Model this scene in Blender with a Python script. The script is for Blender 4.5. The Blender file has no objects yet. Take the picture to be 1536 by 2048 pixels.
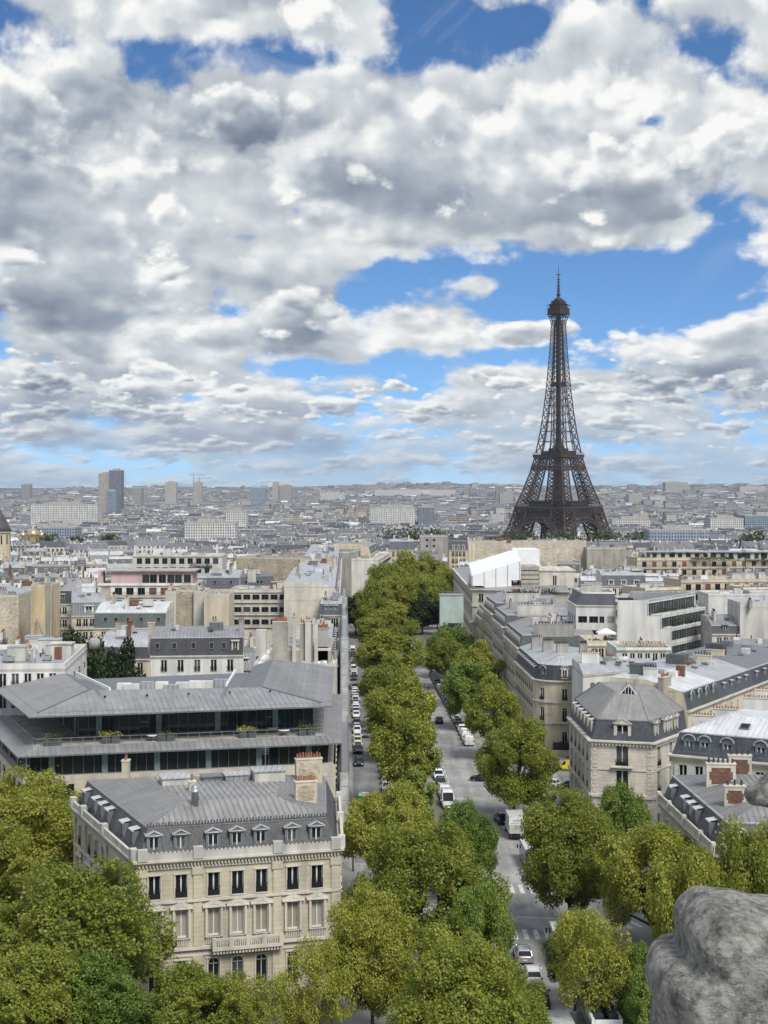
import bpy, math, random
import numpy as np
from mathutils import Vector, Matrix
random.seed(7)
R = math.radians
SC = bpy.context.scene
COL = SC.collection

# ------------------------------------------------------------------ camera
F, PX, PY, ZC = 2955.0, 768.0, 980.0, 51.5      # focal length and principal point in photo pixels, eye height
cam_d = bpy.data.cameras.new("camera")
cam = bpy.data.objects.new("camera", cam_d)
COL.objects.link(cam)
cam.location = (0, 0, ZC)
cam.rotation_euler = (R(90), 0, 0)
cam_d.sensor_fit = 'VERTICAL'
cam_d.sensor_height = 36.0
cam_d.lens = 36.0 * F / 2048.0
cam_d.shift_y = (PY - 1024.0) / 2048.0
cam_d.clip_start = 0.05
cam_d.clip_end = 40000
SC.camera = cam
SC.view_settings.view_transform = 'Standard'
SC.view_settings.look = 'None'
SC.view_settings.exposure = 0.0
SC.view_settings.gamma = 1.0
SC.cycles.max_bounces = 6
SC.cycles.diffuse_bounces = 2
SC.cycles.glossy_bounces = 2
SC.cycles.transmission_bounces = 3
SC.cycles.transparent_max_bounces = 6
SC.cycles.volume_bounces = 0
SC.cycles.use_denoising = True
SC.render.threads_mode = 'AUTO'

# ------------------------------------------------------------------ sun
SUN_EL, SUN_AZ = 50.0, 152.0      # degrees; azimuth measured from +Y (view axis) to +X: veiled sun behind the viewer's right shoulder
sun_d = bpy.data.lights.new("sun", 'SUN')
sun_d.energy = 3.7
sun_d.angle = R(20)
sun_d.color = (1.0, 0.95, 0.87)
sun = bpy.data.objects.new("sun", sun_d)
COL.objects.link(sun)
_d = Vector((math.sin(R(SUN_AZ)) * math.cos(R(SUN_EL)), math.cos(R(SUN_AZ)) * math.cos(R(SUN_EL)), math.sin(R(SUN_EL))))
sun.rotation_euler = (-_d).to_track_quat('-Z', 'Y').to_euler()

# ------------------------------------------------------------------ world: Nishita sky with broken cumulus
world = bpy.data.worlds.new("World")
SC.world = world
world.use_nodes = True
WT = world.node_tree
WT.nodes.clear()

class E:
 """A float socket with arithmetic: each operation adds a Math node."""
 tree = None

 def __init__(s, sock): s.s = sock

 @staticmethod
 def op(name, *a, clamp=False):
  n = E.tree.nodes.new('ShaderNodeMath')
  n.operation = name
  n.use_clamp = clamp
  for i, x in enumerate(a):
   if isinstance(x, E): E.tree.links.new(x.s, n.inputs[i])
   else: n.inputs[i].default_value = float(x)
  return E(n.outputs[0])

 def __add__(s, o): return E.op('ADD', s, o)
 __radd__ = __add__
 def __sub__(s, o): return E.op('SUBTRACT', s, o)
 def __rsub__(s, o): return E.op('SUBTRACT', o, s)
 def __mul__(s, o): return E.op('MULTIPLY', s, o)
 __rmul__ = __mul__
 def __truediv__(s, o): return E.op('DIVIDE', s, o)
 def __rtruediv__(s, o): return E.op('DIVIDE', o, s)
 def max(s, o): return E.op('MAXIMUM', s, o)
 def min(s, o): return E.op('MINIMUM', s, o)
 def exp(s): return E.op('EXPONENT', s)
 def ln(s): return E.op('LOGARITHM', s, math.e)

def smooth(x, a, b, lo=0.0, hi=1.0):
 n = E.tree.nodes.new('ShaderNodeMapRange')
 n.interpolation_type = 'SMOOTHSTEP'
 E.tree.links.new(x.s, n.inputs['Value'])
 for k, v in (('From Min', a), ('From Max', b), ('To Min', lo), ('To Max', hi)):
  n.inputs[k].default_value = v
 return E(n.outputs['Result'])

def vec(x, y, z=0.0):
 n = E.tree.nodes.new('ShaderNodeCombineXYZ')
 for i, c in enumerate((x, y, z)):
  if isinstance(c, E): E.tree.links.new(c.s, n.inputs[i])
  else: n.inputs[i].default_value = c
 return n.outputs[0]

def noise(v, scale, detail, rough=0.5, lac=2.0, dist=0.0):
 n = E.tree.nodes.new('ShaderNodeTexNoise')
 n.noise_dimensions = '2D'
 E.tree.links.new(v, n.inputs['Vector'])
 n.inputs['Scale'].default_value = scale
 n.inputs['Detail'].default_value = detail
 n.inputs['Roughness'].default_value = rough
 n.inputs['Lacunarity'].default_value = lac
 n.inputs['Distortion'].default_value = dist
 return n

def voro(v, scale, detail, rough=0.5):
 n = E.tree.nodes.new('ShaderNodeTexVoronoi')
 n.voronoi_dimensions = '2D'
 n.feature = 'SMOOTH_F1'
 n.normalize = True
 E.tree.links.new(v, n.inputs['Vector'])
 n.inputs['Scale'].default_value = scale
 n.inputs['Detail'].default_value = detail
 n.inputs['Roughness'].default_value = rough
 n.inputs['Smoothness'].default_value = 0.35
 return E(n.outputs['Distance'])

def mixc(f, a, b):
 n = E.tree.nodes.new('ShaderNodeMix')
 n.data_type = 'RGBA'
 for s, x in ((n.inputs[0], f), (n.inputs[6], a), (n.inputs[7], b)):
  if isinstance(x, E): E.tree.links.new(x.s, s)
  elif isinstance(x, tuple): s.default_value = x if len(x) == 4 else x + (1,)
  elif isinstance(x, (int, float)): s.default_value = x
  else: E.tree.links.new(x, s)
 return n.outputs[2]

def build_world():
 E.tree = WT
 nt = WT

 def vm(op, *a):
  n = nt.nodes.new('ShaderNodeVectorMath')
  n.operation = op
  for i, x in enumerate(a):
   if isinstance(x, tuple): n.inputs[i].default_value = x
   elif isinstance(x, float): n.inputs['Scale'].default_value = x
   else: nt.links.new(x, n.inputs[i])
  return n.outputs['Value' if op == 'DOT_PRODUCT' else 'Vector']

 tc = nt.nodes.new('ShaderNodeTexCoord')
 sep = nt.nodes.new('ShaderNodeSeparateXYZ')
 nt.links.new(tc.outputs['Generated'], sep.inputs[0])
 dx, dy, dz = (E(sep.outputs[i]) for i in range(3))
 U = E.op('ARCTAN2', dx, dy) * 2.955            # azimuth and elevation, in thousands of photo pixels
 V = (E.op('ARCSINE', dz) * 2.955).max(0.0)
 P = vec(U, V)

 # where the cloud banks, the blue gaps and the thick grey cores stand: (azimuth, elevation, half widths, weight)
 def field(blobs):
  tot = None
  for (x, y, rx, ry, w) in blobs:
   cx, cy, rx, ry = (x - PX) / 1000, (PY - y) / 1000, rx / 1000, ry / 1000
   d = vm('MULTIPLY_ADD', P, (1 / rx, 1 / ry, 0.0), (-cx / rx, -cy / ry, 0.0))
   e = E.op('POWER', 0.3679, E(vm('DOT_PRODUCT', d, d)))
   tot = e * w if tot is None else E.op('MULTIPLY_ADD', e, w, tot)
  return tot

 lay = field([
  # gaps
  (380, 125, 210, 40, -1.15), (660, 152, 200, 34, -1.15), (920, 115, 160, 46, -1.05), (1060, 60, 110, 56, -1.0), (1230, 40, 60, 30, -.5),
  (1300, 30, 50, 50, -.6), (270, 180, 80, 20, -.5), (1380, 140, 90, 24, -.5),
  (1150, 570, 290, 62, -1.5), (1390, 545, 130, 42, -1.1), (800, 545, 120, 30, -.9), (690, 575, 50, 22, -.5),
  (820, 732, 260, 40, -1.0), (1000, 615, 60, 18, -.5), (890, 790, 120, 22, -.5), (590, 737, 110, 22, -.5),
  (610, 425, 80, 16, -.75), (440, 478, 90, 14, -.6), (1270, 270, 90, 24, -.75),
  (850, 860, 260, 18, -.3), (1350, 890, 260, 20, -.35),
  # banks
  (250, 30, 330, 56, .45), (620, 40, 200, 30, .25), (500, 290, 560, 100, .8), (1180, 190, 150, 90, .75),
  (1450, 60, 110, 60, .5), (1250, 290, 360, 110, .5), (200, 450, 360, 110, .6), (1100, 430, 420, 70, .75),
  (150, 600, 340, 80, .6), (600, 620, 90, 76, 1.0), (490, 675, 120, 36, .8), (840, 645, 110, 40, 1.1), (955, 572, 40, 20, 1.3),
  (1040, 672, 76, 30, 1.2), (1000, 752, 76, 26, 1.1), (1380, 690, 200, 70, .8), (1280, 800, 200, 50, .5), (160, 760, 300, 70, .5),
  (640, 830, 330, 50, .25),
 ])
 dark = field([
  (470, 290, 230, 70, .48), (700, 370, 110, 50, .38), (230, 220, 140, 50, .3), (60, 370, 90, 50, .3), (60, 20, 150, 30, .22),
  (60, 640, 190, 46, .62), (620, 640, 70, 60, .48), (120, 790, 110, 60, .45), (880, 400, 110, 34, .3), (1290, 410, 230, 60, .36),
  (590, 700, 110, 24, .4), (1450, 780, 170, 60, .42), (640, 885, 90, 40, .4), (250, 860, 160, 40, .25), (30, 490, 60, 60, .3),
  (1260, 755, 140, 24, .3), (450, 560, 90, 24, .2),
 ])

 q = vec(U * 1.0, (V + 0.30).ln() * 0.80, 0.0)      # cloud heaps flatten into level layers towards the horizon
 wn = noise(q, 2.0, 2.0, 0.5)
 warp = vm('MULTIPLY', vm('MULTIPLY_ADD', wn.outputs['Color'], (0.035, 0.035, 0.0), q), (1.15, 1.75, 1.0))

 def dens(p, sc, d_n, d_v, kn, kv):
  n1 = E(noise(p, 2.3 * sc, d_n, 0.53).outputs['Fac'])
  v1 = voro(p, 5.2 * sc, d_v, 0.52)
  return (n1 - 0.5) * kn + (0.45 - v1) * kv

 ramp_stops = ((0.0, (0.185, 0.225, 0.305, 1)), (0.35, (0.36, 0.40, 0.47, 1)), (0.68, (0.63, 0.67, 0.70, 1)), (1.0, (0.97, 0.97, 0.95, 1)))

 def ramp(light):
  r = nt.nodes.new('ShaderNodeValToRGB')
  nt.links.new(light.s, r.inputs[0])
  el = r.color_ramp.elements
  el[0].position, el[0].color = ramp_stops[0]
  el[1].position, el[1].color = ramp_stops[3]
  for p, c in ramp_stops[1:3]:
   el.new(p).color = c
  return r.outputs[0]

 low = smooth(V, 0.0, 0.32, 0.34, 0.0)
 body = lay + low
 lowdim = smooth(V, 0.0, 0.30, 0.74, 1.0)
 layers = []
 # (offset of the pattern, its scale, weight of the layout, threshold, edge width, kn, kv, brightness, self shade, relief)
 for off, sc, wl, c0, c1, edge, kn, kv, bl, oc, rel in (
   ((0.0, 0.0, 0.0), 1.0, 0.80, 0.20, 0.0, 0.60, 4.8, 2.0, 0.85, 0.16, 0.30),
   ((3.7, 1.9, 0.0), 1.1, 0.66, -0.38, 0.0, 0.42, 3.6, 1.4, 0.97, 0.42, 0.32),
   ((9.1, 5.3, 0.0), 1.35, 0.60, -0.80, 0.0, 0.32, 3.6, 1.6, 1.00, 0.50, 0.36),
   ((5.2, 8.8, 0.0), 3.0, 0.40, -0.45, -1.9, 0.30, 3.2, 1.9, 0.98, 0.46, 0.40)):
  p = vm('ADD', warp, off)
  b0 = dens(p, sc, 9.0, 4.0, kn, kv)
  b1 = dens(vm('ADD', p, (-0.022 / sc, 0.055 / sc, 0.0)), sc, 4.0, 1.5, kn, kv)
  L0 = body * wl + (smooth(V, 0.20, 0.42, c0, c0 + c1) if c1 else c0)
  d0 = L0 + b0
  al = smooth(d0, 0.0, edge)
  relief = ((b0 - b1) * rel).max(-0.30).min(0.45)
  occ = smooth(L0 + b1, 0.0, 0.75, 0.0, oc)
  light = ((bl - dark * 0.75 - occ + relief) * lowdim).max(0.0).min(1.0)
  layers.append((al, ramp(light)))
 # thin streaks of high cloud across the gaps
 sv = vec(U * 2.2 + V * 1.1, V * 4.0 - U * 1.2, 0.0)
 sn = E(noise(sv, 1.7, 7.0, 0.62, 2.0, 0.6).outputs['Fac'])
 wisp = smooth(sn, 0.50, 0.85, 0.0, 0.32) * smooth(V, 0.30, 0.70)
 # blue of the clear sky
 sky = nt.nodes.new('ShaderNodeTexSky')
 sky.sky_type = 'NISHITA'
 sky.sun_disc = False
 sky.sun_elevation = R(SUN_EL)
 sky.sun_rotation = R(SUN_AZ)
 sky.altitude = 100
 sky.air_density = 1.0
 sky.dust_density = 0.3
 sky.ozone_density = 4.0
 lift = vec(dx, dy, dz.max(0.0) * 1.6 + 0.09)
 nt.links.new(lift, sky.inputs['Vector'])
 hsv = nt.nodes.new('ShaderNodeHueSaturation')
 nt.links.new(sky.outputs[0], hsv.inputs['Color'])
 hsv.inputs['Saturation'].default_value = 1.16
 hsv.inputs['Value'].default_value = 1.6
 STR = 0.1
 col = hsv.outputs[0]
 fade = smooth(V, 0.0, 0.22, 0.55, 1.0)
 col = mixc(wisp, col, (0.86 / STR, 0.88 / STR, 0.90 / STR))
 for al, c in layers:
  col = mixc(al * fade, col, vm('SCALE', c, 1.0 / STR))
 bg = nt.nodes.new('ShaderNodeBackground')
 bg.inputs['Strength'].default_value = STR
 nt.links.new(col, bg.inputs['Color'])
 out = nt.nodes.new('ShaderNodeOutputWorld')
 nt.links.new(bg.outputs[0], out.inputs['Surface'])
 world.cycles.sampling_method = 'MANUAL'
 world.cycles.sample_map_resolution = 512

build_world()

# ------------------------------------------------------------------ terrain height, pixel rays, mesh builder
ZBRK = [(-400, 0), (300, 0), (450, -2), (600, -4), (900, -7), (1150, -17), (1400, -27), (4500, -27), (6000, -12), (7500, 12), (9000, 40), (10500, 62), (13000, 66)]

def zg(y):
 for (a, za), (b, zb) in zip(ZBRK, ZBRK[1:]):
  if y <= b:
   return za + (zb - za) * max(0.0, (y - a)) / (b - a)
 return ZBRK[-1][1]

def W(px, py, z):
 """World point of a photo pixel whose height above the near ground is known."""
 d = (ZC - z) * F / (py - PY)
 return Vector(((px - PX) * d / F, d, z))

def WD(px, py, d):
 return Vector(((px - PX) * d / F, d, ZC - (py - PY) * d / F))

def GP(px, py):
 """Ground point seen at a photo pixel."""
 d = 200.0
 for _ in range(40):
  d = d * 0.5 + 0.5 * (ZC - zg(d)) * F / (py - PY)
 return Vector(((px - PX) * d / F, d, zg(d)))

def AV(x0, y):
 """Point of the avenue: x0 is the offset across it, y the distance ahead."""
 bend = 0.0 if y < 640 else (y - 640) ** 2 * 0.00035
 return Vector((x0 - 0.0265 * y + bend, y, zg(y)))

def zface(a, b, c):
 return (b - a).cross(c - a)

class MB:
 def __init__(s): s.v, s.f, s.m, s.sm = [], [], [], []

 def poly(s, pts, m=0, smooth_=False):
  i = len(s.v)
  s.v.extend([tuple(p) for p in pts])
  s.f.append(tuple(range(i, i + len(pts))))
  s.m.append(m)
  s.sm.append(smooth_)

 def box(s, x0, x1, y0, y1, z0, z1, m=0, skip=''):
  a = [(x0, y0, z0), (x1, y0, z0), (x1, y1, z0), (x0, y1, z0), (x0, y0, z1), (x1, y0, z1), (x1, y1, z1), (x0, y1, z1)]
  i = len(s.v)
  s.v.extend(a)
  for k, q in (('b', (3, 2, 1, 0)), ('t', (4, 5, 6, 7)), ('f', (0, 1, 5, 4)), ('r', (1, 2, 6, 5)), ('k', (2, 3, 7, 6)), ('l', (3, 0, 4, 7))):
   if k in skip: continue
   s.f.append(tuple(i + j for j in q))
   s.m.append(m)
   s.sm.append(False)

 def obox(s, c, ax, ay, hx, hy, z0, z1, m=0):
  """Upright box: centre c, horizontal unit axes ax, ay, half sizes hx, hy."""
  c = Vector((c[0], c[1], 0))
  ax = Vector((ax[0], ax[1], 0))
  ay = Vector((ay[0], ay[1], 0))
  q = [c - ax * hx - ay * hy, c + ax * hx - ay * hy, c + ax * hx + ay * hy, c - ax * hx + ay * hy]
  s.prism(q, z0, z1, m)

 def prism(s, q, z0, z1, m=0, cap=True, mt=None):
  n = len(q)
  i = len(s.v)
  s.v.extend([(p[0], p[1], z0) for p in q] + [(p[0], p[1], z1) for p in q])
  for k in range(n):
   j = (k + 1) % n
   s.f.append((i + k, i + j, i + n + j, i + n + k))
   s.m.append(m)
   s.sm.append(False)
  if cap:
   s.f.append(tuple(i + n + k for k in range(n)))
   s.m.append(m if mt is None else mt)
   s.sm.append(False)
   s.f.append(tuple(i + n - 1 - k for k in range(n)))
   s.m.append(m)
   s.sm.append(False)

 def bar(s, a, b, t, m=0, t2=None):
  """Square bar from a to b."""
  a, b = Vector(a), Vector(b)
  d = b - a
  if d.length < 1e-6: return
  d.normalize()
  r = Vector((0, 0, 1)) if abs(d.z) < 0.9 else Vector((1, 0, 0))
  u = d.cross(r).normalized() * t / 2
  w = d.cross(u).normalized() * (t2 or t) / 2
  i = len(s.v)
  s.v.extend([tuple(p) for p in (a - u - w, a + u - w, a + u + w, a - u + w, b - u - w, b + u - w, b + u + w, b - u + w)])
  for q in ((3, 2, 1, 0), (4, 5, 6, 7), (0, 1, 5, 4), (1, 2, 6, 5), (2, 3, 7, 6), (3, 0, 4, 7)):
   s.f.append(tuple(i + j for j in q))
   s.m.append(m)
   s.sm.append(False)

 def rings(s, rs, m=0, close=True, caps=True, smooth_=True):
  """Loft closed rings of equal length."""
  n = len(rs[0])
  i = len(s.v)
  for r in rs: s.v.extend([tuple(p) for p in r])
  for k in range(len(rs) - 1):
   for j in range(n):
    j2 = (j + 1) % n
    s.f.append((i + k * n + j, i + k * n + j2, i + (k + 1) * n + j2, i + (k + 1) * n + j))
    s.m.append(m)
    s.sm.append(smooth_)
  if caps:
   s.f.append(tuple(i + n - 1 - j for j in range(n)))
   s.f.append(tuple(i + (len(rs) - 1) * n + j for j in range(n)))
   s.m.extend([m, m])
   s.sm.extend([False, False])

 def lathe(s, c, prof, n=12, m=0, smooth_=True):
  rs = [[(c[0] + r * math.cos(2 * math.pi * k / n), c[1] + r * math.sin(2 * math.pi * k / n), c[2] + z) for k in range(n)] for r, z in prof]
  s.rings(rs, m, smooth_=smooth_)

 def tube(s, pts, rad, n=6, m=0):
  rs = []
  pts = [Vector(p) for p in pts]
  for k, p in enumerate(pts):
   d = (pts[min(k + 1, len(pts) - 1)] - pts[max(k - 1, 0)]).normalized()
   u = d.cross(Vector((0, 0, 1)) if abs(d.z) < 0.9 else Vector((1, 0, 0))).normalized()
   w = d.cross(u)
   r = rad[k] if isinstance(rad, (list, tuple)) else rad
   rs.append([p + (u * math.cos(2 * math.pi * j / n) + w * math.sin(2 * math.pi * j / n)) * r for j in range(n)])
  s.rings(rs, m)

 def mesh(s, name, mats, base=(0, 0, 0)):
  me = bpy.data.meshes.new(name)
  b = Vector(base)
  va = np.array(s.v, dtype=np.float64).reshape(-1, 3) - np.array(b)
  me.from_pydata(va.tolist(), [], s.f)
  for m in mats: me.materials.append(m)
  if len(mats) > 1: me.polygons.foreach_set('material_index', np.array(s.m, dtype=np.int32))
  me.polygons.foreach_set('use_smooth', np.array(s.sm, dtype=bool))
  me.update()
  # metric UVs: u runs level along each face, v up it
  npoly = len(me.polygons)
  nor = np.empty(npoly * 3)
  me.polygons.foreach_get('normal', nor)
  nor = nor.reshape(-1, 3)
  tot = np.empty(npoly, dtype=np.int32)
  me.polygons.foreach_get('loop_total', tot)
  vi = np.empty(len(me.loops), dtype=np.int32)
  me.loops.foreach_get('vertex_index', vi)
  pn = np.repeat(nor, tot, axis=0)
  co = va[vi]
  hx = np.hypot(pn[:, 0], pn[:, 1])
  flat = hx < 0.02
  hx = np.where(flat, 1, hx)
  u = np.stack([-pn[:, 1] / hx, pn[:, 0] / hx, 0 * hx], 1)
  u[flat] = (1, 0, 0)
  v = np.cross(pn, u)
  uv = np.stack([(co * u).sum(1), (co * v).sum(1)], 1).astype(np.float32)
  lay = me.uv_layers.new(name='UVMap')
  lay.data.foreach_set('uv', uv.ravel())
  return me

 def build(s, name, mats, parent=None, base=(0, 0, 0), loc=None, rotz=0.0):
  if not isinstance(mats, (list, tuple)): mats = [mats]
  return put(name, s.mesh(name, mats, base), parent, loc if loc is not None else (base if parent is None else (0, 0, 0)), rotz)

def put(name, data, parent=None, loc=(0, 0, 0), rotz=0.0):
 o = bpy.data.objects.new(name, data)
 COL.objects.link(o)
 o.location = loc
 if rotz: o.rotation_euler = (0, 0, rotz)
 if parent is not None: o.parent = parent
 return o

def tag(o, label=None, cat=None, group=None, kind=None):
 if label: o['label'] = label
 if cat: o['category'] = cat
 if group: o['group'] = group
 if kind: o['kind'] = kind
 return o

def thing(name, label, cat, loc=(0, 0, 0), rotz=0.0, group=None):
 return tag(put(name, None, None, loc, rotz), label, cat, group)

def copy_tree(o, loc, rotz, label=None, group=None):
 c = o.copy()
 COL.objects.link(c)
 c.location = loc
 c.rotation_euler = (0, 0, rotz)
 if label: c['label'] = label
 if group: c['group'] = group
 for ch in CHILD.get(o.name, ()):
  d = ch.copy()
  COL.objects.link(d)
  d.parent = c
  for g in CHILD.get(ch.name, ()):
   e = g.copy()
   COL.objects.link(e)
   e.parent = d
 return c

CHILD = {}

def note_children(o):
 def rec(x):
  CHILD[x.name] = list(x.children)
  for ch in x.children: rec(ch)
 rec(o)
 return o

# ------------------------------------------------------------------ materials
MATS = {}

def material(key, fn):
 if key not in MATS:
  m = bpy.data.materials.new(key)
  m.use_nodes = True
  nt = m.node_tree
  b = nt.nodes['Principled BSDF']
  E.tree = nt
  fn(nt, b)
  MATS[key] = m
 return MATS[key]

def node(nt, t, **kw):
 n = nt.nodes.new(t)
 for k, v in kw.items(): setattr(n, k, v)
 return n

def nz(nt, coord, scale, detail=4.0, rough=0.55):
 n = node(nt, 'ShaderNodeTexNoise')
 if coord is not None: nt.links.new(coord, n.inputs['Vector'])
 n.inputs['Scale'].default_value = scale
 n.inputs['Detail'].default_value = detail
 n.inputs['Roughness'].default_value = rough
 return E(n.outputs['Fac'])

def scaled(nt, coord, s):
 n = node(nt, 'ShaderNodeVectorMath', operation='MULTIPLY')
 nt.links.new(coord, n.inputs[0])
 n.inputs[1].default_value = s
 return n.outputs[0]

def objvar(nt, amount):
 """Brightness that differs from one object to the next."""
 oi = node(nt, 'ShaderNodeObjectInfo')
 return E(oi.outputs['Random']) * (2 * amount) + (1 - amount)

def bright(nt, col, f):
 n = node(nt, 'ShaderNodeVectorMath', operation='SCALE')
 if isinstance(col, tuple): n.inputs[0].default_value = col[:3]
 else: nt.links.new(col, n.inputs[0])
 if isinstance(f, E): nt.links.new(f.s, n.inputs['Scale'])
 else: n.inputs['Scale'].default_value = f
 return n.outputs[0]

def bump(nt, b, h, dist=0.02, strength=1.0):
 n = node(nt, 'ShaderNodeBump')
 n.inputs['Distance'].default_value = dist
 n.inputs['Strength'].default_value = strength
 nt.links.new(h.s, n.inputs['Height'])
 nt.links.new(n.outputs[0], b.inputs['Normal'])

def plain(key, col, rough=0.6, metal=0.0, var=0.0, dirt=0.25, scale=1.5, spec=0.5):
 def fn(nt, b):
  geo = node(nt, 'ShaderNodeTexCoord').outputs['Object']
  k = nz(nt, geo, scale, 5.0, 0.6)
  f = smooth(k, 0.3, 0.72, 1.0 - dirt, 1.0 + dirt * 0.4)
  if var: f = f * objvar(nt, var)
  nt.links.new(bright(nt, col, f), b.inputs['Base Color'])
  b.inputs['Roughness'].default_value = rough
  b.inputs['Metallic'].default_value = metal
  b.inputs['Specular IOR Level'].default_value = spec
 return material(key, fn)

def uvsep(nt):
 tc = node(nt, 'ShaderNodeTexCoord')
 sp = node(nt, 'ShaderNodeSeparateXYZ')
 nt.links.new(tc.outputs['UV'], sp.inputs[0])
 return tc, E(sp.outputs[0]), E(sp.outputs[1])

def line(x, period, half):
 """1 on a thin line once per period, else 0."""
 f = E.op('FRACT', x / period)
 d = E.op('ABSOLUTE', f - 0.5) * (2.0)
 return smooth(d, 1.0 - 2 * half / period * 1.6, 1.0 - half / period * 0.6)

def stone(key, col, course=0.48, stain=0.3, var=0.06, joint=0.13):
 """Dressed limestone: courses, streaks of soot running down, patchy tone."""
 def fn(nt, b):
  tc, u, v = uvsep(nt)
  uv = tc.outputs['UV']
  big = nz(nt, scaled(nt, uv, (0.12, 0.10, 1)), 1.0, 5.0, 0.6)
  streak = nz(nt, scaled(nt, uv, (0.55, 0.09, 1)), 1.0, 6.0, 0.6)
  fine = nz(nt, uv, 9.0, 3.0)
  row = E.op('FLOOR', v / course)
  cell = E.op('FLOOR', u / 1.1 + row * 0.5)
  wn = node(nt, 'ShaderNodeTexWhiteNoise', noise_dimensions='2D')
  nt.links.new(vec(row, cell), wn.inputs['Vector'])
  blk = E(wn.outputs['Value'])
  f = smooth(big, 0.3, 0.7, 1 - stain * 0.55, 1.06) * smooth(streak, 0.38, 0.75, 1.03, 1 - stain * 0.5) * (fine * 0.14 + 0.93) * (blk * 0.12 + 0.94)
  if course: f = f * (1.0 - line(v, course, 0.02) * joint)
  f = f * objvar(nt, var)
  warm = mixc(smooth(streak, 0.4, 0.75), col, tuple(c * k for c, k in zip(col, (0.80, 0.84, 0.92))))
  nt.links.new(bright(nt, warm, f), b.inputs['Base Color'])
  b.inputs['Roughness'].default_value = 0.85
  b.inputs['Specular IOR Level'].default_value = 0.3
  if course: bump(nt, b, 1.0 - line(v, course, 0.02), 0.012)
 return material(key, fn)

def zinc(key, col, seam=0.62, rough=0.46, var=0.08, metal=0.2, depth=0.5):
 """Standing-seam zinc: sheets of slightly different grey, dark seams, rain marks."""
 def fn(nt, b):
  tc, u, v = uvsep(nt)
  uv = tc.outputs['UV']
  cell = E.op('FLOOR', u / seam)
  row = E.op('FLOOR', v / 2.1 + cell * 0.37)
  wn = node(nt, 'ShaderNodeTexWhiteNoise', noise_dimensions='2D')
  nt.links.new(vec(cell, row), wn.inputs['Vector'])
  big = nz(nt, scaled(nt, uv, (0.25, 0.25, 1)), 1.0, 5.0, 0.65)
  streak = nz(nt, scaled(nt, uv, (2.5, 0.18, 1)), 1.0, 4.0, 0.6)
  f = (E(wn.outputs['Value']) * 0.16 + 0.92) * smooth(big, 0.3, 0.7, 0.84, 1.1) * smooth(streak, 0.3, 0.75, 1.06, 0.86)
  ln = line(u, seam, 0.028)
  f = f * (1.0 - ln * depth) * objvar(nt, var)
  nt.links.new(bright(nt, col, f), b.inputs['Base Color'])
  nt.links.new(smooth(big, 0.3, 0.7, rough - 0.08, rough + 0.14).s, b.inputs['Roughness'])
  b.inputs['Metallic'].default_value = metal
  bump(nt, b, ln, 0.03)
 return material(key, fn)

def slate(key, col, var=0.12):
 def fn(nt, b):
  tc, u, v = uvsep(nt)
  uv = tc.outputs['UV']
  row = E.op('FLOOR', v / 0.16)
  cell = E.op('FLOOR', u / 0.22 + row * 0.5)
  wn = node(nt, 'ShaderNodeTexWhiteNoise', noise_dimensions='2D')
  nt.links.new(vec(row, cell), wn.inputs['Vector'])
  big = nz(nt, scaled(nt, uv, (0.35, 0.16, 1)), 1.0, 5.0, 0.65)
  f = (E(wn.outputs['Value']) * 0.5 + 0.75) * smooth(big, 0.3, 0.72, 0.75, 1.25) * objvar(nt, var)
  nt.links.new(bright(nt, col, f), b.inputs['Base Color'])
  b.inputs['Roughness'].default_value = 0.55
  b.inputs['Specular IOR Level'].default_value = 0.4
  bump(nt, b, line(v, 0.16, 0.012), 0.01)
 return material(key, fn)

def rubble(key, col):
 """Bare party wall of rubble stone and old render."""
 def fn(nt, b):
  tc, u, v = uvsep(nt)
  uv = tc.outputs['UV']
  vo = node(nt, 'ShaderNodeTexVoronoi', feature='F1')
  nt.links.new(scaled(nt, uv, (2.2, 3.4, 1)), vo.inputs['Vector'])
  vo.inputs['Scale'].default_value = 1.0
  sp = node(nt, 'ShaderNodeSeparateColor')
  nt.links.new(vo.outputs['Color'], sp.inputs[0])
  big = nz(nt, scaled(nt, uv, (0.10, 0.16, 1)), 1.0, 5.0, 0.65)
  streak = nz(nt, scaled(nt, uv, (0.35, 0.12, 1)), 1.0, 6.0, 0.6)
  f = (E(sp.outputs[0]) * 0.45 + 0.78) * smooth(streak, 0.3, 0.75, 1.06, 0.78) * objvar(nt, 0.08)
  c = mixc(smooth(big, 0.38, 0.6), col, tuple(min(1.0, k * 1.22) for k in col))
  nt.links.new(bright(nt, c, f), b.inputs['Base Color'])
  b.inputs['Roughness'].default_value = 0.95
  bump(nt, b, E(vo.outputs['Distance']), 0.04)
 return material(key, fn)

def glassy(key, dark=(0.012, 0.015, 0.018), light=(0.10, 0.11, 0.11), rough=0.08, share=0.8, spec=0.3):
 """Panes that mirror the sky; some have a pale curtain behind."""
 def fn(nt, b):
  oi = node(nt, 'ShaderNodeObjectInfo')
  geo = node(nt, 'ShaderNodeTexCoord').outputs['Object']
  k = nz(nt, geo, 0.9, 2.0)
  r = E(oi.outputs['Random'])
  m = smooth(r, share, share + 0.1) * 0.8 + smooth(k, 0.5, 0.75) * 0.15
  nt.links.new(mixc(m, dark, light), b.inputs['Base Color'])
  b.inputs['Roughness'].default_value = rough
  b.inputs['Specular IOR Level'].default_value = spec
 return material(key, fn)

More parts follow.
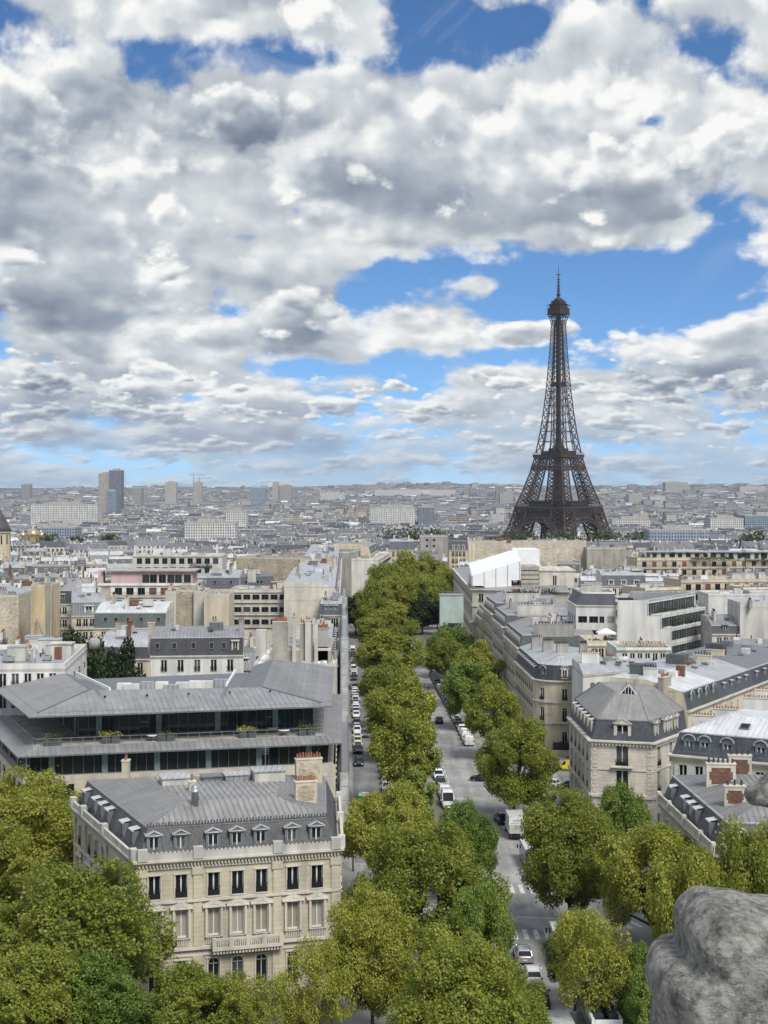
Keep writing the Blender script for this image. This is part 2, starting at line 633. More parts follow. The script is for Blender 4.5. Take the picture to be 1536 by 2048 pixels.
def facade_far(key, cols, roofcol=None):
 """Walls seen from far off: rows of windows as deep dark openings in a pale wall."""
 def fn(nt, b):
  tc, u, v = uvsep(nt)
  oi = node(nt, 'ShaderNodeObjectInfo')
  at = node(nt, 'ShaderNodeAttribute', attribute_name='tint')
  rnd = E(at.outputs['Fac'])
  cr = node(nt, 'ShaderNodeValToRGB')
  nt.links.new(rnd.s, cr.inputs[0])
  cr.color_ramp.interpolation = 'LINEAR'
  el = cr.color_ramp.elements
  el[0].position, el[0].color = 0.0, cols[0] + (1,)
  el[1].position, el[1].color = 1.0, cols[-1] + (1,)
  for i, c in enumerate(cols[1:-1]):
   el.new((i + 1) / (len(cols) - 1)).color = c + (1,)
  fu = E.op('ABSOLUTE', E.op('FRACT', u / 2.7) - 0.5)
  fv = E.op('ABSOLUTE', E.op('FRACT', v / 3.1) - 0.45)
  win = smooth(fu, 0.27, 0.22) * smooth(fv, 0.33, 0.28)
  big = nz(nt, scaled(nt, tc.outputs['UV'], (0.2, 0.06, 1)), 1.0, 4.0)
  base = bright(nt, cr.outputs[0], smooth(big, 0.3, 0.7, 0.8, 1.08))
  nt.links.new(mixc(win * 0.9, base, (0.03, 0.035, 0.045)), b.inputs['Base Color'])
  b.inputs['Roughness'].default_value = 0.8
 return material(key, fn)

M = {}
M['lime'] = stone('limestone', (0.55, 0.50, 0.375))
M['lime2'] = stone('limestone_warm', (0.55, 0.475, 0.345), stain=0.2)
M['lime3'] = stone('limestone_grey', (0.43, 0.40, 0.345), stain=0.45)
M['lime4'] = stone('limestone_pale', (0.60, 0.56, 0.475), stain=0.22)
M['cream'] = stone('cream_render', (0.60, 0.535, 0.40), course=0, stain=0.2)
M['white'] = stone('white_render', (0.66, 0.65, 0.615), course=0, stain=0.2)
M['offwhite'] = stone('offwhite_render', (0.56, 0.54, 0.49), course=0, stain=0.35)
M['greyr'] = stone('grey_render', (0.36, 0.345, 0.325), course=0, stain=0.4)
M['travertine'] = stone('travertine', (0.52, 0.465, 0.385), course=0.6, stain=0.15, joint=0.1)
M['yellow'] = stone('yellow_render', (0.60, 0.49, 0.30), course=0, stain=0.35)
M['pink'] = stone('pink_render', (0.52, 0.37, 0.355), course=0, stain=0.2)
M['trim'] = stone('stone_trim', (0.60, 0.56, 0.48), course=0, stain=0.25)
M['rubble'] = rubble('rubble_wall', (0.34, 0.295, 0.225))
M['rubble2'] = rubble('rubble_wall_pale', (0.45, 0.405, 0.32))
M['brick'] = rubble('red_brick', (0.145, 0.075, 0.052))
M['zinc'] = zinc('zinc', (0.29, 0.293, 0.30))
M['zincp'] = zinc('zinc_pale', (0.44, 0.455, 0.475), rough=0.36)
M['zincr'] = zinc('zinc_ribbed', (0.265, 0.262, 0.258), seam=0.62, depth=0.0, rough=.55, metal=.1)
M['zincd'] = zinc('zinc_dark', (0.17, 0.18, 0.20))
M['zincm'] = zinc('zinc_modern', (0.275, 0.278, 0.288), seam=0.75, rough=0.5, metal=0.15, depth=0.0)
M['zincw'] = zinc('zinc_bright', (0.62, 0.63, 0.64), seam=0.7, rough=0.4, metal=0.2, depth=0.22)
M['slate'] = slate('slate', (0.052, 0.056, 0.066))
M['slateb'] = slate('slate_blue', (0.068, 0.074, 0.092))
M['slateg'] = slate('slate_green', (0.07, 0.085, 0.085))
M['slatem'] = slate('slate_grey', (0.085, 0.085, 0.09))
M['lead'] = plain('lead_paint', (0.15, 0.18, 0.205), 0.55, 0.1, 0.1)
M['glass'] = glassy('window_glass')
M['glassb'] = glassy('blinded_window', (0.28, 0.26, 0.20), (0.36, 0.34, 0.28), 0.12, 0.5)
M['glassd'] = glassy('dark_glazing', (0.008, 0.014, 0.016), (0.03, 0.042, 0.044), 0.04, 0.5, 0.5)
M['frame'] = plain('white_window_frame', (0.62, 0.62, 0.59), 0.5, dirt=0.12)
M['frameg'] = plain('grey_window_frame', (0.16, 0.17, 0.18), 0.5)
M['iron'] = plain('black_iron', (0.02, 0.02, 0.022), 0.5, 0.3)
M['pot'] = plain('terracotta', (0.33, 0.13, 0.075), 0.8, var=0.15)
M['potd'] = plain('sooty_pot', (0.05, 0.045, 0.042), 0.8)
M['concrete'] = plain('concrete', (0.40, 0.39, 0.37), 0.9, dirt=0.35, scale=0.4)
M['shutter'] = plain('white_shutter', (0.55, 0.56, 0.56), 0.6)
M['blind'] = plain('brown_shutter', (0.18, 0.075, 0.05), 0.6)
M['bluegreen'] = plain('pale_green_sheeting', (0.42, 0.50, 0.47), 0.5, dirt=0.2, scale=0.3)
M['tarp'] = plain('white_tarpaulin', (0.78, 0.79, 0.80), 0.5, dirt=0.08, scale=0.4)
M['steel'] = plain('galvanised_steel', (0.42, 0.43, 0.44), 0.4, 0.6)
M['net'] = plain('scaffold_sheeting', (0.46, 0.48, 0.49), 0.7, dirt=0.35, scale=0.5)
FARC = [(0.40, 0.37, 0.31), (0.56, 0.52, 0.44), (0.30, 0.29, 0.27), (0.64, 0.62, 0.58), (0.46, 0.41, 0.33), (0.22, 0.215, 0.21), (0.58, 0.54, 0.46), (0.38, 0.29, 0.25)]
M['far'] = facade_far('city_facade', FARC)

# ------------------------------------------------------------------ building kit
def inset(poly, ds):
 n = len(poly)
 if not isinstance(ds, (list, tuple)): ds = [ds] * n
 ln = []
 for i in range(n):
  a, b = Vector(poly[i][:2]), Vector(poly[(i + 1) % n][:2])
  d = (b - a).normalized()
  nrm = Vector((-d.y, d.x))
  ln.append((a + nrm * ds[i], d))
 out = []
 for i in range(n):
  (p, d), (q, e) = ln[i - 1], ln[i]
  c = d.x * e.y - d.y * e.x
  if abs(c) < 1e-4: out.append((q.x, q.y)); continue
  t = ((q.x - p.x) * e.y - (q.y - p.y) * e.x) / c
  r = p + d * t
  out.append((r.x, r.y))
 return out

def front(ax, ay, bx, by, z, depth):
 """Plan of a block from the two ends of its street cornice in the photo and its depth."""
 a, b = W(ax, ay, z), W(bx, by, z)
 d = (b - a).normalized()
 n = Vector((-d.y, d.x, 0))
 return [(a.x, a.y), (b.x, b.y), tuple((b + n * depth)[:2]), tuple((a + n * depth)[:2])]

WCACHE = {}
WMATS = ['glass', 'frame', 'iron', 'trim', 'shutter']

def window_mesh(w, h, style='fr', lod=0, frame='frame', glass='glass'):
 key = (round(w, 2), round(h, 2), style, lod, frame, glass)
 if key in WCACHE: return WCACHE[key]
 m = MB()
 e = 0.05 if lod == 0 else 0.08
 if 'arch' in style:
  hs = h - w / 2
  arc = [(w / 2 - w / 2 * math.cos(math.pi * k / 10), hs + w / 2 * math.sin(math.pi * k / 10)) for k in range(11)]
  m.poly([(0, .08, 0), (w, .08, 0)] + [(x, .08, z) for x, z in reversed(arc)], 0)
  m.box(0, e, 0, .08, 0, hs, 1)
  m.box(w - e, w, 0, .08, 0, hs, 1)
  for (x0, z0), (x1, z1) in zip(arc, arc[1:]): m.bar((x0, .04, z0), (x1, .04, z1), e * 1.4, 1)
  m.box(w / 2 - e * .6, w / 2 + e * .6, -.01, .075, 0, h, 1)
  m.box(e, w - e, .003, .07, hs - e / 2, hs + e / 2, 1)
 else:
  m.poly([(0, .08, 0), (w, .08, 0), (w, .08, h), (0, .08, h)], 0)
  if 'wide' in style:
   k = max(2, round(w / 1.3))
   for i in range(k + 1): m.box(i * (w - .05) / k, i * (w - .05) / k + .05, 0, .08, 0, h, 1)
   m.box(.05, w - .05, .003, .08, 0, .06, 1)
   m.box(.05, w - .05, .003, .08, h - .06, h, 1)
  else:
   m.box(0, e, 0, .08, 0, h, 1)
   m.box(w - e, w, 0, .08, 0, h, 1)
   m.box(e, w - e, .003, .08, h - e, h, 1)
   m.box(w / 2 - .07, w / 2 + .07, -.01, .075, 0, h - e, 1)
   if lod == 0:
    m.box(e, w - e, .003, .08, 0, .16, 1)
 if 'sh' in style:
  for x0 in (-w * .5 - .02, w + .02): m.box(x0, x0 + w * .5, -.30, -.26, 0, h, 4)
 me = m.mesh('window', [M[glass], M[frame], M['iron'], M['trim'], M['shutter']])
 WCACHE[key] = me
 return me

def rail_mesh(w, out=0.28, h=0.95, step=0.14, mat='iron'):
 key = ('rail', round(w, 1), out, h, step, mat)
 if key in WCACHE: return WCACHE[key]
 m = MB()
 for z in (0.06, h * .8, h):
  m.box(-.05, w + .05, -out - .02, -out + .02, z - .025, z + .025)
  m.box(-.05, -.01, -out + .02, 0.2, z - .02, z + .02)
  m.box(w + .01, w + .05, -out + .02, 0.2, z - .02, z + .02)
 if h > .7 and step < .2: m.box(-.02, w + .02, -out + .03, -out + .05, .05, h * .6)
 n = max(2, int(w / step))
 for i in range(n + 1):
  x = w * i / n
  m.box(x - .014, x + .014, -out - .012, -out + .012, .08, h * .8 - .03)
 if h > 0.7 and step < .2:
  for i in range(max(1, int(w / .5))):
   x = (i + .5) * w / max(1, int(w / .5))
   m.box(x - .11, x + .11, -out - .008, -out + .008, .25, .5)
 me = m.mesh('railing', [M[mat]])
 WCACHE[key] = me
 return me

def dormer_mesh(w, h, style, fm, cm, depth=1.8, glass=True):
 key = ('dorm', round(w, 2), round(h, 2), style, fm, cm, depth, glass)
 if key in WCACHE: return WCACHE[key]
 m = MB()
 j = max(.16, w * .17)
 x = w / 2
 m.box(-x, -x + j, 0, .22, 0, h, 0)
 m.box(x - j, x, 0, .22, 0, h, 0)
 m.box(-x + j, x - j, 0, .22, h - .2, h, 0)
 m.box(-x - .05, x + .05, -.10, .14, -.10, 0.0, 0)
 m.box(-x + .04, -x + .10, .22, depth, 0, h - .05, 1)
 m.box(x - .10, x - .04, .22, depth, 0, h - .05, 1)
 o = .14
 if style == 'ped':
  t = h + w * .30
  a, b, c = (-x - o, h), (0, t), (x + o, h)
  y0, y1 = -.14, depth
  m.poly([(a[0], y0, a[1]), (c[0], y0, c[1]), (b[0], y0, b[1])], 0)
  for (p, q) in ((a, b), (b, c)):
   s = 1 if p is a else -1
   m.poly([(p[0], y0, p[1] + .002), (q[0], y0, q[1] + .002), (q[0], y1, q[1] + .002), (p[0], y1, p[1] + .002)], 1)
   m.bar((p[0], y0 - .04, p[1] + .04), (q[0], y0 - .04, q[1] + .04), .12, 2)
  m.box(-x - o, x + o, y0 - .05, .12, h - .05, h + .05, 2)
  m.poly([(a[0], y1, a[1]), (b[0], y1, b[1]), (c[0], y1, c[1])], 1)
 elif style == 'round':
  n = 10
  arc = [(-(x + o) * math.cos(math.pi * k / n), h - .05 + (x + o) * .85 * math.sin(math.pi * k / n)) for k in range(n + 1)]
  m.poly([(p[0] * .96, .02, p[1]) for p in reversed(arc)], 0)
  for p, q in zip(arc, arc[1:]):
   m.poly([(p[0], -.12, p[1]), (q[0], -.12, q[1]), (q[0], depth, q[1]), (p[0], depth, p[1])], 1)
   m.bar((p[0], -.12, p[1]), (q[0], -.12, q[1]), .13, 2)
 else:
  m.poly([(-x - o, -.18, h + .02), (x + o, -.18, h + .02), (x + o, depth, h + .32), (-x - o, depth, h + .32)], 2)
  m.box(-x - o, x + o, -.18, .02, h - .10, h + .015, 2)
 if glass:
  gw = w - 2 * j
  m.poly([(-gw / 2, .16, 0), (gw / 2, .16, 0), (gw / 2, .16, h - .2), (-gw / 2, .16, h - .2)], 3)
  m.box(-.05, .05, .08, .155, 0, h - .2, 4)
  m.box(-gw / 2, -gw / 2 + .06, .08, .155, 0, h - .2, 4)
  m.box(gw / 2 - .06, gw / 2, .08, .155, 0, h - .2, 4)
 me = m.mesh('dormer', [M[fm], M[cm], M['zincw' if style != 'ped' or fm == 'lead' else fm], M['glass'], M['frame']])
 WCACHE[key] = me
 return me

def ribs(m, pts, step=0.6, hgt=0.05, wid=0.045, mat=0):
 """Raised seams running up a planar roof slope."""
 pts = [Vector(p) for p in pts]
 n = (pts[1] - pts[0]).cross(pts[2] - pts[0])
 if n.length < 1e-6: return
 n.normalize()
 if n.z < 0: n = -n
 if math.hypot(n.x, n.y) < .01: u = (pts[1] - pts[0]).normalized()
 else: u = Vector((-n.y, n.x, 0)).normalized()
 v = n.cross(u)
 pu = [p.dot(u) for p in pts]
 pv = [p.dot(v) for p in pts]
 k0 = math.ceil(min(pu) / step)
 c0 = pts[0] - u * pu[0] - v * pv[0]
 while k0 * step < max(pu):
  x = k0 * step
  k0 += 1
  ys = []
  for i in range(len(pts)):
   a, b = pu[i], pu[(i + 1) % len(pts)]
   if (a - x) * (b - x) < 0:
    t = (x - a) / (b - a)
    ys.append(pv[i] + (pv[(i + 1) % len(pts)] - pv[i]) * t)
  if len(ys) < 2: continue
  p0 = c0 + u * x + v * (min(ys) + .03) + n * hgt * .4
  p1 = c0 + u * x + v * (max(ys) - .03) + n * hgt * .4
  m.bar(p0, p1, wid, mat, hgt)

def chimney(parent, base, x, y, z0, z1, ln, ang, npots, wall='lime3', thick=0.65, pot='pot', panel=None, hero=False, poth=.55):
 """Chimney stack with a capping slab and a row of pots."""
 m = MB()
 c, s = math.cos(ang), math.sin(ang)
 ax, ay = (c, s), (-s, c)
 m.obox((x, y), ax, ay, ln / 2, thick / 2, z0, z1, 0)
 m.obox((x, y), ax, ay, ln / 2 + .07, thick / 2 + .07, z1, z1 + .16, 3)
 if panel:
  m.obox((x, y), ax, ay, ln / 2 * .66, thick / 2 + .015, z0 + (z1 - z0) * .25, z1 - .35, 2)
  m.obox((x, y), ax, ay, ln / 2 * .8, thick / 2 + .018, z0 + (z1 - z0) * .42, z0 + (z1 - z0) * .72, 2)
 spots = [((i + .5) / npots - .5) * (ln - .1) for i in range(npots)]
 if not hero:
  for t in spots:
   h = poth * random.uniform(.7, 1.2)
   m.lathe((x + c * t, y + s * t, z1 + .16), [(.12, 0), (.10, h), (.0, h)], 6, 1, False)
 o = m.build('chimney', [M[wall], M[pot], M[panel or 'brick'], M['trim' if wall.startswith('lime') or wall in ('white', 'cream') else wall]], parent, base)
 if hero:
  for t in spots:
   h = poth * random.uniform(.8, 1.15)
   q = MB()
   q.lathe((0, 0, 0), [(.13, 0), (.10, h * .9), (.125, h * .92), (.125, h), (.0, h)], 8, 0, False)
   q.build('chimney_pot', [M[pot]], o, loc=(x + c * t - base[0], y + s * t - base[1], z1 + .16 - base[2]))
 return o

def skylight(parent, base, p, ang, tilt, w=.8, h=1.1):
 key = ('sky', w, h, round(tilt, 2))
 if key not in WCACHE:
  m = MB()
  u = Vector((1, 0, 0))
  v = Vector((0, math.cos(tilt), math.sin(tilt)))
  n = u.cross(v)
  q = [u * a * w / 2 + v * b * h / 2 for a, b in ((-1, -1), (1, -1), (1, 1), (-1, 1))]
  for i in range(4):
   a, b = q[i], q[(i + 1) % 4]
   m.poly([a, b, b + n * .12, a + n * .12], 0)
  m.poly([x * .999 + n * .12 for x in q], 0)
  m.poly([x * .82 + n * .125 for x in q], 1)
  WCACHE[key] = m.mesh('skylight', [M['frameg'], M['glass']])
 return put('skylight', WCACHE[key], parent, Vector(p) - Vector(base), ang)

def building(name, label, poly, zc, wall='lime', z0=None, cat='apartment building', group=None, edges=None, cornice=0.35, mans=None, top=None, flat=None,
             lod=1, bands=(), chim=(), hero=False, cellar=0.0, lights=(), reveal=0.22, bandmat='trim'):
 """A block of flats: walls with real window openings, windows, cornice, mansard with dormers, metal roof, chimneys.
 edges: {edge: dict(n=columns or u=[centres], rows=[(sill z, height)], w=, style=, rail=, m=margin)}"""
 cx = sum(p[0] for p in poly) / len(poly)
 cy = sum(p[1] for p in poly) / len(poly)
 if z0 is None: z0 = zg(cy) - .6
 base = Vector((cx, cy, z0))
 t = thing(name, label, cat, base, 0.0, group)
 edges = edges or {}
 n = len(poly)
 wm = MB()
 trim = MB()
 for i in range(n):
  a = Vector((poly[i][0], poly[i][1], 0))
  b = Vector((poly[(i + 1) % n][0], poly[(i + 1) % n][1], 0))
  L = (b - a).length
  d = (b - a) / L
  ang = math.atan2(d.y, d.x)
  inn = Vector((-d.y, d.x, 0))

  def P3(u, y, z, a=a, d=d, inn=inn): return a + d * u + inn * y + Vector((0, 0, z))
  es = edges.get(i)
  specs = es if isinstance(es, list) else ([es] if es else [])
  ops = []
  for e in specs:
   w = e.get('w', 1.15)
   mg = e.get('m', .9)
   us = e.get('u')
   if us is None:
    nn = e['n']
    us = [mg + (L - 2 * mg) * (k + .5) / nn for k in range(nn)]
   for r in e['rows']:
    zs, hh = r[0], r[1]
    st = r[2] if len(r) > 2 else e.get('style', 'fr')
    rl = r[3] if len(r) > 3 else e.get('rail', True)
    for u in us:
     if u - w / 2 < .1 or u + w / 2 > L - .1 or zs + hh > zc - .1: continue
     ops.append((u - w / 2, u + w / 2, zs, zs + hh, st, rl, e))
  ucut = sorted({0.0, L} | {round(o[0], 3) for o in ops} | {round(o[1], 3) for o in ops})
  vcut = sorted({z0, zc} | {round(o[2], 3) for o in ops} | {round(o[3], 3) for o in ops})
  grid = {}
  for o in ops: grid.setdefault((round(o[0], 3), round(o[2], 3)), o)
  rects = [(round(o[0], 3), round(o[1], 3), round(o[2], 3), round(o[3], 3)) for o in ops]
  for v0, v1 in zip(vcut, vcut[1:]):
   row = [r for r in rects if r[2] <= v0 + 1e-4 and r[3] >= v1 - 1e-4]
   u0 = 0.0
   for r in sorted(row):
    if r[0] > u0 + 1e-4: wm.poly([P3(u0, 0, v0), P3(r[0], 0, v0), P3(r[0], 0, v1), P3(u0, 0, v1)])
    u0 = max(u0, r[1])
   if u0 < L - 1e-4: wm.poly([P3(u0, 0, v0), P3(L, 0, v0), P3(L, 0, v1), P3(u0, 0, v1)])
  for (u0, u1, v0, v1, st, rl, e) in ops:
   rv = reveal
   wm.poly([P3(u0, 0, v0), P3(u0, 0, v1), P3(u0, rv, v1), P3(u0, rv, v0)])
   wm.poly([P3(u1, 0, v1), P3(u1, 0, v0), P3(u1, rv, v0), P3(u1, rv, v1)])
   wm.poly([P3(u0, 0, v1), P3(u1, 0, v1), P3(u1, rv, v1), P3(u0, rv, v1)])
   wm.poly([P3(u1, 0, v0), P3(u0, 0, v0), P3(u0, rv, v0), P3(u1, rv, v0)])
   if 'arch' in st:
    w = u1 - u0
    for sgn in (0, 1):
     cxx = u0 if sgn == 0 else u1
     arc = [(u0 + w / 2 - w / 2 * math.cos(math.pi * k / 10), v1 - w / 2 + w / 2 * math.sin(math.pi * k / 10)) for k in (range(0, 6) if sgn == 0 else range(5, 11))]
     pts = [P3(cxx, .02, v1)] + [P3(x, .02, z) for x, z in arc]
     wm.poly(pts if sgn else pts[::-1])
   if e.get('blind') and random.random() < e['blind']:
    q = MB()
    q.box(0, u1 - u0, 0.02, 0.05, 0, v1 - v0)
    if ('blind', round(u1 - u0, 2), round(v1 - v0, 2)) not in WCACHE:
     WCACHE[('blind', round(u1 - u0, 2), round(v1 - v0, 2))] = q.mesh('shutter', [M[e.get('blindmat', 'blind')]])
    p = P3(u0, rv - .08, v0) - base
    put('shutter', WCACHE[('blind', round(u1 - u0, 2), round(v1 - v0, 2))], t, p, ang)
    continue
   p = P3(u0, rv - .085, v0) - base
   wo = put('window', window_mesh(u1 - u0, v1 - v0, st, lod, e.get('frame', 'frame'), 'glassb' if e.get('blinds') and abs(v0 - e['blinds']) < .3 and random.random() < .8 else e.get('glass', 'glass')), t, p, ang)
   if rl:
    put('railing', rail_mesh(u1 - u0, rv - .085 + .12 - (0 if rl != 'in' else .2), .95 if lod == 0 else .9, .14 if lod == 0 else .25), wo)
   if e.get('sill', lod == 0):
    trim.bar(P3(u0 - .15, -.06, v0 - .07), P3(u1 + .15, -.06, v0 - .07), .14)
   if e.get('surround'):
    for uu in (u0 - .1, u1 + .1): trim.bar(P3(uu, -.03, v0), P3(uu, -.03, v1), .16, 0, .1)
    trim.bar(P3(u0 - .2, -.04, v1 + .12), P3(u1 + .2, -.04, v1 + .12), .2, 0, .14)
  # continuous iron balconies
  for e in specs:
   for bz in e.get('balc', ()):
    q = MB()
    q.bar(P3(.3, -.3, bz - .08), P3(L - .3, -.3, bz - .08), .16, 1, .75)
    k = max(2, int(L / (.3 if lod else .16)))
    for kk in range(k + 1):
     u = .3 + (L - .6) * kk / k
     q.bar(P3(u, -.6, bz), P3(u, -.6, bz + .9), .03, 0)
    q.bar(P3(.3, -.6, bz + .92), P3(L - .3, -.6, bz + .92), .06, 0)
    q.build('balcony', [M['iron'], M[bandmat]], t, base)
  if specs or i == 0:
   for bz, bo, bh in bands:
    m_ = a + d * .0
    trim.bar(P3(0.0, -bo / 2, bz), P3(L, -bo / 2, bz), bo, 0, bh) if False else trim.prism([P3(0, 0, 0), P3(L, 0, 0), P3(L, -bo, 0), P3(0, -bo, 0)][::-1], bz - bh / 2, bz + bh / 2)
 wm.build('wall', [M[wall]], t, base)
 outs = [cornice if edges.get(i) else .04 for i in range(n)]
 if cornice:
  oc = inset(poly, [-x for x in outs])
  om = inset(poly, [-x * .5 for x in outs])
  trim.prism(om, zc - .45, zc - .22)
  trim.prism(oc, zc - .22, zc)
 if trim.f: trim.build('cornice', [M[bandmat]], t, base)
 cur, z = poly, zc
 if mans:
  ins = [mans['inset'] if edges.get(i) else mans.get('party', 0.03) for i in range(n)]
  p0 = inset(poly, [.12 if edges.get(i) else .03 for i in range(n)])
  p1 = inset(poly, ins)
  rm = MB()
  z1 = zc + mans['h']
  bulge = mans.get('bulge', 0)
  for i in range(n):
   j = (i + 1) % n
   q = [(*p0[i], zc), (*p0[j], zc), (*p1[j], z1), (*p1[i], z1)]
   rm.poly(q, 0 if edges.get(i) else 1)
  rm.build('mansard', [M[mans.get('mat', 'slate')], M[mans.get('gable', wall)]], t, base)
  # lip along the break of the roof
  lip = MB()
  lo = inset(poly, [x - .10 for x in ins])
  li = inset(poly, [x + .10 for x in ins])
  for i in range(n):
   j = (i + 1) % n
   if edges.get(i):
    lip.poly([(*lo[i], z1 + .02), (*lo[j], z1 + .02), (*li[j], z1 + .10), (*li[i], z1 + .10)])
    lip.poly([(*lo[i], z1 - .1), (*lo[j], z1 - .1), (*lo[j], z1 + .02), (*lo[i], z1 + .02)])
  if lip.f: lip.build('roof_edge', [M[mans.get('lip', 'zincp')]], t, base)
  for i, sp in mans.get('dorm', {}).items():
   a, b = Vector(p0[i]), Vector(p0[(i + 1) % n])
   L = (b - a).length
   d = (b - a) / L
   inn = Vector((-d.y, d.x))
   ang = math.atan2(d.y, d.x)
   us = sp.get('u')
   if us is None: us = [sp.get('m', .9) + (L - 2 * sp.get('m', .9)) * (k + .5) / sp['n'] for k in range(sp['n'])]
   for u in us:
    p = a + d * u + inn * sp.get('in', .22)
    dm = put('dormer', dormer_mesh(sp.get('w', 1.4), sp.get('h', 2.0), sp.get('style', 'ped'), sp.get('fm', 'trim'), sp.get('cm', 'zinc'), sp.get('depth', 1.6), not hero), t,
                         Vector((p.x, p.y, zc + sp.get('z', .25))) - base, ang)
    if hero:
     w = sp.get('w', 1.4)
     jj = max(.16, w * .17)
     put('window', window_mesh(w - 2 * jj, sp.get('h', 2.0) - .2, 'fr', 0, 'frame', 'glass'), dm, (-w / 2 + jj, .1, 0))
  cur, z = p1, z1
 if top:
  rise, ti = top['rise'], top['inset']
  ed = [ti if (edges.get(i) or top.get('hip')) else .03 for i in range(n)]
  p2 = inset(cur, ed)
  rm = MB()
  for i in range(n):
   j = (i + 1) % n
   q = [(*cur[i], z + .05), (*cur[j], z + .05), (*p2[j], z + rise), (*p2[i], z + rise)]
   rm.poly(q, 0 if (edges.get(i) or top.get('hip')) else 1)
   if top.get('ribs') and (edges.get(i) or top.get('hip')): ribs(rm, q, top['ribs'], mat=2)
  cap = [(*p, z + rise) for p in p2]
  rm.poly(cap, 0)
  if top.get('ribs'):
   k = top.get('capdir', 0)
   ribs(rm, cap[k:] + cap[:k], top['ribs'], mat=2)
  rm.build('roof', [M[top.get('mat', 'zinc')], M[top.get('gable', wall)], M['zincd']], t, base)
  z += rise
 if flat is not None:
  rm = MB()
  pi = inset(cur, .25)
  ph = flat.get('parapet', .6)
  rm.prism(cur, z - .3, z + .02, 1, mt=0)
  for i in range(n):
   j = (i + 1) % n
   rm.prism([cur[i], cur[j], pi[j], pi[i]], z + .02, z + ph, 1)
  rm.build('roof', [M[flat.get('mat', 'zincp')], M[flat.get('pmat', wall)]], t, base)
 t['_z'] = z
 for c in chim:
  chimney(t, base, hero=hero, **c)
 return t, base, z

def roof_clutter(t, base, poly, z, n=4, mat='offwhite'):
 """Plant boxes, stair heads and ducts on a flat roof: parts of the building."""
 xs = [p[0] for p in poly]
 ys = [p[1] for p in poly]
 c = Vector((sum(xs) / len(xs), sum(ys) / len(ys)))
 d = (Vector(poly[1][:2]) - Vector(poly[0][:2])).normalized()
 e = Vector((-d.y, d.x))
 L = (Vector(poly[1][:2]) - Vector(poly[0][:2])).length
 D = (Vector(poly[2][:2]) - Vector(poly[1][:2])).length
 for _ in range(n):
  p = c + d * random.uniform(-.38, .38) * L + e * random.uniform(-.3, .3) * D
  k = random.random()
  m = MB()
  if k < .4:
   a, b, h = random.uniform(1, 2.4), random.uniform(.8, 1.6), random.uniform(.7, 2.2)
   m.obox(p, d, e, a, b, z, z + h, 0)
   m.obox(p, d, e, a + .1, b + .1, z + h, z + h + .1, 1)
   m.build('stair_head', [M[mat], M['zincp']], t, base)
  elif k < .75:
   a, b, h = random.uniform(.6, 1.2), random.uniform(.4, .7), random.uniform(.5, .9)
   m.obox(p, d, e, a, b, z + .15, z + h, 0)
   m.lathe((p.x, p.y, z + h), [(.3, 0), (.3, .06), (0, .06)], 10, 1, False)
   for sx in (-1, 1): m.obox(p + d * sx * a * .8, d, e, .05, b, z, z + .15, 1)
   m.build('air_conditioner', [M['steel'], M['iron']], t, base)
  else:
   m.tube([(p.x, p.y, z), (p.x, p.y, z + .8), (p.x + d.x * .3, p.y + d.y * .3, z + 1.0)], .14, 8, 0)
   m.build('vent_pipe', [M['steel']], t, base)

def aerial(x, y, z, h=2.5, label='thin roof aerial standing on a grey roof'):
 m = MB()
 m.bar((0, 0, 0), (0, 0, h), .05)
 for k in range(4): m.bar((-.5 + .05 * k, 0, h - .1 - .22 * k), (.5 - .05 * k, 0, h - .1 - .22 * k), .03)
 m.bar((0, 0, h - .1), (0, .0, h - .8), .04)
 o = m.build('roof_aerial', [M['steel']], None, (0, 0, 0), (x, y, z), random.uniform(0, 3))
 return tag(o, label, 'aerial', 'roof aerials')

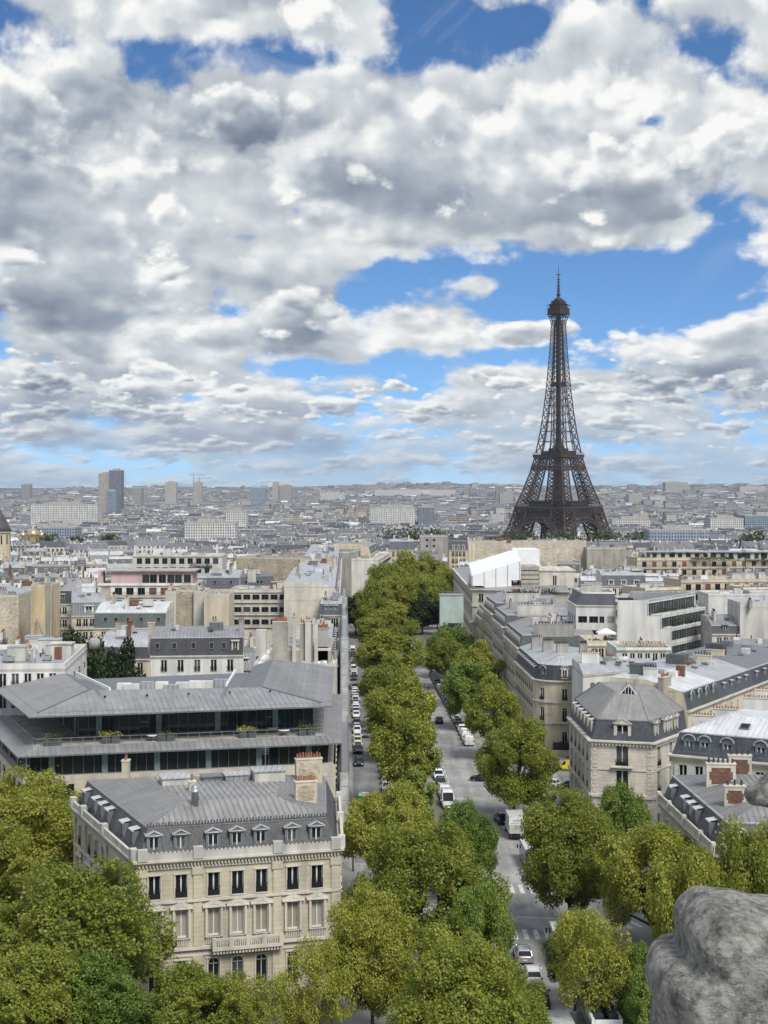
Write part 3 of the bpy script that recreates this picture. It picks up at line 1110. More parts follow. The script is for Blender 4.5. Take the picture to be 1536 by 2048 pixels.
# ------------------------------------------------------------------ ground, roads, pavements
def build_ground():
 ysl = sorted({-300, -100, 50, 100, 140, 180, 220, 260, 340, 380, 420, 500, 550, 680, 760, 840, 1000, 1100, 1300, 1400, 1700, 2000, 2500, 3000, 3500, 4000, 5000, 5500, 6500, 7000, 8000, 8500, 9500, 10000, 11000, 12000, 16000, 22000} | {y for y, _ in ZBRK[1:]})
 xsl = [-9000, -6000, -4500, -3500, -2800, -2200, -1700, -1300, -1000, -750, -550, -400, -280, -180, -100, -50, 0, 50, 100, 180, 280, 400, 550, 750, 1000, 1300, 1700, 2200, 2800, 3500, 4500, 6000, 9000]
 m = MB()
 rng = np.random.RandomState(3)
 hill = {}
 for y in ysl:
  for x in xsl:
   z = zg(y)
   if y > 6500:
    z += (14 * math.sin(x * .0011 + 1.3) + 9 * math.sin(x * .0031 + y * .0007) + (18 if x > 900 else 0) * min(1, (x - 900) / 900 if x > 900 else 0)) * min(1, (y - 6500) / 2000)
   hill[(x, y)] = z
 idx = {}
 for y in ysl:
  for x in xsl:
   idx[(x, y)] = len(m.v)
   m.v.append((x, y, hill[(x, y)]))
 for y0, y1 in zip(ysl, ysl[1:]):
  for x0, x1 in zip(xsl, xsl[1:]):
   m.f.append((idx[(x0, y0)], idx[(x1, y0)], idx[(x1, y1)], idx[(x0, y1)]))
   m.m.append(0)
   m.sm.append(y0 > 5000)
 def fn(nt, b):
  geo = node(nt, 'ShaderNodeNewGeometry')
  pos = geo.outputs['Position']
  sp = node(nt, 'ShaderNodeSeparateXYZ')
  nt.links.new(pos, sp.inputs[0])
  k = nz(nt, scaled(nt, pos, (.05, .05, .05)), 1.0, 5.0)
  k2 = nz(nt, scaled(nt, pos, (.004, .004, .004)), 1.0, 6.0)
  far = smooth(E(sp.outputs[1]), 900, 2500)
  near = bright(nt, (0.13, 0.125, 0.12), k * .5 + .75)
  wood = mixc(smooth(k2, .42, .6), (0.10, 0.10, 0.095), (0.035, 0.05, 0.025))
  nt.links.new(mixc(far, near, wood), b.inputs['Base Color'])
  b.inputs['Roughness'].default_value = .95
 tag(m.build('ground', [material('ground', fn)]), kind='structure')

def strip(name, mat, xa, xb, y0, y1, dz, step=20, kerb=0.0, kmat=None):
 """A band of the avenue between two offsets, following its slope; with kerb it is a raised pavement."""
 brk = sorted({y0, y1} | {y for y, _ in ZBRK if y0 < y < y1} | {y for y in range(int(y0 // step + 1) * step, int(y1), step) if y > 640})
 m = MB()
 fa = xa if callable(xa) else (lambda y: xa)
 fb = xb if callable(xb) else (lambda y: xb)
 for a, b in zip(brk, brk[1:]):
  p = [AV(fa(a), a), AV(fb(a), a), AV(fb(b), b), AV(fa(b), b)]
  up = Vector((0, 0, dz + kerb))
  m.poly([q + up for q in p], 0)
  if kerb:
   dn = Vector((0, 0, -.05))
   for s, e in ((3, 0), (1, 2)): m.poly([p[s] + dn, p[e] + dn, p[e] + up, p[s] + up], 1)
 if kerb:
  for y, (s, e) in ((y0, (xa, xb)), (y1, (xb, xa))):
   s_, e_ = (s(y) if callable(s) else s), (e(y) if callable(e) else e)
   A, B = AV(s_, y), AV(e_, y)
   m.poly([A - Vector((0, 0, .05)), B - Vector((0, 0, .05)), B + Vector((0, 0, dz + kerb)), A + Vector((0, 0, dz + kerb))], 1)
 o = m.build(name, [mat, kmat or mat])
 return tag(o, kind='structure')

def asphalt(key, col):
 def fn(nt, b):
  geo = node(nt, 'ShaderNodeNewGeometry').outputs['Position']
  k = nz(nt, geo, .18, 6.0, .6)
  k2 = nz(nt, scaled(nt, geo, (.7, .05, 1)), 1.0, 4.0)
  k3 = nz(nt, geo, 6.0, 3.0)
  patch = node(nt, 'ShaderNodeTexVoronoi', feature='F1')
  nt.links.new(scaled(nt, geo, (.16, .07, 0.0)), patch.inputs['Vector'])
  patch.inputs['Scale'].default_value = 1.0
  sp = node(nt, 'ShaderNodeSeparateColor')
  nt.links.new(patch.outputs['Color'], sp.inputs[0])
  f = smooth(k, .3, .7, .78, 1.18) * smooth(k2, .35, .7, 1.1, .82) * (k3 * .25 + .87) * (smooth(E(sp.outputs[0]), .70, .74, 1.0, .80))
  nt.links.new(bright(nt, col, f), b.inputs['Base Color'])
  b.inputs['Roughness'].default_value = .8
 return material(key, fn)

def build_streets():
 asp = asphalt('asphalt', (0.175, 0.177, 0.182))
 asp2 = asphalt('asphalt_light', (0.29, 0.29, 0.29))
 pave = asphalt('pavement', (0.25, 0.243, 0.235))
 soil = asphalt('tree_strip_gravel', (0.25, 0.235, 0.205))
 kerb = plain('granite_kerb', (0.30, 0.29, 0.28), .8)
 paint = plain('road_paint', (0.62, 0.62, 0.60), .6, dirt=.35, scale=.9)
 strip('road', asp2, -1.2, 40.0, 60, 1000, .004)
 strip('side_road', asp, 1.4, 8.2, 204, 640, .008)
 strip('pavement', pave, -1.2, 1.3, 152, 640, .0, kerb=.13, kmat=kerb)
 strip('median_pavement', soil, lambda y: 8.3, lambda y: 15.6, 205, 640, .0, kerb=.13, kmat=kerb)
 strip('median_pavement', soil, 8.0, 15.0, 100, 163, .0, kerb=.13, kmat=kerb)
 strip('right_median_pavement', soil, 26.6, 30.4, 212, 640, .0, kerb=.13, kmat=kerb)
 strip('right_median_pavement', soil, 25.6, 33.0, 100, 165, .0, kerb=.13, kmat=kerb)
 strip('right_pavement', pave, 38.6, 42.4, 215, 900, .0, kerb=.13, kmat=kerb)
 # cross street round the square, behind the near blocks
 m = MB()
 for x0, x1 in ((-160, 200),):
  m.poly([(x0, 166, .009), (x1, 166, .009), (x1, 203, .009), (x0, 203, .009)])
 tag(m.build('cross_street', [asp2]), kind='structure')
 # painted markings: two crossings of the main carriageway, one on each side street, the dashed lane line, stop lines
 k = MB()
 def stripes(c0, c1, n, ln, wid, z=.016):
  c0, c1 = Vector(c0), Vector(c1)
  d = (c1 - c0).normalized()
  e = Vector((-d.y, d.x, 0))
  for i in range(n):
   c = c0 + (c1 - c0) * (i / max(1, n - 1))
   q = [c - d * wid / 2 - e * ln / 2, c + d * wid / 2 - e * ln / 2, c + d * wid / 2 + e * ln / 2, c - d * wid / 2 + e * ln / 2]
   k.poly([(p.x, p.y, zg(p.y) + z) for p in q])
 def px(p): return GP(*p)
 stripes(px((1004, 1778)), px((1140, 1778)), 8, 4.2, .55)
 stripes(px((1030, 1869)), px((1180, 1869)), 8, 3.8, .55)
 tag(k.build('crosswalk_marking', [paint]), kind='structure')
 k = MB()
 stripes((-5.6, 172.5, 0), (-5.6, 186, 0), 11, 3.6, .6, .016)
 tag(k.build('crosswalk_marking', [paint]), kind='structure')
 k = MB()
 stripes((27, 175, 0), (41, 180.5, 0), 12, 4.2, .55, .016)
 tag(k.build('crosswalk_marking', [paint]), kind='structure')
 k = MB()
 stripes(px((1085, 1600)), px((1135, 1568)), 6, 5, .6, .03)
 tag(k.build('crosswalk_marking', [paint]), kind='structure')
 k = MB()
 y = 214
 while y < 420:
  a, b = AV(18.3, y), AV(18.3, y + 3.0)
  k.poly([a + Vector((-.09, 0, .016)), a + Vector((.09, 0, .016)), b + Vector((.09, 0, .016)), b + Vector((-.09, 0, .016))])
  y += 4.6
 tag(k.build('lane_marking', [paint]), kind='structure')
 k = MB()
 for y in (292, 326, 354):
  a, b = AV(1.5, y), AV(8.1, y)
  k.poly([a + Vector((0, 0, .016)), b + Vector((0, 0, .016)), b + Vector((0, .4, .016)), a + Vector((0, .4, .016))])
 a, b = GP(1030, 1834), GP(1140, 1838)
 k.poly([a + Vector((0, -.12, .018)), b + Vector((0, -.12, .018)), b + Vector((0, .12, .018)), a + Vector((0, .12, .018))])
 tag(k.build('stop_line_marking', [paint]), kind='structure')
 k = MB()
 for y in range(100, 160, 1):
  if y % 6 < 5:
   a, b = AV(15.9, y), AV(15.9, y + 1)
   k.poly([a + Vector((-.08, 0, .016)), a + Vector((.08, 0, .016)), b + Vector((.08, 0, .016)), b + Vector((-.08, 0, .016))])
 tag(k.build('lane_marking', [paint]), kind='structure')

build_ground()
build_streets()

# ------------------------------------------------------------------ the iron lattice tower
def build_tower():
 D, ZB = 1670.0, -25.5
 base = Vector(((1117 - PX) * D / F, D, ZB))
 t = thing('lattice_tower', 'tall dark brown iron lattice tower with four splayed legs and two wide platforms', 'tower', base, R(45))
 iron = plain('tower_iron', (0.060, 0.041, 0.035), .7, 0.0, dirt=.2, scale=.02)
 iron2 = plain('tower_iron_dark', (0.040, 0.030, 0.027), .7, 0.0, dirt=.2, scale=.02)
 glass = M['glassd']

 prof = [(0, 57.5, 33.5), (20, 45.5, 24.5), (40, 38.6, 19.4), (57.6, 34.6, 17.6), (75, 29.0, 15.0), (95, 23.2, 11.2), (115.7, 18.6, 8.2), (140, 14.9, 5.2), (165, 12.1, 3.0), (190, 9.9, 1.2), (196, 9.5, .9), (230, 7.3, .5), (276, 5.2, .3)]

 def at(h):
  for (a, o0, i0), (b, o1, i1) in zip(prof, prof[1:]):
   if h <= b:
    k = (h - a) / (b - a)
    return o0 + (o1 - o0) * k, i0 + (i1 - i0) * k
  return prof[-1][1:]

 def leg(sx, sy, hs, tmain, tdiag, name='leg'):
  m = MB()
  def cn(h):
   o, i = at(h)
   return [Vector((sx * a, sy * b, h)) for a, b in ((i, i), (o, i), (o, o), (i, o))]
  for h0, h1 in zip(hs, hs[1:]):
   c0, c1 = cn(h0), cn(h1)
   k = 1.0 - h0 / 420
   for j in range(4):
    j2 = (j + 1) % 4
    m.bar(c0[j], c1[j], tmain * k)
    m.bar(c0[j], c1[j2], tdiag * k)
    m.bar(c0[j2], c1[j], tdiag * k)
    m.bar(c1[j], c1[j2], tdiag * k)
    # lighter secondary lattice
    ma, mb_ = (c0[j] + c0[j2]) / 2, (c1[j] + c1[j2]) / 2
    m.bar((c0[j] + c1[j]) / 2, (c0[j2] + c1[j2]) / 2, tdiag * k * .6)
    if h0 < 116:
     m.bar(ma, (c0[j] + c1[j]) / 2, tdiag * k * .6)
     m.bar(ma, (c0[j2] + c1[j2]) / 2, tdiag * k * .6)
     m.bar(mb_, (c0[j] + c1[j]) / 2, tdiag * k * .6)
     m.bar(mb_, (c0[j2] + c1[j2]) / 2, tdiag * k * .6)
   m.bar(c1[0], c1[2], tdiag * k * .7)
   m.bar(c1[1], c1[3], tdiag * k * .7)
  m.build(name, [iron], t)

 lo = [0, 9, 18, 27.5, 37, 47, 56]
 mid = [61, 69, 77, 85.5, 94.5, 104, 113]
 up = [118.5]
 while up[-1] < 262: up.append(up[-1] + max(4.2, at(up[-1])[0] * .72))
 up[-1] = 266
 for sx in (-1, 1):
  for sy in (-1, 1):
   leg(sx, sy, lo, 1.7, .95)
   leg(sx, sy, mid, 1.35, .8, 'upper_leg')
 # upper shaft: four faces of crossed bracing with a central lift column
 m = MB()
 for h0, h1 in zip(up, up[1:]):
  k = 1.0 - h0 / 480
  (o0, i0), (o1, i1) = at(h0), at(h1)
  for sx, sy, ax in ((1, 1, 0), (1, -1, 0), (-1, 1, 1), (1, 1, 1)):
   pass
  for q in range(4):
   c, s = math.cos(q * math.pi / 2), math.sin(q * math.pi / 2)
   def pt(a, o, h): return Vector((c * a - s * -o, s * a + c * -o, h))
   for a0, a1, b0, b1 in ((-o0, -i0, -o1, -i1), (i0, o0, i1, o1)):
    m.bar(pt(a0, o0, h0), pt(b0, o1, h1), 1.3 * k)
    m.bar(pt(a1, o0, h0), pt(b1, o1, h1), 1.05 * k)
    m.bar(pt(a0, o0, h0), pt(b1, o1, h1), .72 * k)
    m.bar(pt(a1, o0, h0), pt(b0, o1, h1), .72 * k)
   m.bar(pt(-o1, o1, h1), pt(o1, o1, h1), .8 * k)
   if i0 > 2: m.bar(pt(-i0, i0, h0), pt(-i1, i1, h1), .6 * k)
 m.build('upper_shaft', [iron], t)
 m = MB()
 z = 116
 m.box(-1.9, -.5, -1.9, 1.9, 116, 274, 0)
 m.box(.5, 1.9, -1.9, 1.9, 116, 274, 0)
 for z in range(120, 274, 6): m.box(-.5, .5, -1.5, 1.5, z, z + 1, 0)
 m.box(-6.5, 6.5, -6.5, 6.5, 194.5, 195.6, 0)
 m.box(-4.5, 4.5, -4.5, 4.5, 195.6, 198.5, 0)
 for a, b in ((-8, 0), (8, 0), (0, 8), (0, -8)): m.box(a - 1.2, a + 1.2, b - 1.2, b + 1.2, 195, 199, 0)
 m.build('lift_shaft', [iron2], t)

 def ring(m, o, z0, z1, th, mat=0):
  m.box(-o, o, -o, -o + th, z0, z1, mat)
  m.box(-o, o, o - th, o, z0, z1, mat)
  m.box(-o, -o + th, -o + th, o - th, z0, z1, mat)
  m.box(o - th, o, -o + th, o - th, z0, z1, mat)

 def faces():
  for q in range(4):
   c, s = math.cos(q * math.pi / 2), math.sin(q * math.pi / 2)
   yield lambda a, o, h, c=c, s=s: Vector((c * a + s * o, s * a - c * o, h))

 # first platform: frieze, arcaded gallery, lattice girder, pavilions behind a railing
 m = MB()
 ring(m, 35.6, 56.8, 58.6, 3.0)
 ring(m, 35.3, 54.2, 55.2, 1.2)
 ring(m, 34.6, 52.4, 53.0, .8)
 m.box(-35.4, 35.4, -35.4, 35.4, 57.0, 57.5, 0)
 for pt in faces():
  n = 44
  for k in range(n + 1):
   a = -35.2 + 70.4 * k / n
   m.bar(pt(a, 35.4, 55), pt(a, 35.4, 57), .55)
   m.bar(pt(a, 34.9, 52.6), pt(a, 35.5, 55), .4)
  for k in range(n):
   a0, a1 = -34 + 68 * k / n, -34 + 68 * (k + 1) / n
   m.bar(pt(a0, 34.2, 47.2), pt(a1, 34.6, 52.4), .5)
   m.bar(pt(a1, 34.2, 47.2), pt(a0, 34.6, 52.4), .5)
  m.bar(pt(-36, 34.2, 47.2), pt(36, 34.2, 47.2), 1.1)
  m.bar(pt(-35, 34.5, 49.8), pt(35, 34.5, 49.8), .7)
  for k in range(61):
   a = -34.8 + 69.6 * k / 60
   m.bar(pt(a, 35.2, 58.6), pt(a, 35.2, 61.2), .16)
  m.bar(pt(-35.2, 35.2, 61.2), pt(35.2, 35.2, 61.2), .3)
  m.bar(pt(-35.2, 35.2, 60), pt(35.2, 35.2, 60), .2)
 m.build('first_platform', [iron], t)
 m = MB()
 for (x0, x1, y0, y1) in ((-15, 15, -31, -20), (-15, 15, 20, 31), (-31, -20, -15, 15), (20, 31, -15, 15)):
  m.box(x0, x1, y0, y1, 58, 64, 0)
  m.box(x0 - .6, x1 + .6, y0 - .6, y1 + .6, 64, 64.8, 1)
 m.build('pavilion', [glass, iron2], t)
 # arches under the first platform
 for pt in faces():
  m = MB()
  n = 30
  for r0, zz, th in ((37.2, 0, 1.5), (33.0, 0, 1.1)):
   pr = None
   for k in range(n + 1):
    an = math.pi * k / n
    a = -r0 * math.cos(an)
    h = 9.5 + (r0 - 0.0) * .98 * math.sin(an)
    o = at(min(h, 57))[0] + .3
    p = pt(a, o, h)
    if pr is not None: m.bar(pr, p, th)
    pr = p
  for k in range(n * 2):
   an, an2 = math.pi * k / n / 2, math.pi * (k + 1) / n / 2
   def q(r, an_):
    h = 9.5 + r * .98 * math.sin(an_)
    return pt(-r * math.cos(an_), at(min(h, 57))[0] + .3, h)
   m.bar(q(37.2, an), q(33.0, an2), .45)
   m.bar(q(33.0, an), q(37.2, an2), .45)
  for k in range(4, n - 3):
   an = math.pi * k / n
   a = -37.2 * math.cos(an)
   h = 9.5 + 37.2 * .98 * math.sin(an)
   if h < 46: m.bar(pt(a, at(h)[0] + .3, h), pt(a, 34.4, 47.2), .5)
  m.build('arch', [iron], t)
 # girders between the legs under the second platform
 m = MB()
 ring(m, 20.6, 113.8, 116.4, 2.4)
 m.box(-20.4, 20.4, -20.4, 20.4, 114.6, 115.2, 0)
 ring(m, 19.8, 111.6, 112.2, .9)
 ring(m, 21.0, 116.4, 116.9, .5)
 for pt in faces():
  for k in range(25):
   a = -19.6 + 39.2 * k / 24
   m.bar(pt(a, 19.4, 112), pt(a * 1.03, 20.5, 114), .35)
   m.bar(pt(a, 20.5, 116.9), pt(a, 20.5, 119.0), .12)
  m.bar(pt(-20.5, 20.5, 119.0), pt(20.5, 20.5, 119.0), .25)
  o = at(101)[0]
  m.bar(pt(-o, o, 100), pt(o, o, 100), 1.4)
  m.bar(pt(-o, o - .3, 103.5), pt(o, o - .3, 103.5), 1.0)
  for k in range(12):
   a0, a1 = -o + 2 * o * k / 12, -o + 2 * o * (k + 1) / 12
   m.bar(pt(a0, o, 100), pt(a1, o - .3, 103.5), .45)
   m.bar(pt(a1, o, 100), pt(a0, o - .3, 103.5), .45)
   am = (a0 + a1) / 2
   m.bar(pt(a0, o - .3, 103.5), pt(am, o - 1.4, 107), .5)
   m.bar(pt(am, o - 1.4, 107), pt(a1, o - .3, 103.5), .5)
   m.bar(pt(am, o - 1.4, 107), pt(am, 19.4, 112), .35)
 m.build('second_platform', [iron], t)
 m = MB()
 for (x0, x1, y0, y1, z1) in ((-14, 14, -14, -8, 121), (-14, 14, 8, 14, 121), (-14, -8, -8, 8, 121), (8, 14, -8, 8, 121), (-8, 8, -8, 8, 124)):
  m.box(x0, x1, y0, y1, 116.5, z1, 0)
 for k in range(12):
  a = k * math.pi / 6
  m.bar((9 * math.cos(a), 9 * math.sin(a), 121), (4 * math.cos(a), 4 * math.sin(a), 128), .8)
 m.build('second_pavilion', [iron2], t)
 # centre column of the lower storeys: lift pylons and stairs
 m = MB()
 for x in (-2, 2):
  for y in (-2, 2): m.bar((x, y, 58), (x, y, 116), 1.1)
 for z in range(60, 116, 5):
  m.bar((-2, -2, z), (2, 2, z + 5), .5)
  m.bar((2, -2, z), (-2, 2, z + 5), .5)
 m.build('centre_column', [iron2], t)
 # top cabin and aerial mast
 m = MB()
 for k in range(10):
  h0, h1 = 262 + k * 1.4, 262 + (k + 1) * 1.4
 for (h0, o0), (h1, o1) in zip([(262, 5.6), (268, 6.2), (273, 7.8), (275.5, 8.8)], [(268, 6.2), (273, 7.8), (275.5, 8.8), (276, 9.0)]):
  for pt in faces():
   m.bar(pt(-o0, o0, h0), pt(-o1, o1, h1), .8)
   for a in (-.5, 0, .5): m.bar(pt(a * o0, o0, h0), pt(a * 2 * o1 * .55, o1, h1), .5)
   m.bar(pt(-o1, o1, h1), pt(o1, o1, h1), .8)
 m.box(-8.8, 8.8, -8.8, 8.8, 275.5, 281.5, 0)
 m.box(-9.3, 9.3, -9.3, 9.3, 281.5, 282.2, 0)
 m.box(-7.2, 7.2, -7.2, 7.2, 282.2, 286.5, 0)
 m.box(-8.4, 8.4, -8.4, 8.4, 286.5, 287.1, 0)
 m.box(-5.0, 5.0, -5.0, 5.0, 287.1, 291, 0)
 m.lathe((0, 0, 291), [(5.4, 0), (5.4, 1), (4.2, 2.4), (2.2, 3.6), (1.6, 6), (0, 6)], 12, 0)
 for k in range(16):
  a = 2 * math.pi * k / 16
  m.bar((8.2 * math.cos(a) , 8.2 * math.sin(a), 286), (8.4 * math.cos(a), 8.4 * math.sin(a), 290.5), .4)
 for pt in faces():
  m.bar(pt(-9, 9, 284.6), pt(9, 9, 284.6), .3)
  m.bar(pt(-10.5, 9.5, 285.6), pt(-7.5, 9.5, 285.6), .5)
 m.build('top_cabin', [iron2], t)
 m = MB()
 m.lathe((0, 0, 294), [(1.7, 0), (1.7, 3), (2.6, 3.2), (2.6, 4.2), (1.2, 4.4), (1.1, 15), (.75, 15.2), (.7, 27), (.35, 27.2), (.3, 36), (0, 36)], 10, 0)
 for z in (298, 301, 304, 307.5, 311, 314.5): m.box(-1.5, 1.5, -1.5, 1.5, z, z + .8, 0)
 m.bar((-3, 0, 320.5), (3, 0, 320.5), .5)
 m.bar((0, -3, 320.5), (0, 3, 320.5), .5)
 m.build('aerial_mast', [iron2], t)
 # masonry feet
 for sx in (-1, 1):
  for sy in (-1, 1):
   m = MB()
   m.box(sx * 49.5 - 14.5, sx * 49.5 + 14.5, sy * 49.5 - 14.5, sy * 49.5 + 14.5, -1, 3.5)
   m.build('pier', [M['lime']], t)

build_tower()

# ------------------------------------------------------------------ near buildings
FOOT = []          # footprints already taken

def V2(p): return (p[0], p[1])

def wx(px, py, z): return V2(W(px, py, z))

def garnish(t, base, poly, z, n, chim=0):
 """Roof windows, vents and aerial stubs scattered over a roof."""
 a, b, d_ = Vector(poly[0][:2]), Vector(poly[1][:2]), Vector(poly[-1][:2])
 for k in range(n):
  p = a + (b - a) * random.uniform(.1, .9) + (d_ - a) * random.uniform(.15, .85)
  r = random.random()
  if r < .4: skylight(t, base, (p.x, p.y, z + .05), random.uniform(0, 3.1), 0.12, random.uniform(.7, 1.3), random.uniform(.8, 1.4))
  else:
   m = MB()
   if r < .65:
    m.tube([(p.x, p.y, z - .2), (p.x, p.y, z + random.uniform(.5, 1.2))], random.uniform(.07, .16), 6)
    m.build('vent_pipe', [M[random.choice(('steel', 'potd', 'pot'))]], t, base)
   else:
    q = (b - a).normalized()
    m.obox(p, q, Vector((-q.y, q.x)), random.uniform(.3, 1.4), random.uniform(.3, .9), z - .3, z + random.uniform(.4, 1.5))
    m.build('roof_box', [M[random.choice(('white', 'offwhite', 'zincw', 'steel', 'zincd', 'brick'))]], t, base)
 q = (b - a).normalized()
 for k in range(chim):
  p = a + (b - a) * random.choice((.03, .97, random.uniform(.2, .8))) + (d_ - a) * random.uniform(.25, .75)
  ln = random.uniform(1.4, 3.6)
  chimney(t, base, p.x, p.y, z - 1.5, z + random.uniform(.7, 1.6), ln, math.atan2(q.y, q.x) + math.pi / 2, max(2, int(ln / .45)), random.choice(('lime3', 'offwhite', 'white', 'greyr', 'cream')), .55, pot=random.choice(('pot', 'pot', 'potd')))

def hotel_left():
 poly = [wx(275, 1722, 15), wx(678, 1695, 15), wx(673, 1602, 15), wx(150, 1612, 15)]
 FOOT.append(poly)
 L = (Vector(poly[1]) - Vector(poly[0])).length
 us = [f * L for f in (.081, .211, .37, .488, .607, .764, .888)]
 L3 = (Vector(poly[0]) - Vector(poly[3])).length
 u3 = [f * L3 for f in (.10, .27, .38, .49, .72, .86)]
 L1 = (Vector(poly[2]) - Vector(poly[1])).length
 u1 = [f * L1 for f in (.12, .3, .5, .7, .88)]
 def rows(c): return [(11.1, 2.25, 'fr', True), (7.05, 2.75, 'fr', False), (1.6, 3.2, 'arch', False)]
 t, base, z = building('town_mansion', 'cream stone mansion with slate mansard and scalloped white parapet, left of the avenue mouth', poly, 15.0, 'lime', z0=-.6, cat='mansion',
  edges={0: dict(u=us, rows=rows(0), w=1.12, surround=True, blinds=7.05), 3: dict(u=u3, rows=rows(3), w=1.1, surround=True), 1: dict(u=u1, rows=[(11.1, 2.25), (7.05, 2.75, 'fr', True), (1.6, 3.2, 'arch', False)], w=1.12)},
  cornice=.55, mans=dict(h=2.9, inset=1.35, mat='slatem', dorm={0: dict(u=[x - .1 for x in us], w=1.45, h=1.75, style='ped', fm='lead', cm='zinc', z=.55, **{'in': .28}), 3: dict(u=[x for x in u3], w=1.3, h=1.75, style='flat', fm='lead', cm='zincd', z=.55, **{'in': .28})}, lip='zinc'),
  top=dict(rise=1.3, inset=5.2, hip=True, mat='zincr', ribs=.62), lod=0, hero=True, bands=((10.75, .22, .28), (14.1, .15, .2), (6.0, .3, .3), (5.3, .12, .2)), reveal=.3)
 a, b = Vector(poly[0]), Vector(poly[1])
 for ei, cuts in ((0, (0, .29, .685, 1)), (3, (0, .2, .55, 1)), (1, (0, .5, 1))):
  a, b = Vector(poly[ei]), Vector(poly[(ei + 1) % 4])
  L = (b - a).length
  d = (b - a) / L
  inn = Vector((-d.y, d.x))
  # scalloped white parapet
  m = MB()
  c = a - inn * .42
  m.prism([c, c + d * L, c + d * L + inn * .22, c + inn * .22], 15.0, 15.62)
  n = int(L / .42)
  for k in range(n):
   u0 = L * k / n
   pts = [c + d * (u0 + (L / n) * j / 6) for j in range(7)]
   zs = [15.62 + .2 * math.sin(math.pi * j / 6) for j in range(7)]
   for j in range(6):
    p, q = pts[j], pts[j + 1]
    m.poly([(p.x, p.y, 15.6), (q.x, q.y, 15.6), (q.x, q.y, zs[j + 1]), (p.x, p.y, zs[j])])
    m.poly([(p.x, p.y, zs[j]), (q.x, q.y, zs[j + 1]), (q.x + inn.x * .22, q.y + inn.y * .22, zs[j + 1]), (p.x + inn.x * .22, p.y + inn.y * .22, zs[j])])
  for f in cuts:
   p = c + d * min(max(f * L, .45), L - .45) + inn * .12
   m.obox(p, d, inn, .48, .34, 15.0, 16.15)
  m.build('parapet', [M['offwhite']], t, base)
  # dentils, pilasters, window pediments, stone balustrades
  m = MB()
  n = int(L / .34)
  for k in range(n):
   p = a + d * (L * (k + .5) / n) - inn * .2
   m.obox(p, d, inn, .09, .2, 14.3, 14.52)
  m.build('dentil_course', [M['lime']], t, base)
  for f in cuts:
   u = min(max(f * L, .4), L - .4)
   m = MB()
   for z0, z1, w, o in ((6.2, 10.5, .42, .16), (10.9, 13.6, .42, .16), (13.3, 14.0, .55, .24), (.2, 5.2, .5, .18)):
    m.obox(a + d * u - inn * o / 2, d, inn, w, o / 2, z0, z1)
   m.build('pilaster', [M['lime']], t, base)
  for u in {0: us, 3: u3, 1: u1}[ei]:
   m = MB()
   p = a + d * u - inn * .18
   for s in (-1, 1):
    m.bar((p.x + d.x * s * 1.12, p.y + d.y * s * 1.12, 10.10), (p.x, p.y, 10.48), .10, 0, .4)
   m.obox(p, d, inn, 1.15, .2, 9.96, 10.06)
   m.obox(p + inn * .1, d, inn, .5, .1, 10.06, 10.28)
   for s in (-1, 1):
    m.obox(p + d * s * .78, d, inn, .1, .12, 7.0, 9.98)
   m.build('window_pediment', [M['trim']], t, base)
  for u in {0: us, 3: u3, 1: u1}[ei]:
   m = MB()
   p = a + d * u - inn * .1
   m.obox(p, d, inn, .9, .12, 6.95, 7.05)
   for k in range(9): m.obox(p + d * (-.72 + .18 * k), d, inn, .045, .05, 6.3, 6.95)
   m.build('balustrade', [M['trim']], t, base)
  if ei == 0:
   m = MB()
   u0, u1_ = .357 * L, .707 * L
   m.prism([a + d * u0, a + d * u0 - inn * 1.0, a + d * u1_ - inn * 1.0, a + d * u1_], 5.75, 6.05)
   m.prism([a + d * u0 - inn * .95, a + d * u1_ - inn * .95, a + d * u1_ - inn * .75, a + d * u0 - inn * .75], 6.75, 6.95)
   k = 0
   while u0 + .15 + k * .22 < u1_:
    m.obox(a + d * (u0 + .15 + k * .22) - inn * .85, d, inn, .055, .06, 6.05, 6.75)
    k += 1
   for f in (0, .25, .5, .75, 1): m.obox(a + d * (u0 + .2 + (u1_ - u0 - .4) * f) - inn * .85, d, inn, .2, .14, 6.05, 7.02)
   for k in range(22): m.obox(a + d * (u0 + .2 + (u1_ - u0 - .4) * k / 21) - inn * .45, d, inn, .1, .42, 5.4, 5.75)
   m.build('stone_balcony', [M['trim']], t, base)
   m = MB()
   pe = inset(poly, [1.3] * 4)
   e0, e1 = Vector(pe[0]), Vector(pe[1])
   n = int((e1 - e0).length / .3)
   for k in range(n + 1):
    p = e0 + (e1 - e0) * k / n
    m.obox(p, d, inn, .07, .035, 17.95, 18.28)
    if k % 2: m.obox(p, d, inn, .09, .06, 18.28, 18.36)
   m.prism([e0 - inn * .05, e1 - inn * .05, e1 + inn * .05, e0 + inn * .05], 17.9, 18.02)
   m.build('roof_cresting', [M['slatem']], t, base)
 da = (Vector(poly[1]) - Vector(poly[0])).normalized()
 ang = math.atan2(da.y, da.x)
 for px, d, z1, ln, n, pan in ((611, 157, 20.5, 2.3, 8, 'rubble'), (617, 168, 20.9, 3.0, 9, 'rubble'), (252, 169, 20.5, 1.0, 3, None), (384, 159, 20.1, .7, 1, None)):
  chimney(t, base, (px - PX) * d / F, d, 17.9, z1, ln, ang if ln != 1.0 else ang + 1.3, n, 'lime', .8, panel=pan, hero=True)
 m = MB()
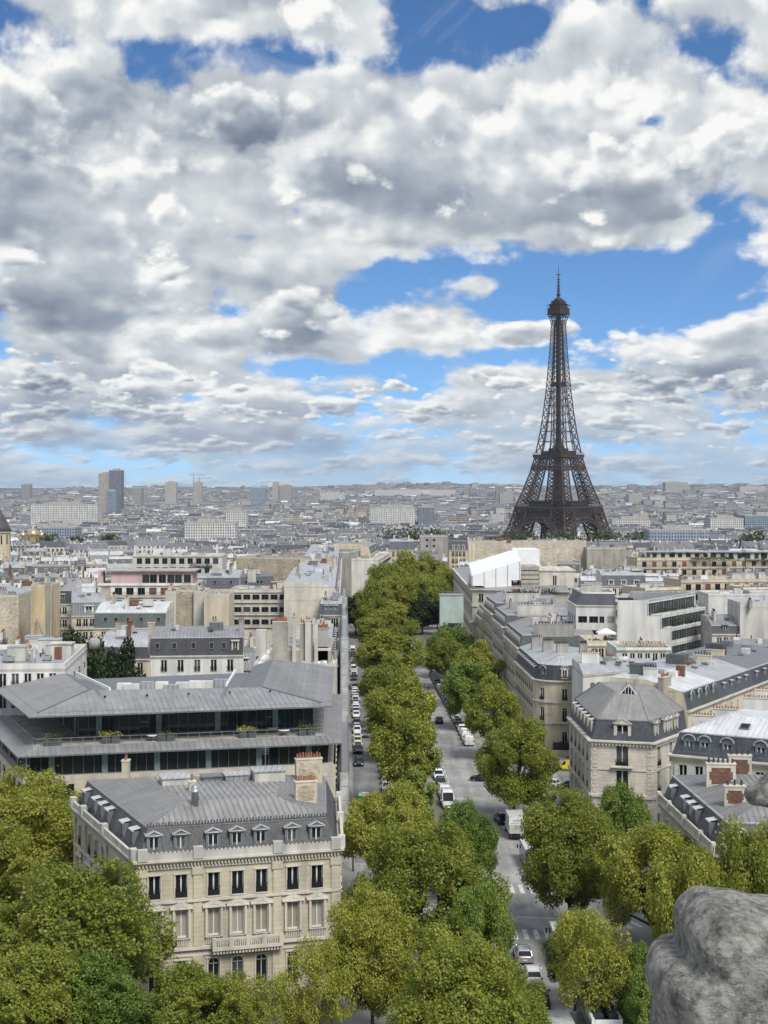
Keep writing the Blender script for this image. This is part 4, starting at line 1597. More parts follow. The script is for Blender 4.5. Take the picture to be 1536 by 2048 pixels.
 for px0, px1, d, hd, z1, mt in ((322, 376, 163, 1.4, 19.9, 0), (404, 448, 165, .8, 19.6, 1), (449, 495, 165, .9, 19.8, 2), (505, 566, 165, 1.4, 20.3, 0)):
  x0, x1 = (px0 - PX) * d / F, (px1 - PX) * d / F
  q = MB()
  q.obox(((x0 + x1) / 2, d), da, (-da.y, da.x), (x1 - x0) / 2, hd, 18.4, z1, 0)
  q.obox(((x0 + x1) / 2, d), da, (-da.y, da.x), (x1 - x0) / 2 + .15, hd + .15, z1, z1 + .12, 1)
  q.build('roof_light' if mt == 0 else 'roof_plant', [M[('offwhite', 'frameg', 'zinc')[mt]], M['zincp' if mt != 1 else 'frameg']], t, base)
 q = MB()
 x, y = (390 - PX) * 152.5 / F, 152.5
 q.lathe((x, y, 18), [(.38, 0), (.38, 2.3), (.5, 2.35), (.5, 2.5), (.42, 2.55), (.42, 2.8), (.3, 3.05), (0, 3.15)], 14, 0)
 q.build('ventilator', [M['steel']], t, base)
 aerial((530 - PX) * 165 / F, 165.5, 20.3, 2.4, 'thin roof aerial on the small stair house of the cream mansion')

def hotel_right():
 poly = [(33.4, 148.0), (58.0, 145.5), (60.0, 171.0), (32.6, 174.0)]
 FOOT.append(poly)
 L = (Vector(poly[1]) - Vector(poly[0])).length
 us = [f * L for f in (.085, .235, .36, .485, .61, .76, .9)]
 L3 = (Vector(poly[0]) - Vector(poly[3])).length
 u3 = [f * L3 for f in (.13, .36, .47, .58, .8)]
 R_ = [(11.1, 2.25, 'fr', True), (7.05, 2.75, 'fr', False), (1.6, 3.2, 'arch', False)]
 t, base, z = building('town_mansion', 'cream stone mansion with grey zinc roof and two brick chimneys, behind the weathered parapet rock', poly, 15.0, 'lime', z0=-.6, cat='mansion',
  edges={0: dict(u=us, rows=R_, w=1.12, surround=True), 3: dict(u=u3, rows=R_, w=1.1, surround=True)}, cornice=.5,
  mans=dict(h=2.9, inset=1.35, mat='slatem', dorm={0: dict(u=us, w=1.45, h=1.75, style='ped', fm='lead', cm='zincp', z=.5, **{'in': .28}), 3: dict(u=u3, w=1.25, h=1.85, style='flat', fm='lead', cm='zincd', z=.45, **{'in': .28})}),
  top=dict(rise=1.3, inset=5.2, hip=True, mat='zincr', ribs=.62), lod=0, hero=True, bands=((10.75, .22, .28), (14.1, .15, .2), (6.0, .3, .3)), reveal=.3)
 for ei in (3, 0):
  a, b = Vector(poly[ei]), Vector(poly[(ei + 1) % 4])
  L = (b - a).length
  d = (b - a) / L
  inn = Vector((-d.y, d.x))
  c = a - inn * .42
  m = MB()
  m.prism([c, c + d * L, c + d * L + inn * .2, c + inn * .2], 15.75, 15.95)
  m.prism([c, c + d * L, c + d * L + inn * .2, c + inn * .2], 15.0, 15.15)
  k = 0
  while k * .24 < L:
   m.obox(c + d * (k * .24 + .1) + inn * .1, d, inn, .06, .06, 15.15, 15.75)
   k += 1
  for f in (0.02, .22, .5, .78, .98): m.obox(c + d * f * L + inn * .1, d, inn, .4, .22, 15.0, 16.1)
  m.build('parapet', [M['trim']], t, base)
  m = MB()
  for k in range(int(L / .34)): m.obox(a + d * (.17 + k * .34) - inn * .2, d, inn, .09, .2, 14.3, 14.52)
  m.build('dentil_course', [M['lime']], t, base)
 for x, y, z0, z1, ln, n in ((37.6, 165, 18.0, 20.9, 3.2, 6), (36.9, 155.5, 18.0, 20.3, 2.2, 3), (40.8, 169.5, 18, 21.0, 2.6, 4)):
  chimney(t, base, x, y, z0, z1, ln, -.1, n, 'lime4', .85, panel='brick', hero=True, pot='potd')

def modern_block():
 FL, FR = Vector((-46.5, 190.5)), Vector((-6.6, 200.5))
 BL, BR = Vector((-62.5, 228.0)), Vector((-7.9, 246.0))
 poly = [tuple(FL), tuple(FR), tuple(BR), tuple(BL)]
 FOOT.append(poly)
 lab = 'long modern block with grey metal hipped roof, terrace of planters and dark ribbon glazing'
 L = (FR - FL).length
 def f(px, y): return L * (px - 49) / (675 - 49)
 t, base, z = building('office_block', lab, poly, 14.3, 'travertine', z0=-.6, cat='office block',
  edges={0: [dict(u=[f(127, 0)], rows=[(11.0, 2.3, 'wide', False)], w=2.6, frame='frameg', glass='glassd'), dict(u=[f(420, 0)], rows=[(11.0, 2.3, 'wide', False)], w=5.4, frame='frameg', glass='glassd'), dict(u=[f(492, 0), f(345, 0), f(190, 0)], rows=[(11.0, 2.3, 'wide', False)], w=1.5, frame='frameg', glass='glassd'),
                   dict(n=9, rows=[(5.8, 2.2, 'wide', False), (1.6, 2.4, 'wide', False)], w=2.6, frame='frameg', glass='glassd')],
               3: dict(n=9, rows=[(11.0, 2.3, 'wide', False), (5.8, 2.2, 'wide', False)], w=2.6, frame='frameg', glass='glassd'),
               1: dict(n=10, rows=[(12.0, 1.4, 'fr', False), (8.6, 1.4, 'fr', False), (5.4, 1.4, 'fr', False)], w=1.0, frame='frameg', glass='glassd')}, cornice=0, lod=0)
 def glazing(ply, z0, z1, step, every, name):
  g, fr, side = MB(), MB(), MB()
  for i in range(4):
   a, b = Vector(ply[i]), Vector(ply[(i + 1) % 4])
   d = (b - a).normalized()
   inn = Vector((-d.y, d.x))
   Ln = (b - a).length
   if i == 1:
    side.poly([(*a, z0), (*b, z0), (*b, z1), (*a, z1)])
    for k in range(int(Ln / 4.4)): side.obox(a + d * (2.2 + k * 4.4) - inn * .02, d, inn, .5, .03, z0 + .9, z0 + 2.0, 1)
    continue
   g.poly([(*a, z0), (*b, z0), (*b, z1), (*a, z1)])
   n = int(Ln / step)
   for k in range(n + 1):
    p = a + d * (Ln * k / n) - inn * .06
    if k % every == 2:
     col = MB()
     col.obox(p - inn * .1, d, inn, .38, .1, z0, z1)
     col.build('column', [plain('bronze_green_panel', (0.20, 0.27, 0.26), .35, .3)], t, base)
    else: fr.obox(p, d, inn, .035, .05, z0, z1)
   fr.prism([a - inn * .1, b - inn * .1, b + inn * .05, a + inn * .05], z0, z0 + .12)
   fr.prism([a - inn * .1, b - inn * .1, b + inn * .05, a + inn * .05], z1 - .12, z1)
  go = g.build(name, [M['glassd']], t, base)
  fr.build('mullion_frame', [M['frameg']], go)
  go.children[0].location = -Vector((0, 0, 0))
  for v in go.children[0].data.vertices: v.co -= base
  side.build('side_wall', [M['offwhite'], M['iron']], t, base)
 glazing(inset(poly, 1.0), 14.3, 17.2, 1.35, 5, 'ribbon_glazing')
 glazing(inset(poly, [8.6, 3.2, 4.0, 8.6]), 18.05, 21.7, 1.35, 6, 'terrace_glazing')
 ledge = MB()
 pi = inset(poly, .25)
 ledge.prism(pi, 14.02, 14.32)
 ledge.build('sill_course', [M['travertine']], t, base)
 # lower eave with sloping metal skirt and terrace deck
 m = MB()
 o = inset(poly, -.9)
 i1 = inset(poly, 1.6)
 i2 = inset(poly, 9.2)
 m.prism(inset(poly, .2), 17.0, 17.25, 1)
 for k in range(4):
  j = (k + 1) % 4
  q = [(*o[k], 17.3), (*o[j], 17.3), (*i1[j], 18.0), (*i1[k], 18.0)]
  m.poly(q, 0)
  ribs(m, q, .75, .05, .04, 0)
  m.poly([(*o[k], 17.1), (*o[j], 17.1), (*o[j], 17.3), (*o[k], 17.3)], 1)
  m.poly([(*i1[k], 18.0), (*i1[j], 18.0), (*i2[j], 18.0), (*i2[k], 18.0)], 2)
  r = inset(poly, .2)
  m.poly([(*r[k], 17.12), (*r[j], 17.12), (*o[j], 17.12), (*o[k], 17.12)][::-1], 1)
 m.build('terrace_deck', [M['zincm'], M['zincd'], M['concrete']], t, base)
 # glass balustrade
 g = MB()
 r = inset(poly, 1.75)
 for k in range(4):
  j = (k + 1) % 4
  a, b = Vector((*r[k], 0)), Vector((*r[j], 0))
  n = int((b - a).length / 1.5)
  for q in range(n + 1):
   p = a + (b - a) * q / n
   g.bar((p.x, p.y, 18.0), (p.x, p.y, 19.0), .045)
  g.bar((a.x, a.y, 19.02), (b.x, b.y, 19.02), .06)
  g.bar((a.x, a.y, 18.55), (b.x, b.y, 18.55), .025)
 g.build('railing', [M['steel']], t, base)
 # upper roof
 m = MB()
 e = inset(poly, [.8, .5, .1, .8])
 s1 = inset(poly, [2.2, 1.9, .12, 2.2])
 s2 = inset(poly, [10.8, 10.4, .14, 10.4])
 s3 = inset(poly, [11.5, 13.5, .2, 13.5])
 m.prism(inset(poly, 2.3), 21.7, 21.95, 1)
 rise = {0: 24.0, 1: 23.6, 2: 23.7, 3: 24.4}
 for k in range(4):
  j = (k + 1) % 4
  if k == 2: continue
  q = [(*e[k], 22.1), (*e[j], 22.1), (*s1[j], 22.35), (*s1[k], 22.35)]
  m.poly(q, 0)
  ribs(m, q, .75, .04, .03, 0)
  q = [(*s1[k], 22.37), (*s1[j], 22.37), (*s2[j], rise[j]), (*s2[k], rise[k])]
  m.poly(q, 0)
  ribs(m, q, .75, .05, .04, 0)
  m.poly([(*e[k], 21.9), (*e[j], 21.9), (*e[j], 22.1), (*e[k], 22.1)], 1)
  w = inset(poly, 2.3)
  m.poly([(*w[k], 21.92), (*w[j], 21.92), (*e[j], 21.92), (*e[k], 21.92)][::-1], 1)
  if k != 2: m.poly([(*s2[k], rise[k]), (*s2[j], rise[j]), (*s3[j], 22.8), (*s3[k], 22.8)], 1)
  m.bar((*s1[k], 22.4), (*s2[k], rise[k] + .04), .16, 1)
 cb = [Vector(s3[1]) + (Vector(s3[2]) - Vector(s3[1])).normalized() * 4.5, Vector(s3[0]) + (Vector(s3[3]) - Vector(s3[0])).normalized() * 4.5]
 m.poly([(*s3[0], 22.8), (*s3[1], 22.8), (*cb[0], 22.8), (*cb[1], 22.8)], 1)
 for a, b in ((cb[0], cb[1]), (Vector(s3[2]), cb[0]), (cb[1], Vector(s3[3]))): m.poly([(*a, 17.3), (*b, 17.3), (*b, 22.8), (*a, 22.8)], 2)
 for a, b, c, zc_ in ((s1[2], s2[2], s3[2], rise[2]), (s1[3], s2[3], s3[3], rise[3])): m.poly([(*a, 17.3), (*c, 17.3), (*c, 22.8), (*b, zc_), (*a, 22.37)], 2)
 # raised right wing: a second hip against the avenue
 m.build('roof', [M['zincm'], M['zincd'], M['travertine']], t, base)
 for fx in (.2, .35, .5, .65, .8):
  a, b = Vector(s1[0]), Vector(s1[1])
  p = a + (b - a) * fx + Vector((.0, 5.6))
  q = MB()
  q.lathe((p.x, p.y, 23.35), [(.16, 0), (.16, .25), (0, .25)], 8)
  q.build('vent_cap', [M['iron']], t, base)
 for i in range(9):
  a, b = Vector(s3[0]), Vector(s3[1])
  p = a + (b - a) * (.06 + .1 * i + random.uniform(-.02, .02)) + Vector((0, random.uniform(1.2, 3.0)))
  q = MB()
  q.box(p.x - random.uniform(.6, 1.6), p.x + random.uniform(.5, 1.5), p.y - .5, p.y + .5, 22.8, 24.0 + random.uniform(.1, .7), 0)
  q.build('roof_plant', [M[random.choice(('steel', 'white', 'zincp'))]], t, base)
 for (ax, ay, bx, by) in ((152, 1346, 220, 1378), (453, 1370, 471, 1341)):
  a, b = W(ax, ay, 25.0), W(bx, by, 25.0)
  q = MB()
  q.bar(a, b, .22, 0, .38)
  q.build('white_parapet', [M['tarp']], t, base)
 # things on the terrace
 a, b = Vector(i1[0]), Vector(i1[1])
 d = (b - a).normalized()
 inn = Vector((-d.y, d.x))
 Ld = (b - a).length
 green = M.get('plant') or plain('planter_leaves', (0.10, 0.14, 0.03), .7, var=.3, dirt=.5, scale=6)
 M['plant'] = green
 yel = plain('yellow_grass', (0.30, 0.29, 0.07), .8, var=.2, dirt=.5, scale=6)
 for px, what, where in ((102, 0, 'nearest the corner of the modern terrace'), (216, 1, 'beside the round table, second from the terrace corner'), (326, 2, 'midway along the modern terrace'), (492, 1, 'right of the middle of the modern terrace'), (616, 0, 'at the avenue end of the modern terrace')):
  u = Ld * (px - 66) / (650 - 66)
  p = a + d * u + inn * .62
  ang = math.atan2(d.y, d.x)
  q = thing('planter', ('dark planters with ' + ('low green leaves ', 'bushy yellow grass ', 'sparse twigs ')[what] + where), 'planter', (p.x, p.y, 18.0), ang, 'planters on the modern terrace')
  for s in (-.62, .62):
   bx = MB()
   bx.box(s - .52, s + .52, -.4, .4, 0, .95)
   bx.build('planter_box', [plain('green_grey_box', (0.07, 0.085, 0.08), .6)], q)
   lv = MB()
   for _ in range(170 if what < 2 else 40):
    c = Vector((s + random.gauss(0, .32), random.gauss(0, .22), .95 + abs(random.gauss(.15, .22))))
    n = Vector((random.gauss(0, 1), random.gauss(0, 1), random.gauss(.3, 1))).normalized()
    uu = n.orthogonal().normalized() * random.uniform(.05, .11)
    vv = n.cross(uu) * (1.0 if what != 1 else 2.2)
    lv.poly([c - uu - vv, c + uu - vv, c + uu * .2 + vv, c - uu * .2 + vv])
   lv.build('plant', [green if what != 1 else yel], q)
 for px, off, lab2 in ((300, 1.3, 'white round table on the modern terrace between two planter pairs'), (570, 1.2, 'white round table at the avenue end of the modern terrace'), (552, 3.6, 'white round table close to the terrace glazing')):
  u = Ld * (px - 66) / (650 - 66)
  p = a + d * u + inn * off
  q = thing('round_table', lab2, 'table', (p.x, p.y, 18.0), 0, 'round tables on the modern terrace')
  m = MB()
  m.lathe((0, 0, .70), [(.0, 0), (.78, 0), (.78, .05), (0, .05)], 20)
  m.build('tabletop', [M['tarp']], q)
  m = MB()
  m.lathe((0, 0, 0), [(.4, 0), (.4, .03), (.05, .06), (.05, .70)], 12)
  m.build('leg', [M['steel']], q)

def corner_octagon():
 A, B, C, Dd = wx(1182, 1479, 15), wx(1307, 1485, 15), wx(1375, 1460, 15), wx(1139, 1433, 15)
 poly = [A, B, C, (44.0, 243.0), Dd]
 FOOT.append(poly)
 L = (Vector(B) - Vector(A)).length
 R2_ = [(11.35, 2.75), (7.4, 3.05)]
 t, base, z = building('corner_building', 'cream stone corner building with faceted zinc roof and a glass gable skylight', poly, 15.0, 'lime4', z0=-.6, cat='corner building',
  edges={0: [dict(u=[.5 * L], rows=[(11.4, 2.9), (7.55, 3.15), (1.2, 3.2, 'arch', False)], w=1.75)],
               1: dict(u=[2.0, 6.6, 10.3], rows=R2_ + [(1.4, 3, 'fr', False)], w=1.1),
               4: dict(n=5, rows=[(11.4, 2.4), (7.5, 2.8), (4.2, 2.0, 'fr', False), (.8, 2.6, 'fr', False)], w=1.05, surround=True)},
  cornice=.55, mans=dict(h=2.85, inset=1.0, mat='slateb', dorm={0: dict(u=[.49 * L], w=2.5, h=2.1, style='ped', fm='trim', cm='zinc', z=.35), 1: dict(u=[2.0, 5.6, 7.3, 9.6], w=1.35, h=2.2, style='ped', fm='trim', cm='zinc', z=.35), 4: dict(n=6, w=1.35, h=2.2, style='flat', fm='trim', cm='zinc', z=.35)}, lip='zincd'),
  lod=0, hero=True, bands=((6.95, .3, .4), (10.8, .12, .2)), reveal=.3)
 p1 = inset(poly, [1.0, 1.0, .03, .03, 1.0])
 c = Vector((37.2, 227.5))
 ap = [(34.9, 222.0), (38.2, 221.3), (41.5, 226.5), (40.5, 236.0), (34.0, 233.0)]
 m = MB()
 z0, z1 = 17.9, 21.2
 for i in range(5):
  j = (i + 1) % 5
  q = [(*p1[i], z0), (*p1[j], z0), (*ap[j], z1), (*ap[i], z1)]
  m.poly(q, 0)
  ribs(m, q, .6 if i == 1 else 1.2, .05, .05)
  m.bar((*p1[i], z0 + .03), (*ap[i], z1 + .03), .16)
 m.poly([(*p, z1) for p in ap], 0)
 m.build('roof', [M['zincr']], t, base)
 # glass gable at the head of the front slope
 g = MB()
 a, b = Vector((*ap[0], z1 - .25)), Vector((*ap[1], z1 - .25))
 a, b = a + Vector((.3, -.5, -.2)), b + Vector((-.3, -.5, -.2))
 mid = (a + b) / 2 + Vector((.1, .3, 1.55))
 back = mid + Vector((.4, 4.5, 0))
 g.poly([a, b, mid], 0)
 g.poly([b, back, mid], 1)
 g.poly([a, mid, back], 1)
 for k in range(7):
  p = a + (b - a) * k / 6
  tt = 1 - abs(k / 6 - .5) * 2
  q = a + (b - a) * (k / 6)
  top = Vector((p.x, p.y, 0)) + Vector((0, 0, a.z)) + (mid - (a + b) / 2) * tt
  g.bar(p + Vector((0, -.03, 0)), top + Vector((0, -.03, 0)), .07, 2)
 g.bar(a, mid, .14, 2)
 g.bar(b, mid, .14, 2)
 g.build('gable_skylight', [M['glassd'], M['zinc'], M['frame']], t, base)
 for ei in (0, 1, 4):
  a, b = Vector(poly[ei]), Vector(poly[(ei + 1) % 5])
  Ln = (b - a).length
  d = (b - a) / Ln
  inn = Vector((-d.y, d.x))
  m = MB()
  for k in range(int(Ln / .5)): m.obox(a + d * (.25 + k * .5) - inn * .2, d, inn, .12, .2, 14.32, 14.55)
  for u in (.55, Ln - .55):
   for k in range(12):
    m.obox(a + d * u - inn * .03, d, inn, .42 if k % 2 else .3, .05, 7.4 + k * .6, 7.4 + k * .6 + .5)
  if ei == 0:
   for zb in (11.25, 7.35): m.obox(a + d * Ln / 2 - inn * .3, d, inn, 1.6, .3, zb - .12, zb + .05)
  m.build('quoin', [M['lime4']], t, base)
 chimney(t, base, 43.6, 229.5, 17.5, 22.4, 2.6, .9, 5, 'lime3', .9, hero=True)
 # dish on the roof
 dm = MB()
 rs = []
 for r in (.08, .35, .6, .8): rs.append([(r * math.cos(2 * math.pi * k / 18), -.25 + .35 * r * r - .5 * 0, r * math.sin(2 * math.pi * k / 18)) for k in range(18)])
 for k in range(18):
  pass
 for r in rs:
  for k in range(18): dm.bar(r[k], r[(k + 1) % 18], .03)
 for k in range(0, 18, 2):
  for r0, r1 in zip(rs, rs[1:]): dm.bar(r0[k], r1[k], .03)
 dm.bar((0, 0, -1.5), (0, 0, 0), .07)
 dm.bar((0, -.25, 0), (0, -.9, .1), .04)
 o = dm.build('satellite_dish', [M['frameg']], None, (0, 0, 0), ((1268 - PX) * 224 / F, 224, 22.6), .3)
 tag(o, 'round mesh satellite dish on the faceted zinc roof of the corner building', 'satellite dish')

def right_group():
 # blue-grey mansard with round-headed dormers
 poly = [wx(1342, 1508, 16.5), wx(1620, 1534, 16.5), None, None]
 d = (Vector(poly[1]) - Vector(poly[0])).normalized()
 n = Vector((-d.y, d.x))
 poly[2], poly[3] = tuple(Vector(poly[1]) + n * 13), tuple(Vector(poly[0]) + n * 13)
 FOOT.append(poly)
 L = (Vector(poly[1]) - Vector(poly[0])).length
 us = [L * (px - 1342) / 278 for px in (1367, 1400, 1447, 1523, 1580)]
 t, base, z = building('apartment_house', 'cream house with blue grey mansard, round headed dormers and white shutters', poly, 16.5, 'cream', z0=-.6, cat='apartment house',
  edges={0: dict(u=us, rows=[(12.6, 2.6, 'fr sh', False), (9.0, 2.6, 'fr sh', False), (5.2, 2.6, 'fr sh', False)], w=1.1), 3: dict(n=3, rows=[(12.6, 2.6), (9.0, 2.6)], w=1.0)},
  cornice=.5, mans=dict(h=2.9, inset=.9, mat='slateb', dorm={0: dict(u=[us[0] + .6, us[1] + .55, us[2] + .5, us[3] - .1, us[4]], w=1.5, h=1.55, style='round', fm='lead', cm='slateb', z=.5), 3: dict(u=[1.6], w=1.5, h=1.6, style='round', fm='zincp', cm='slateb', z=.5)}, lip='zincp'),
  top=dict(rise=1.9, inset=5.0, mat='zincw'), lod=0, hero=True, bands=((16.0, .2, .2),))
 skylight(t, base, (us[3] * d.x + poly[0][0] + n.x * .75 - 1.8 * d.x, us[3] * d.y + poly[0][1] + n.y * .75 - 1.8 * d.y, 18.1), math.atan2(d.y, d.x), 1.25, .75, .9)
 skylight(t, base, (poly[0][0] + d.x * 9.0 + n.x * 3.2, poly[0][1] + d.y * 9.0 + n.y * 3.2, 20.4), math.atan2(d.y, d.x), .42, 1.3, 1.3)
 # white party walls with rows of pots behind its roof
 for ax, ay, bx, by, z1, nn in ((1384, 1431, 1432, 1433, 19.6, 8), (1424, 1418, 1478, 1420, 20.6, 9), (1486, 1396, 1545, 1398, 21.6, 10), (1510, 1380, 1560, 1382, 22.4, 8)):
  a, b = W(ax, ay, z1), W(bx, by, z1)
  chimney(t, base, (a.x + b.x) / 2, (a.y + b.y) / 2, z1 - 5, z1, (b - a).length, math.atan2(b.y - a.y, b.x - a.x), nn, 'white', .55, poth=.35)
 # the row running back to the right
 A, Bm, Be = Vector(wx(1376, 1422, 17.5)), Vector(wx(1442, 1397, 17.5)), Vector(wx(1507, 1372, 17.5))
 Cc = Be + (Be - A) * .75
 pts = [A, Bm, Be, Cc]
 labs = ('house with pale flat zinc roof and arched dormers behind the faceted corner roof', 'house with ridged zinc roof and a row of four dark dormers', 'house with purplish grey roof at the end of the dormer row')
 for k in range(3):
  a, b = pts[k], pts[k + 1]
  d = (b - a).normalized()
  n = Vector((-d.y, d.x))
  poly = [tuple(a), tuple(b), tuple(b + n * (15 if k else 13)), tuple(a + n * (15 if k else 13))]
  FOOT.append(poly)
  L = (b - a).length
  t, base, z = building('apartment_house', labs[k], poly, 17.5, 'cream', z0=-.6, cat='apartment house', edges={0: dict(n=5, rows=[(13.9, 2.3), (10.3, 2.5), (6.6, 2.5)], w=1.05)},
   cornice=.4, mans=dict(h=2.8, inset=.8, mat=('slateg', 'slateb', 'slateb')[k], dorm={0: dict(n=(4, 4, 5)[k], w=1.15, h=1.75, style=('round', 'flat', 'flat')[k], fm='lead', cm='slateb', z=.45)}, lip='zincp'),
   top=dict(rise=1.6, inset=6.0, mat=('zincw', 'zincp', 'zincd')[k]), lod=1, bands=((13.2, .12, .2),))
  garnish(t, base, inset(poly, 4), z - .3, 7, 1)
  if k == 1:
   for s in (0.25, .55): skylight(t, base, tuple(a + d * L * s + n * 6) + (21.8,), math.atan2(d.y, d.x), .2, 1.2, 1.0)
  for x, y, w, dd, h in ((.4, 10, 1.2, 1.6, 1.6), (.8, 11, .8, .8, 1.1)):
   q = MB()
   p = a + d * L * x + n * y
   q.obox(p, d, n, w, dd, 21.0, 21.9 + h, 0)
   q.build('roof_box', [M['slateg' if x < .5 else 'lead']], t, base)
 # low pale roof between
 poly = [V2(W(1166, 1350, 17.0)), V2(W(1292, 1340, 17.0)), (52.5, 291.0), (37.0, 291.0)]
 FOOT.append(poly)
 t, base, z = building('low_house', 'low house with pale roof and a white party wall between two mansards', poly, 17.0, 'white', cat='house', edges={0: dict(n=5, rows=[(13.2, 2.2), (9.8, 2.2)], w=1.0)}, cornice=.15,
  top=dict(rise=1.4, inset=5.0, mat='zincp'), lod=1)
 chimney(t, base, 39.5, 283, 17, 20.2, 3.4, .1, 8, 'white', .5)
 garnish(t, base, inset(poly, 3), 18.2, 6, 1)
 for x in (42, 45, 47.5): skylight(t, base, (x, 283.5, 18.3), .0, .25, 1.2, 1.4)
 # rounded corner building on the avenue
 cc, rr = Vector((36.2, 300.5)), 6.6
 arc = [(cc.x + rr * math.cos(R(a)), cc.y + rr * math.sin(R(a))) for a in range(205, 321, 14)]
 poly = arc + [(46.5, 307.0), (38.0, 319.0), (35.8, 329.0), (29.2, 329.0)]
 FOOT.append(poly)
 na = len(arc)
 ed = {}
 for i in range(na - 1):
  if i in (1, 4, 6): ed[i] = dict(u=[.8], rows=[(9.6, 2.3), (5.4, 2.7, 'arch', True), (1.0, 2.4, 'arch', False)], w=1.0)
  else: ed[i] = dict(u=[], rows=[])
 ed[na - 1] = dict(n=3, rows=[(9.6, 2.3), (5.4, 2.7), (1.0, 2.4, 'fr', False)], w=1.05)
 ed[na + 3] = dict(n=9, rows=[(10.6, 1.9), (7.4, 2.2), (4.2, 2.2), (.8, 2.4, 'fr', False)], w=1.05, surround=True)
 for k in range(na - 1): ed[k].setdefault('n', 0)
 dm = {1: dict(u=[.8], w=1.25, h=1.75, style='round', fm='lead', cm='slate', z=.5), 4: dict(u=[.8], w=1.35, h=1.8, style='round', fm='trim', cm='slate', z=.5), 6: dict(u=[.8], w=1.25, h=1.75, style='round', fm='lead', cm='slate', z=.5), na - 1: dict(n=4, w=1.2, h=1.75, style='round', fm='lead', cm='slate', z=.5), na + 3: dict(n=10, w=1.2, h=1.75, style='flat', fm='lead', cm='slate', z=.5)}
 t, base, z = building('corner_building', 'corner building with rounded cream front and dark curved mansard of arched dormers', poly, 13.5, 'cream', z0=-.6, cat='corner building', edges=ed, cornice=.45,
  mans=dict(h=3.0, inset=1.0, mat='slate', dorm=dm, lip='zincp'), top=dict(rise=1.5, inset=4.2, mat='zincp'), lod=0, bands=((9.2, .25, .3), (4.9, .2, .25)))
 for x, y, ln in ((34.5, 311, 2.2), (36.8, 305, 2.4), (41.2, 305.5, 1.6), (33, 319, 2.4)): chimney(t, base, x, y, 16.6, 19.6, ln, .15, 6, 'greyr', .8, pot='potd')
 q = MB()
 for k in range(na - 1):
  a, b = Vector(arc[k]), Vector(arc[k + 1])
  if 2 < k < 6: q.prism([a - (cc - a).normalized() * -0, b, b + (b - cc).normalized() * .8, a + (a - cc).normalized() * .8][::-1], 5.1, 5.35)
 if q.f: q.build('balcony', [M['trim']], t, base)
 # the long row along the avenue behind it
 rowd = [(329.5, 361, 16.2, 'lime', 'slateg', 'row house with a tall bare chimney wall beside the rounded corner building', 9), (361.5, 387, 18.0, 'lime4', 'slateb', 'row house with pale glazed mansard along the tree lined pavement', 8), (387.5, 414, 19.0, 'lime2', 'slateb', 'row house with white attic and roof garden below the tarpaulin', 8), (414.5, 437, 15.0, 'lime', 'zincd', 'narrow low row house in front of the palace with tarpaulin', 6)]
 for y0, y1, z, wl, sl, lab, nw in rowd:
  x0 = 38.8
  poly = [V2(AV(x0, y0)), V2(AV(x0 + 17, y0)), V2(AV(x0 + 17, y1)), V2(AV(x0, y1))]
  FOOT.append(poly)
  rows = [(z - 3.3 * k - .6, 2.2) for k in range(1, 6)]
  t, base, zz = building('row_house', lab, poly, z, wl, cat='apartment house', edges={3: dict(n=nw, rows=rows, w=1.1, surround=True), 0: dict(u=[2.2], rows=rows[:2], w=1.0)},
   cornice=.5, mans=dict(h=2.8, inset=1.0, mat=sl, dorm={3: dict(n=nw, w=1.2, h=1.7, style='flat', fm='trim', cm='zinc', z=.4)}, lip='zincp'), top=dict(rise=1.5, inset=5, mat='zinc'), lod=1, bands=((z - 3.6, .3, .25), (z - 10.5, .3, .25)))
  p = AV(x0 + 8, y0 + 1.2)
  chimney(t, base, p.x, p.y, z, z + 5.2, 9.0, .0, 12, 'greyr' if wl == 'lime' else 'offwhite', .6, pot='potd')
  garnish(t, base, inset(poly, 3), zz, 8, 2)
  p = AV(x0 + 9, (y0 + y1) / 2)
  chimney(t, base, p.x, p.y, z + 2, z + 5.8, 3.4, 1.5, 7, 'lime3', .7)
 for x, y, z, lab in ((34.5, 401, 23.6, 'row of dark shrubs in pots on the white roof terrace'),):
  pass
 # palace with a white tarpaulin roof
 A, B = W(945, 1178, 22), W(1139, 1183, 22)
 poly = [(A.x, A.y), (B.x, B.y), (58.0, 520.0), (26.3, 560.0)]
 FOOT.append(poly)
 L = B.x - A.x
 rows = [(18.2, 2.4), (13.2, 3.6, 'arch', False), (8.8, 2.4), (4.0, 2.6), (.2, 2.6, 'fr', False)]
 t, base, z = building('palace', 'large pale stone palace partly roofed by a white tarpaulin', poly, 22.0, 'lime4', cat='palace',
  edges={0: [dict(u=[2.6], rows=rows, w=1.5), dict(u=[L - 10.5], rows=[(17.0, 2.6), (11.5, 2.6)], w=1.3), dict(u=[L - 2.8], rows=[(10.5, 3.0), (6.0, 3.0)], w=1.6)], 3: dict(n=22, rows=rows, w=1.4, surround=True)}, cornice=.7, top=dict(rise=1.0, inset=6, mat='zinc'), lod=1, bands=((12.2, .8, .4), (17.0, .3, .35)), reveal=.35)
 q = MB()
 q.prism([(46.5, A.y + 2), (57.0, A.y + 2), (57.5, A.y + 22), (46.5, A.y + 22)], 22.2, 27.2, 0)
 q.prism([(46.3, A.y + 1.7), (57.3, A.y + 1.7), (57.7, A.y + 22), (46.3, A.y + 22)], 27.2, 27.6, 1)
 q.build('attic_storey', [M['lime4'], M['trim']], t, base)
 put('window', window_mesh(1.2, 3.0, 'fr', 1), t, Vector((50.5, A.y + 1.9, 23.0)) - base, 0)
 q = MB()
 for k in range(5): q.box(40.9, 46.3, A.y + 1, A.y + 14, 22.2 + k * 1.35, 23.3 + k * 1.35)
 q.build('attic_base', [M['lime3']], t, base)
 y0 = A.y + .6
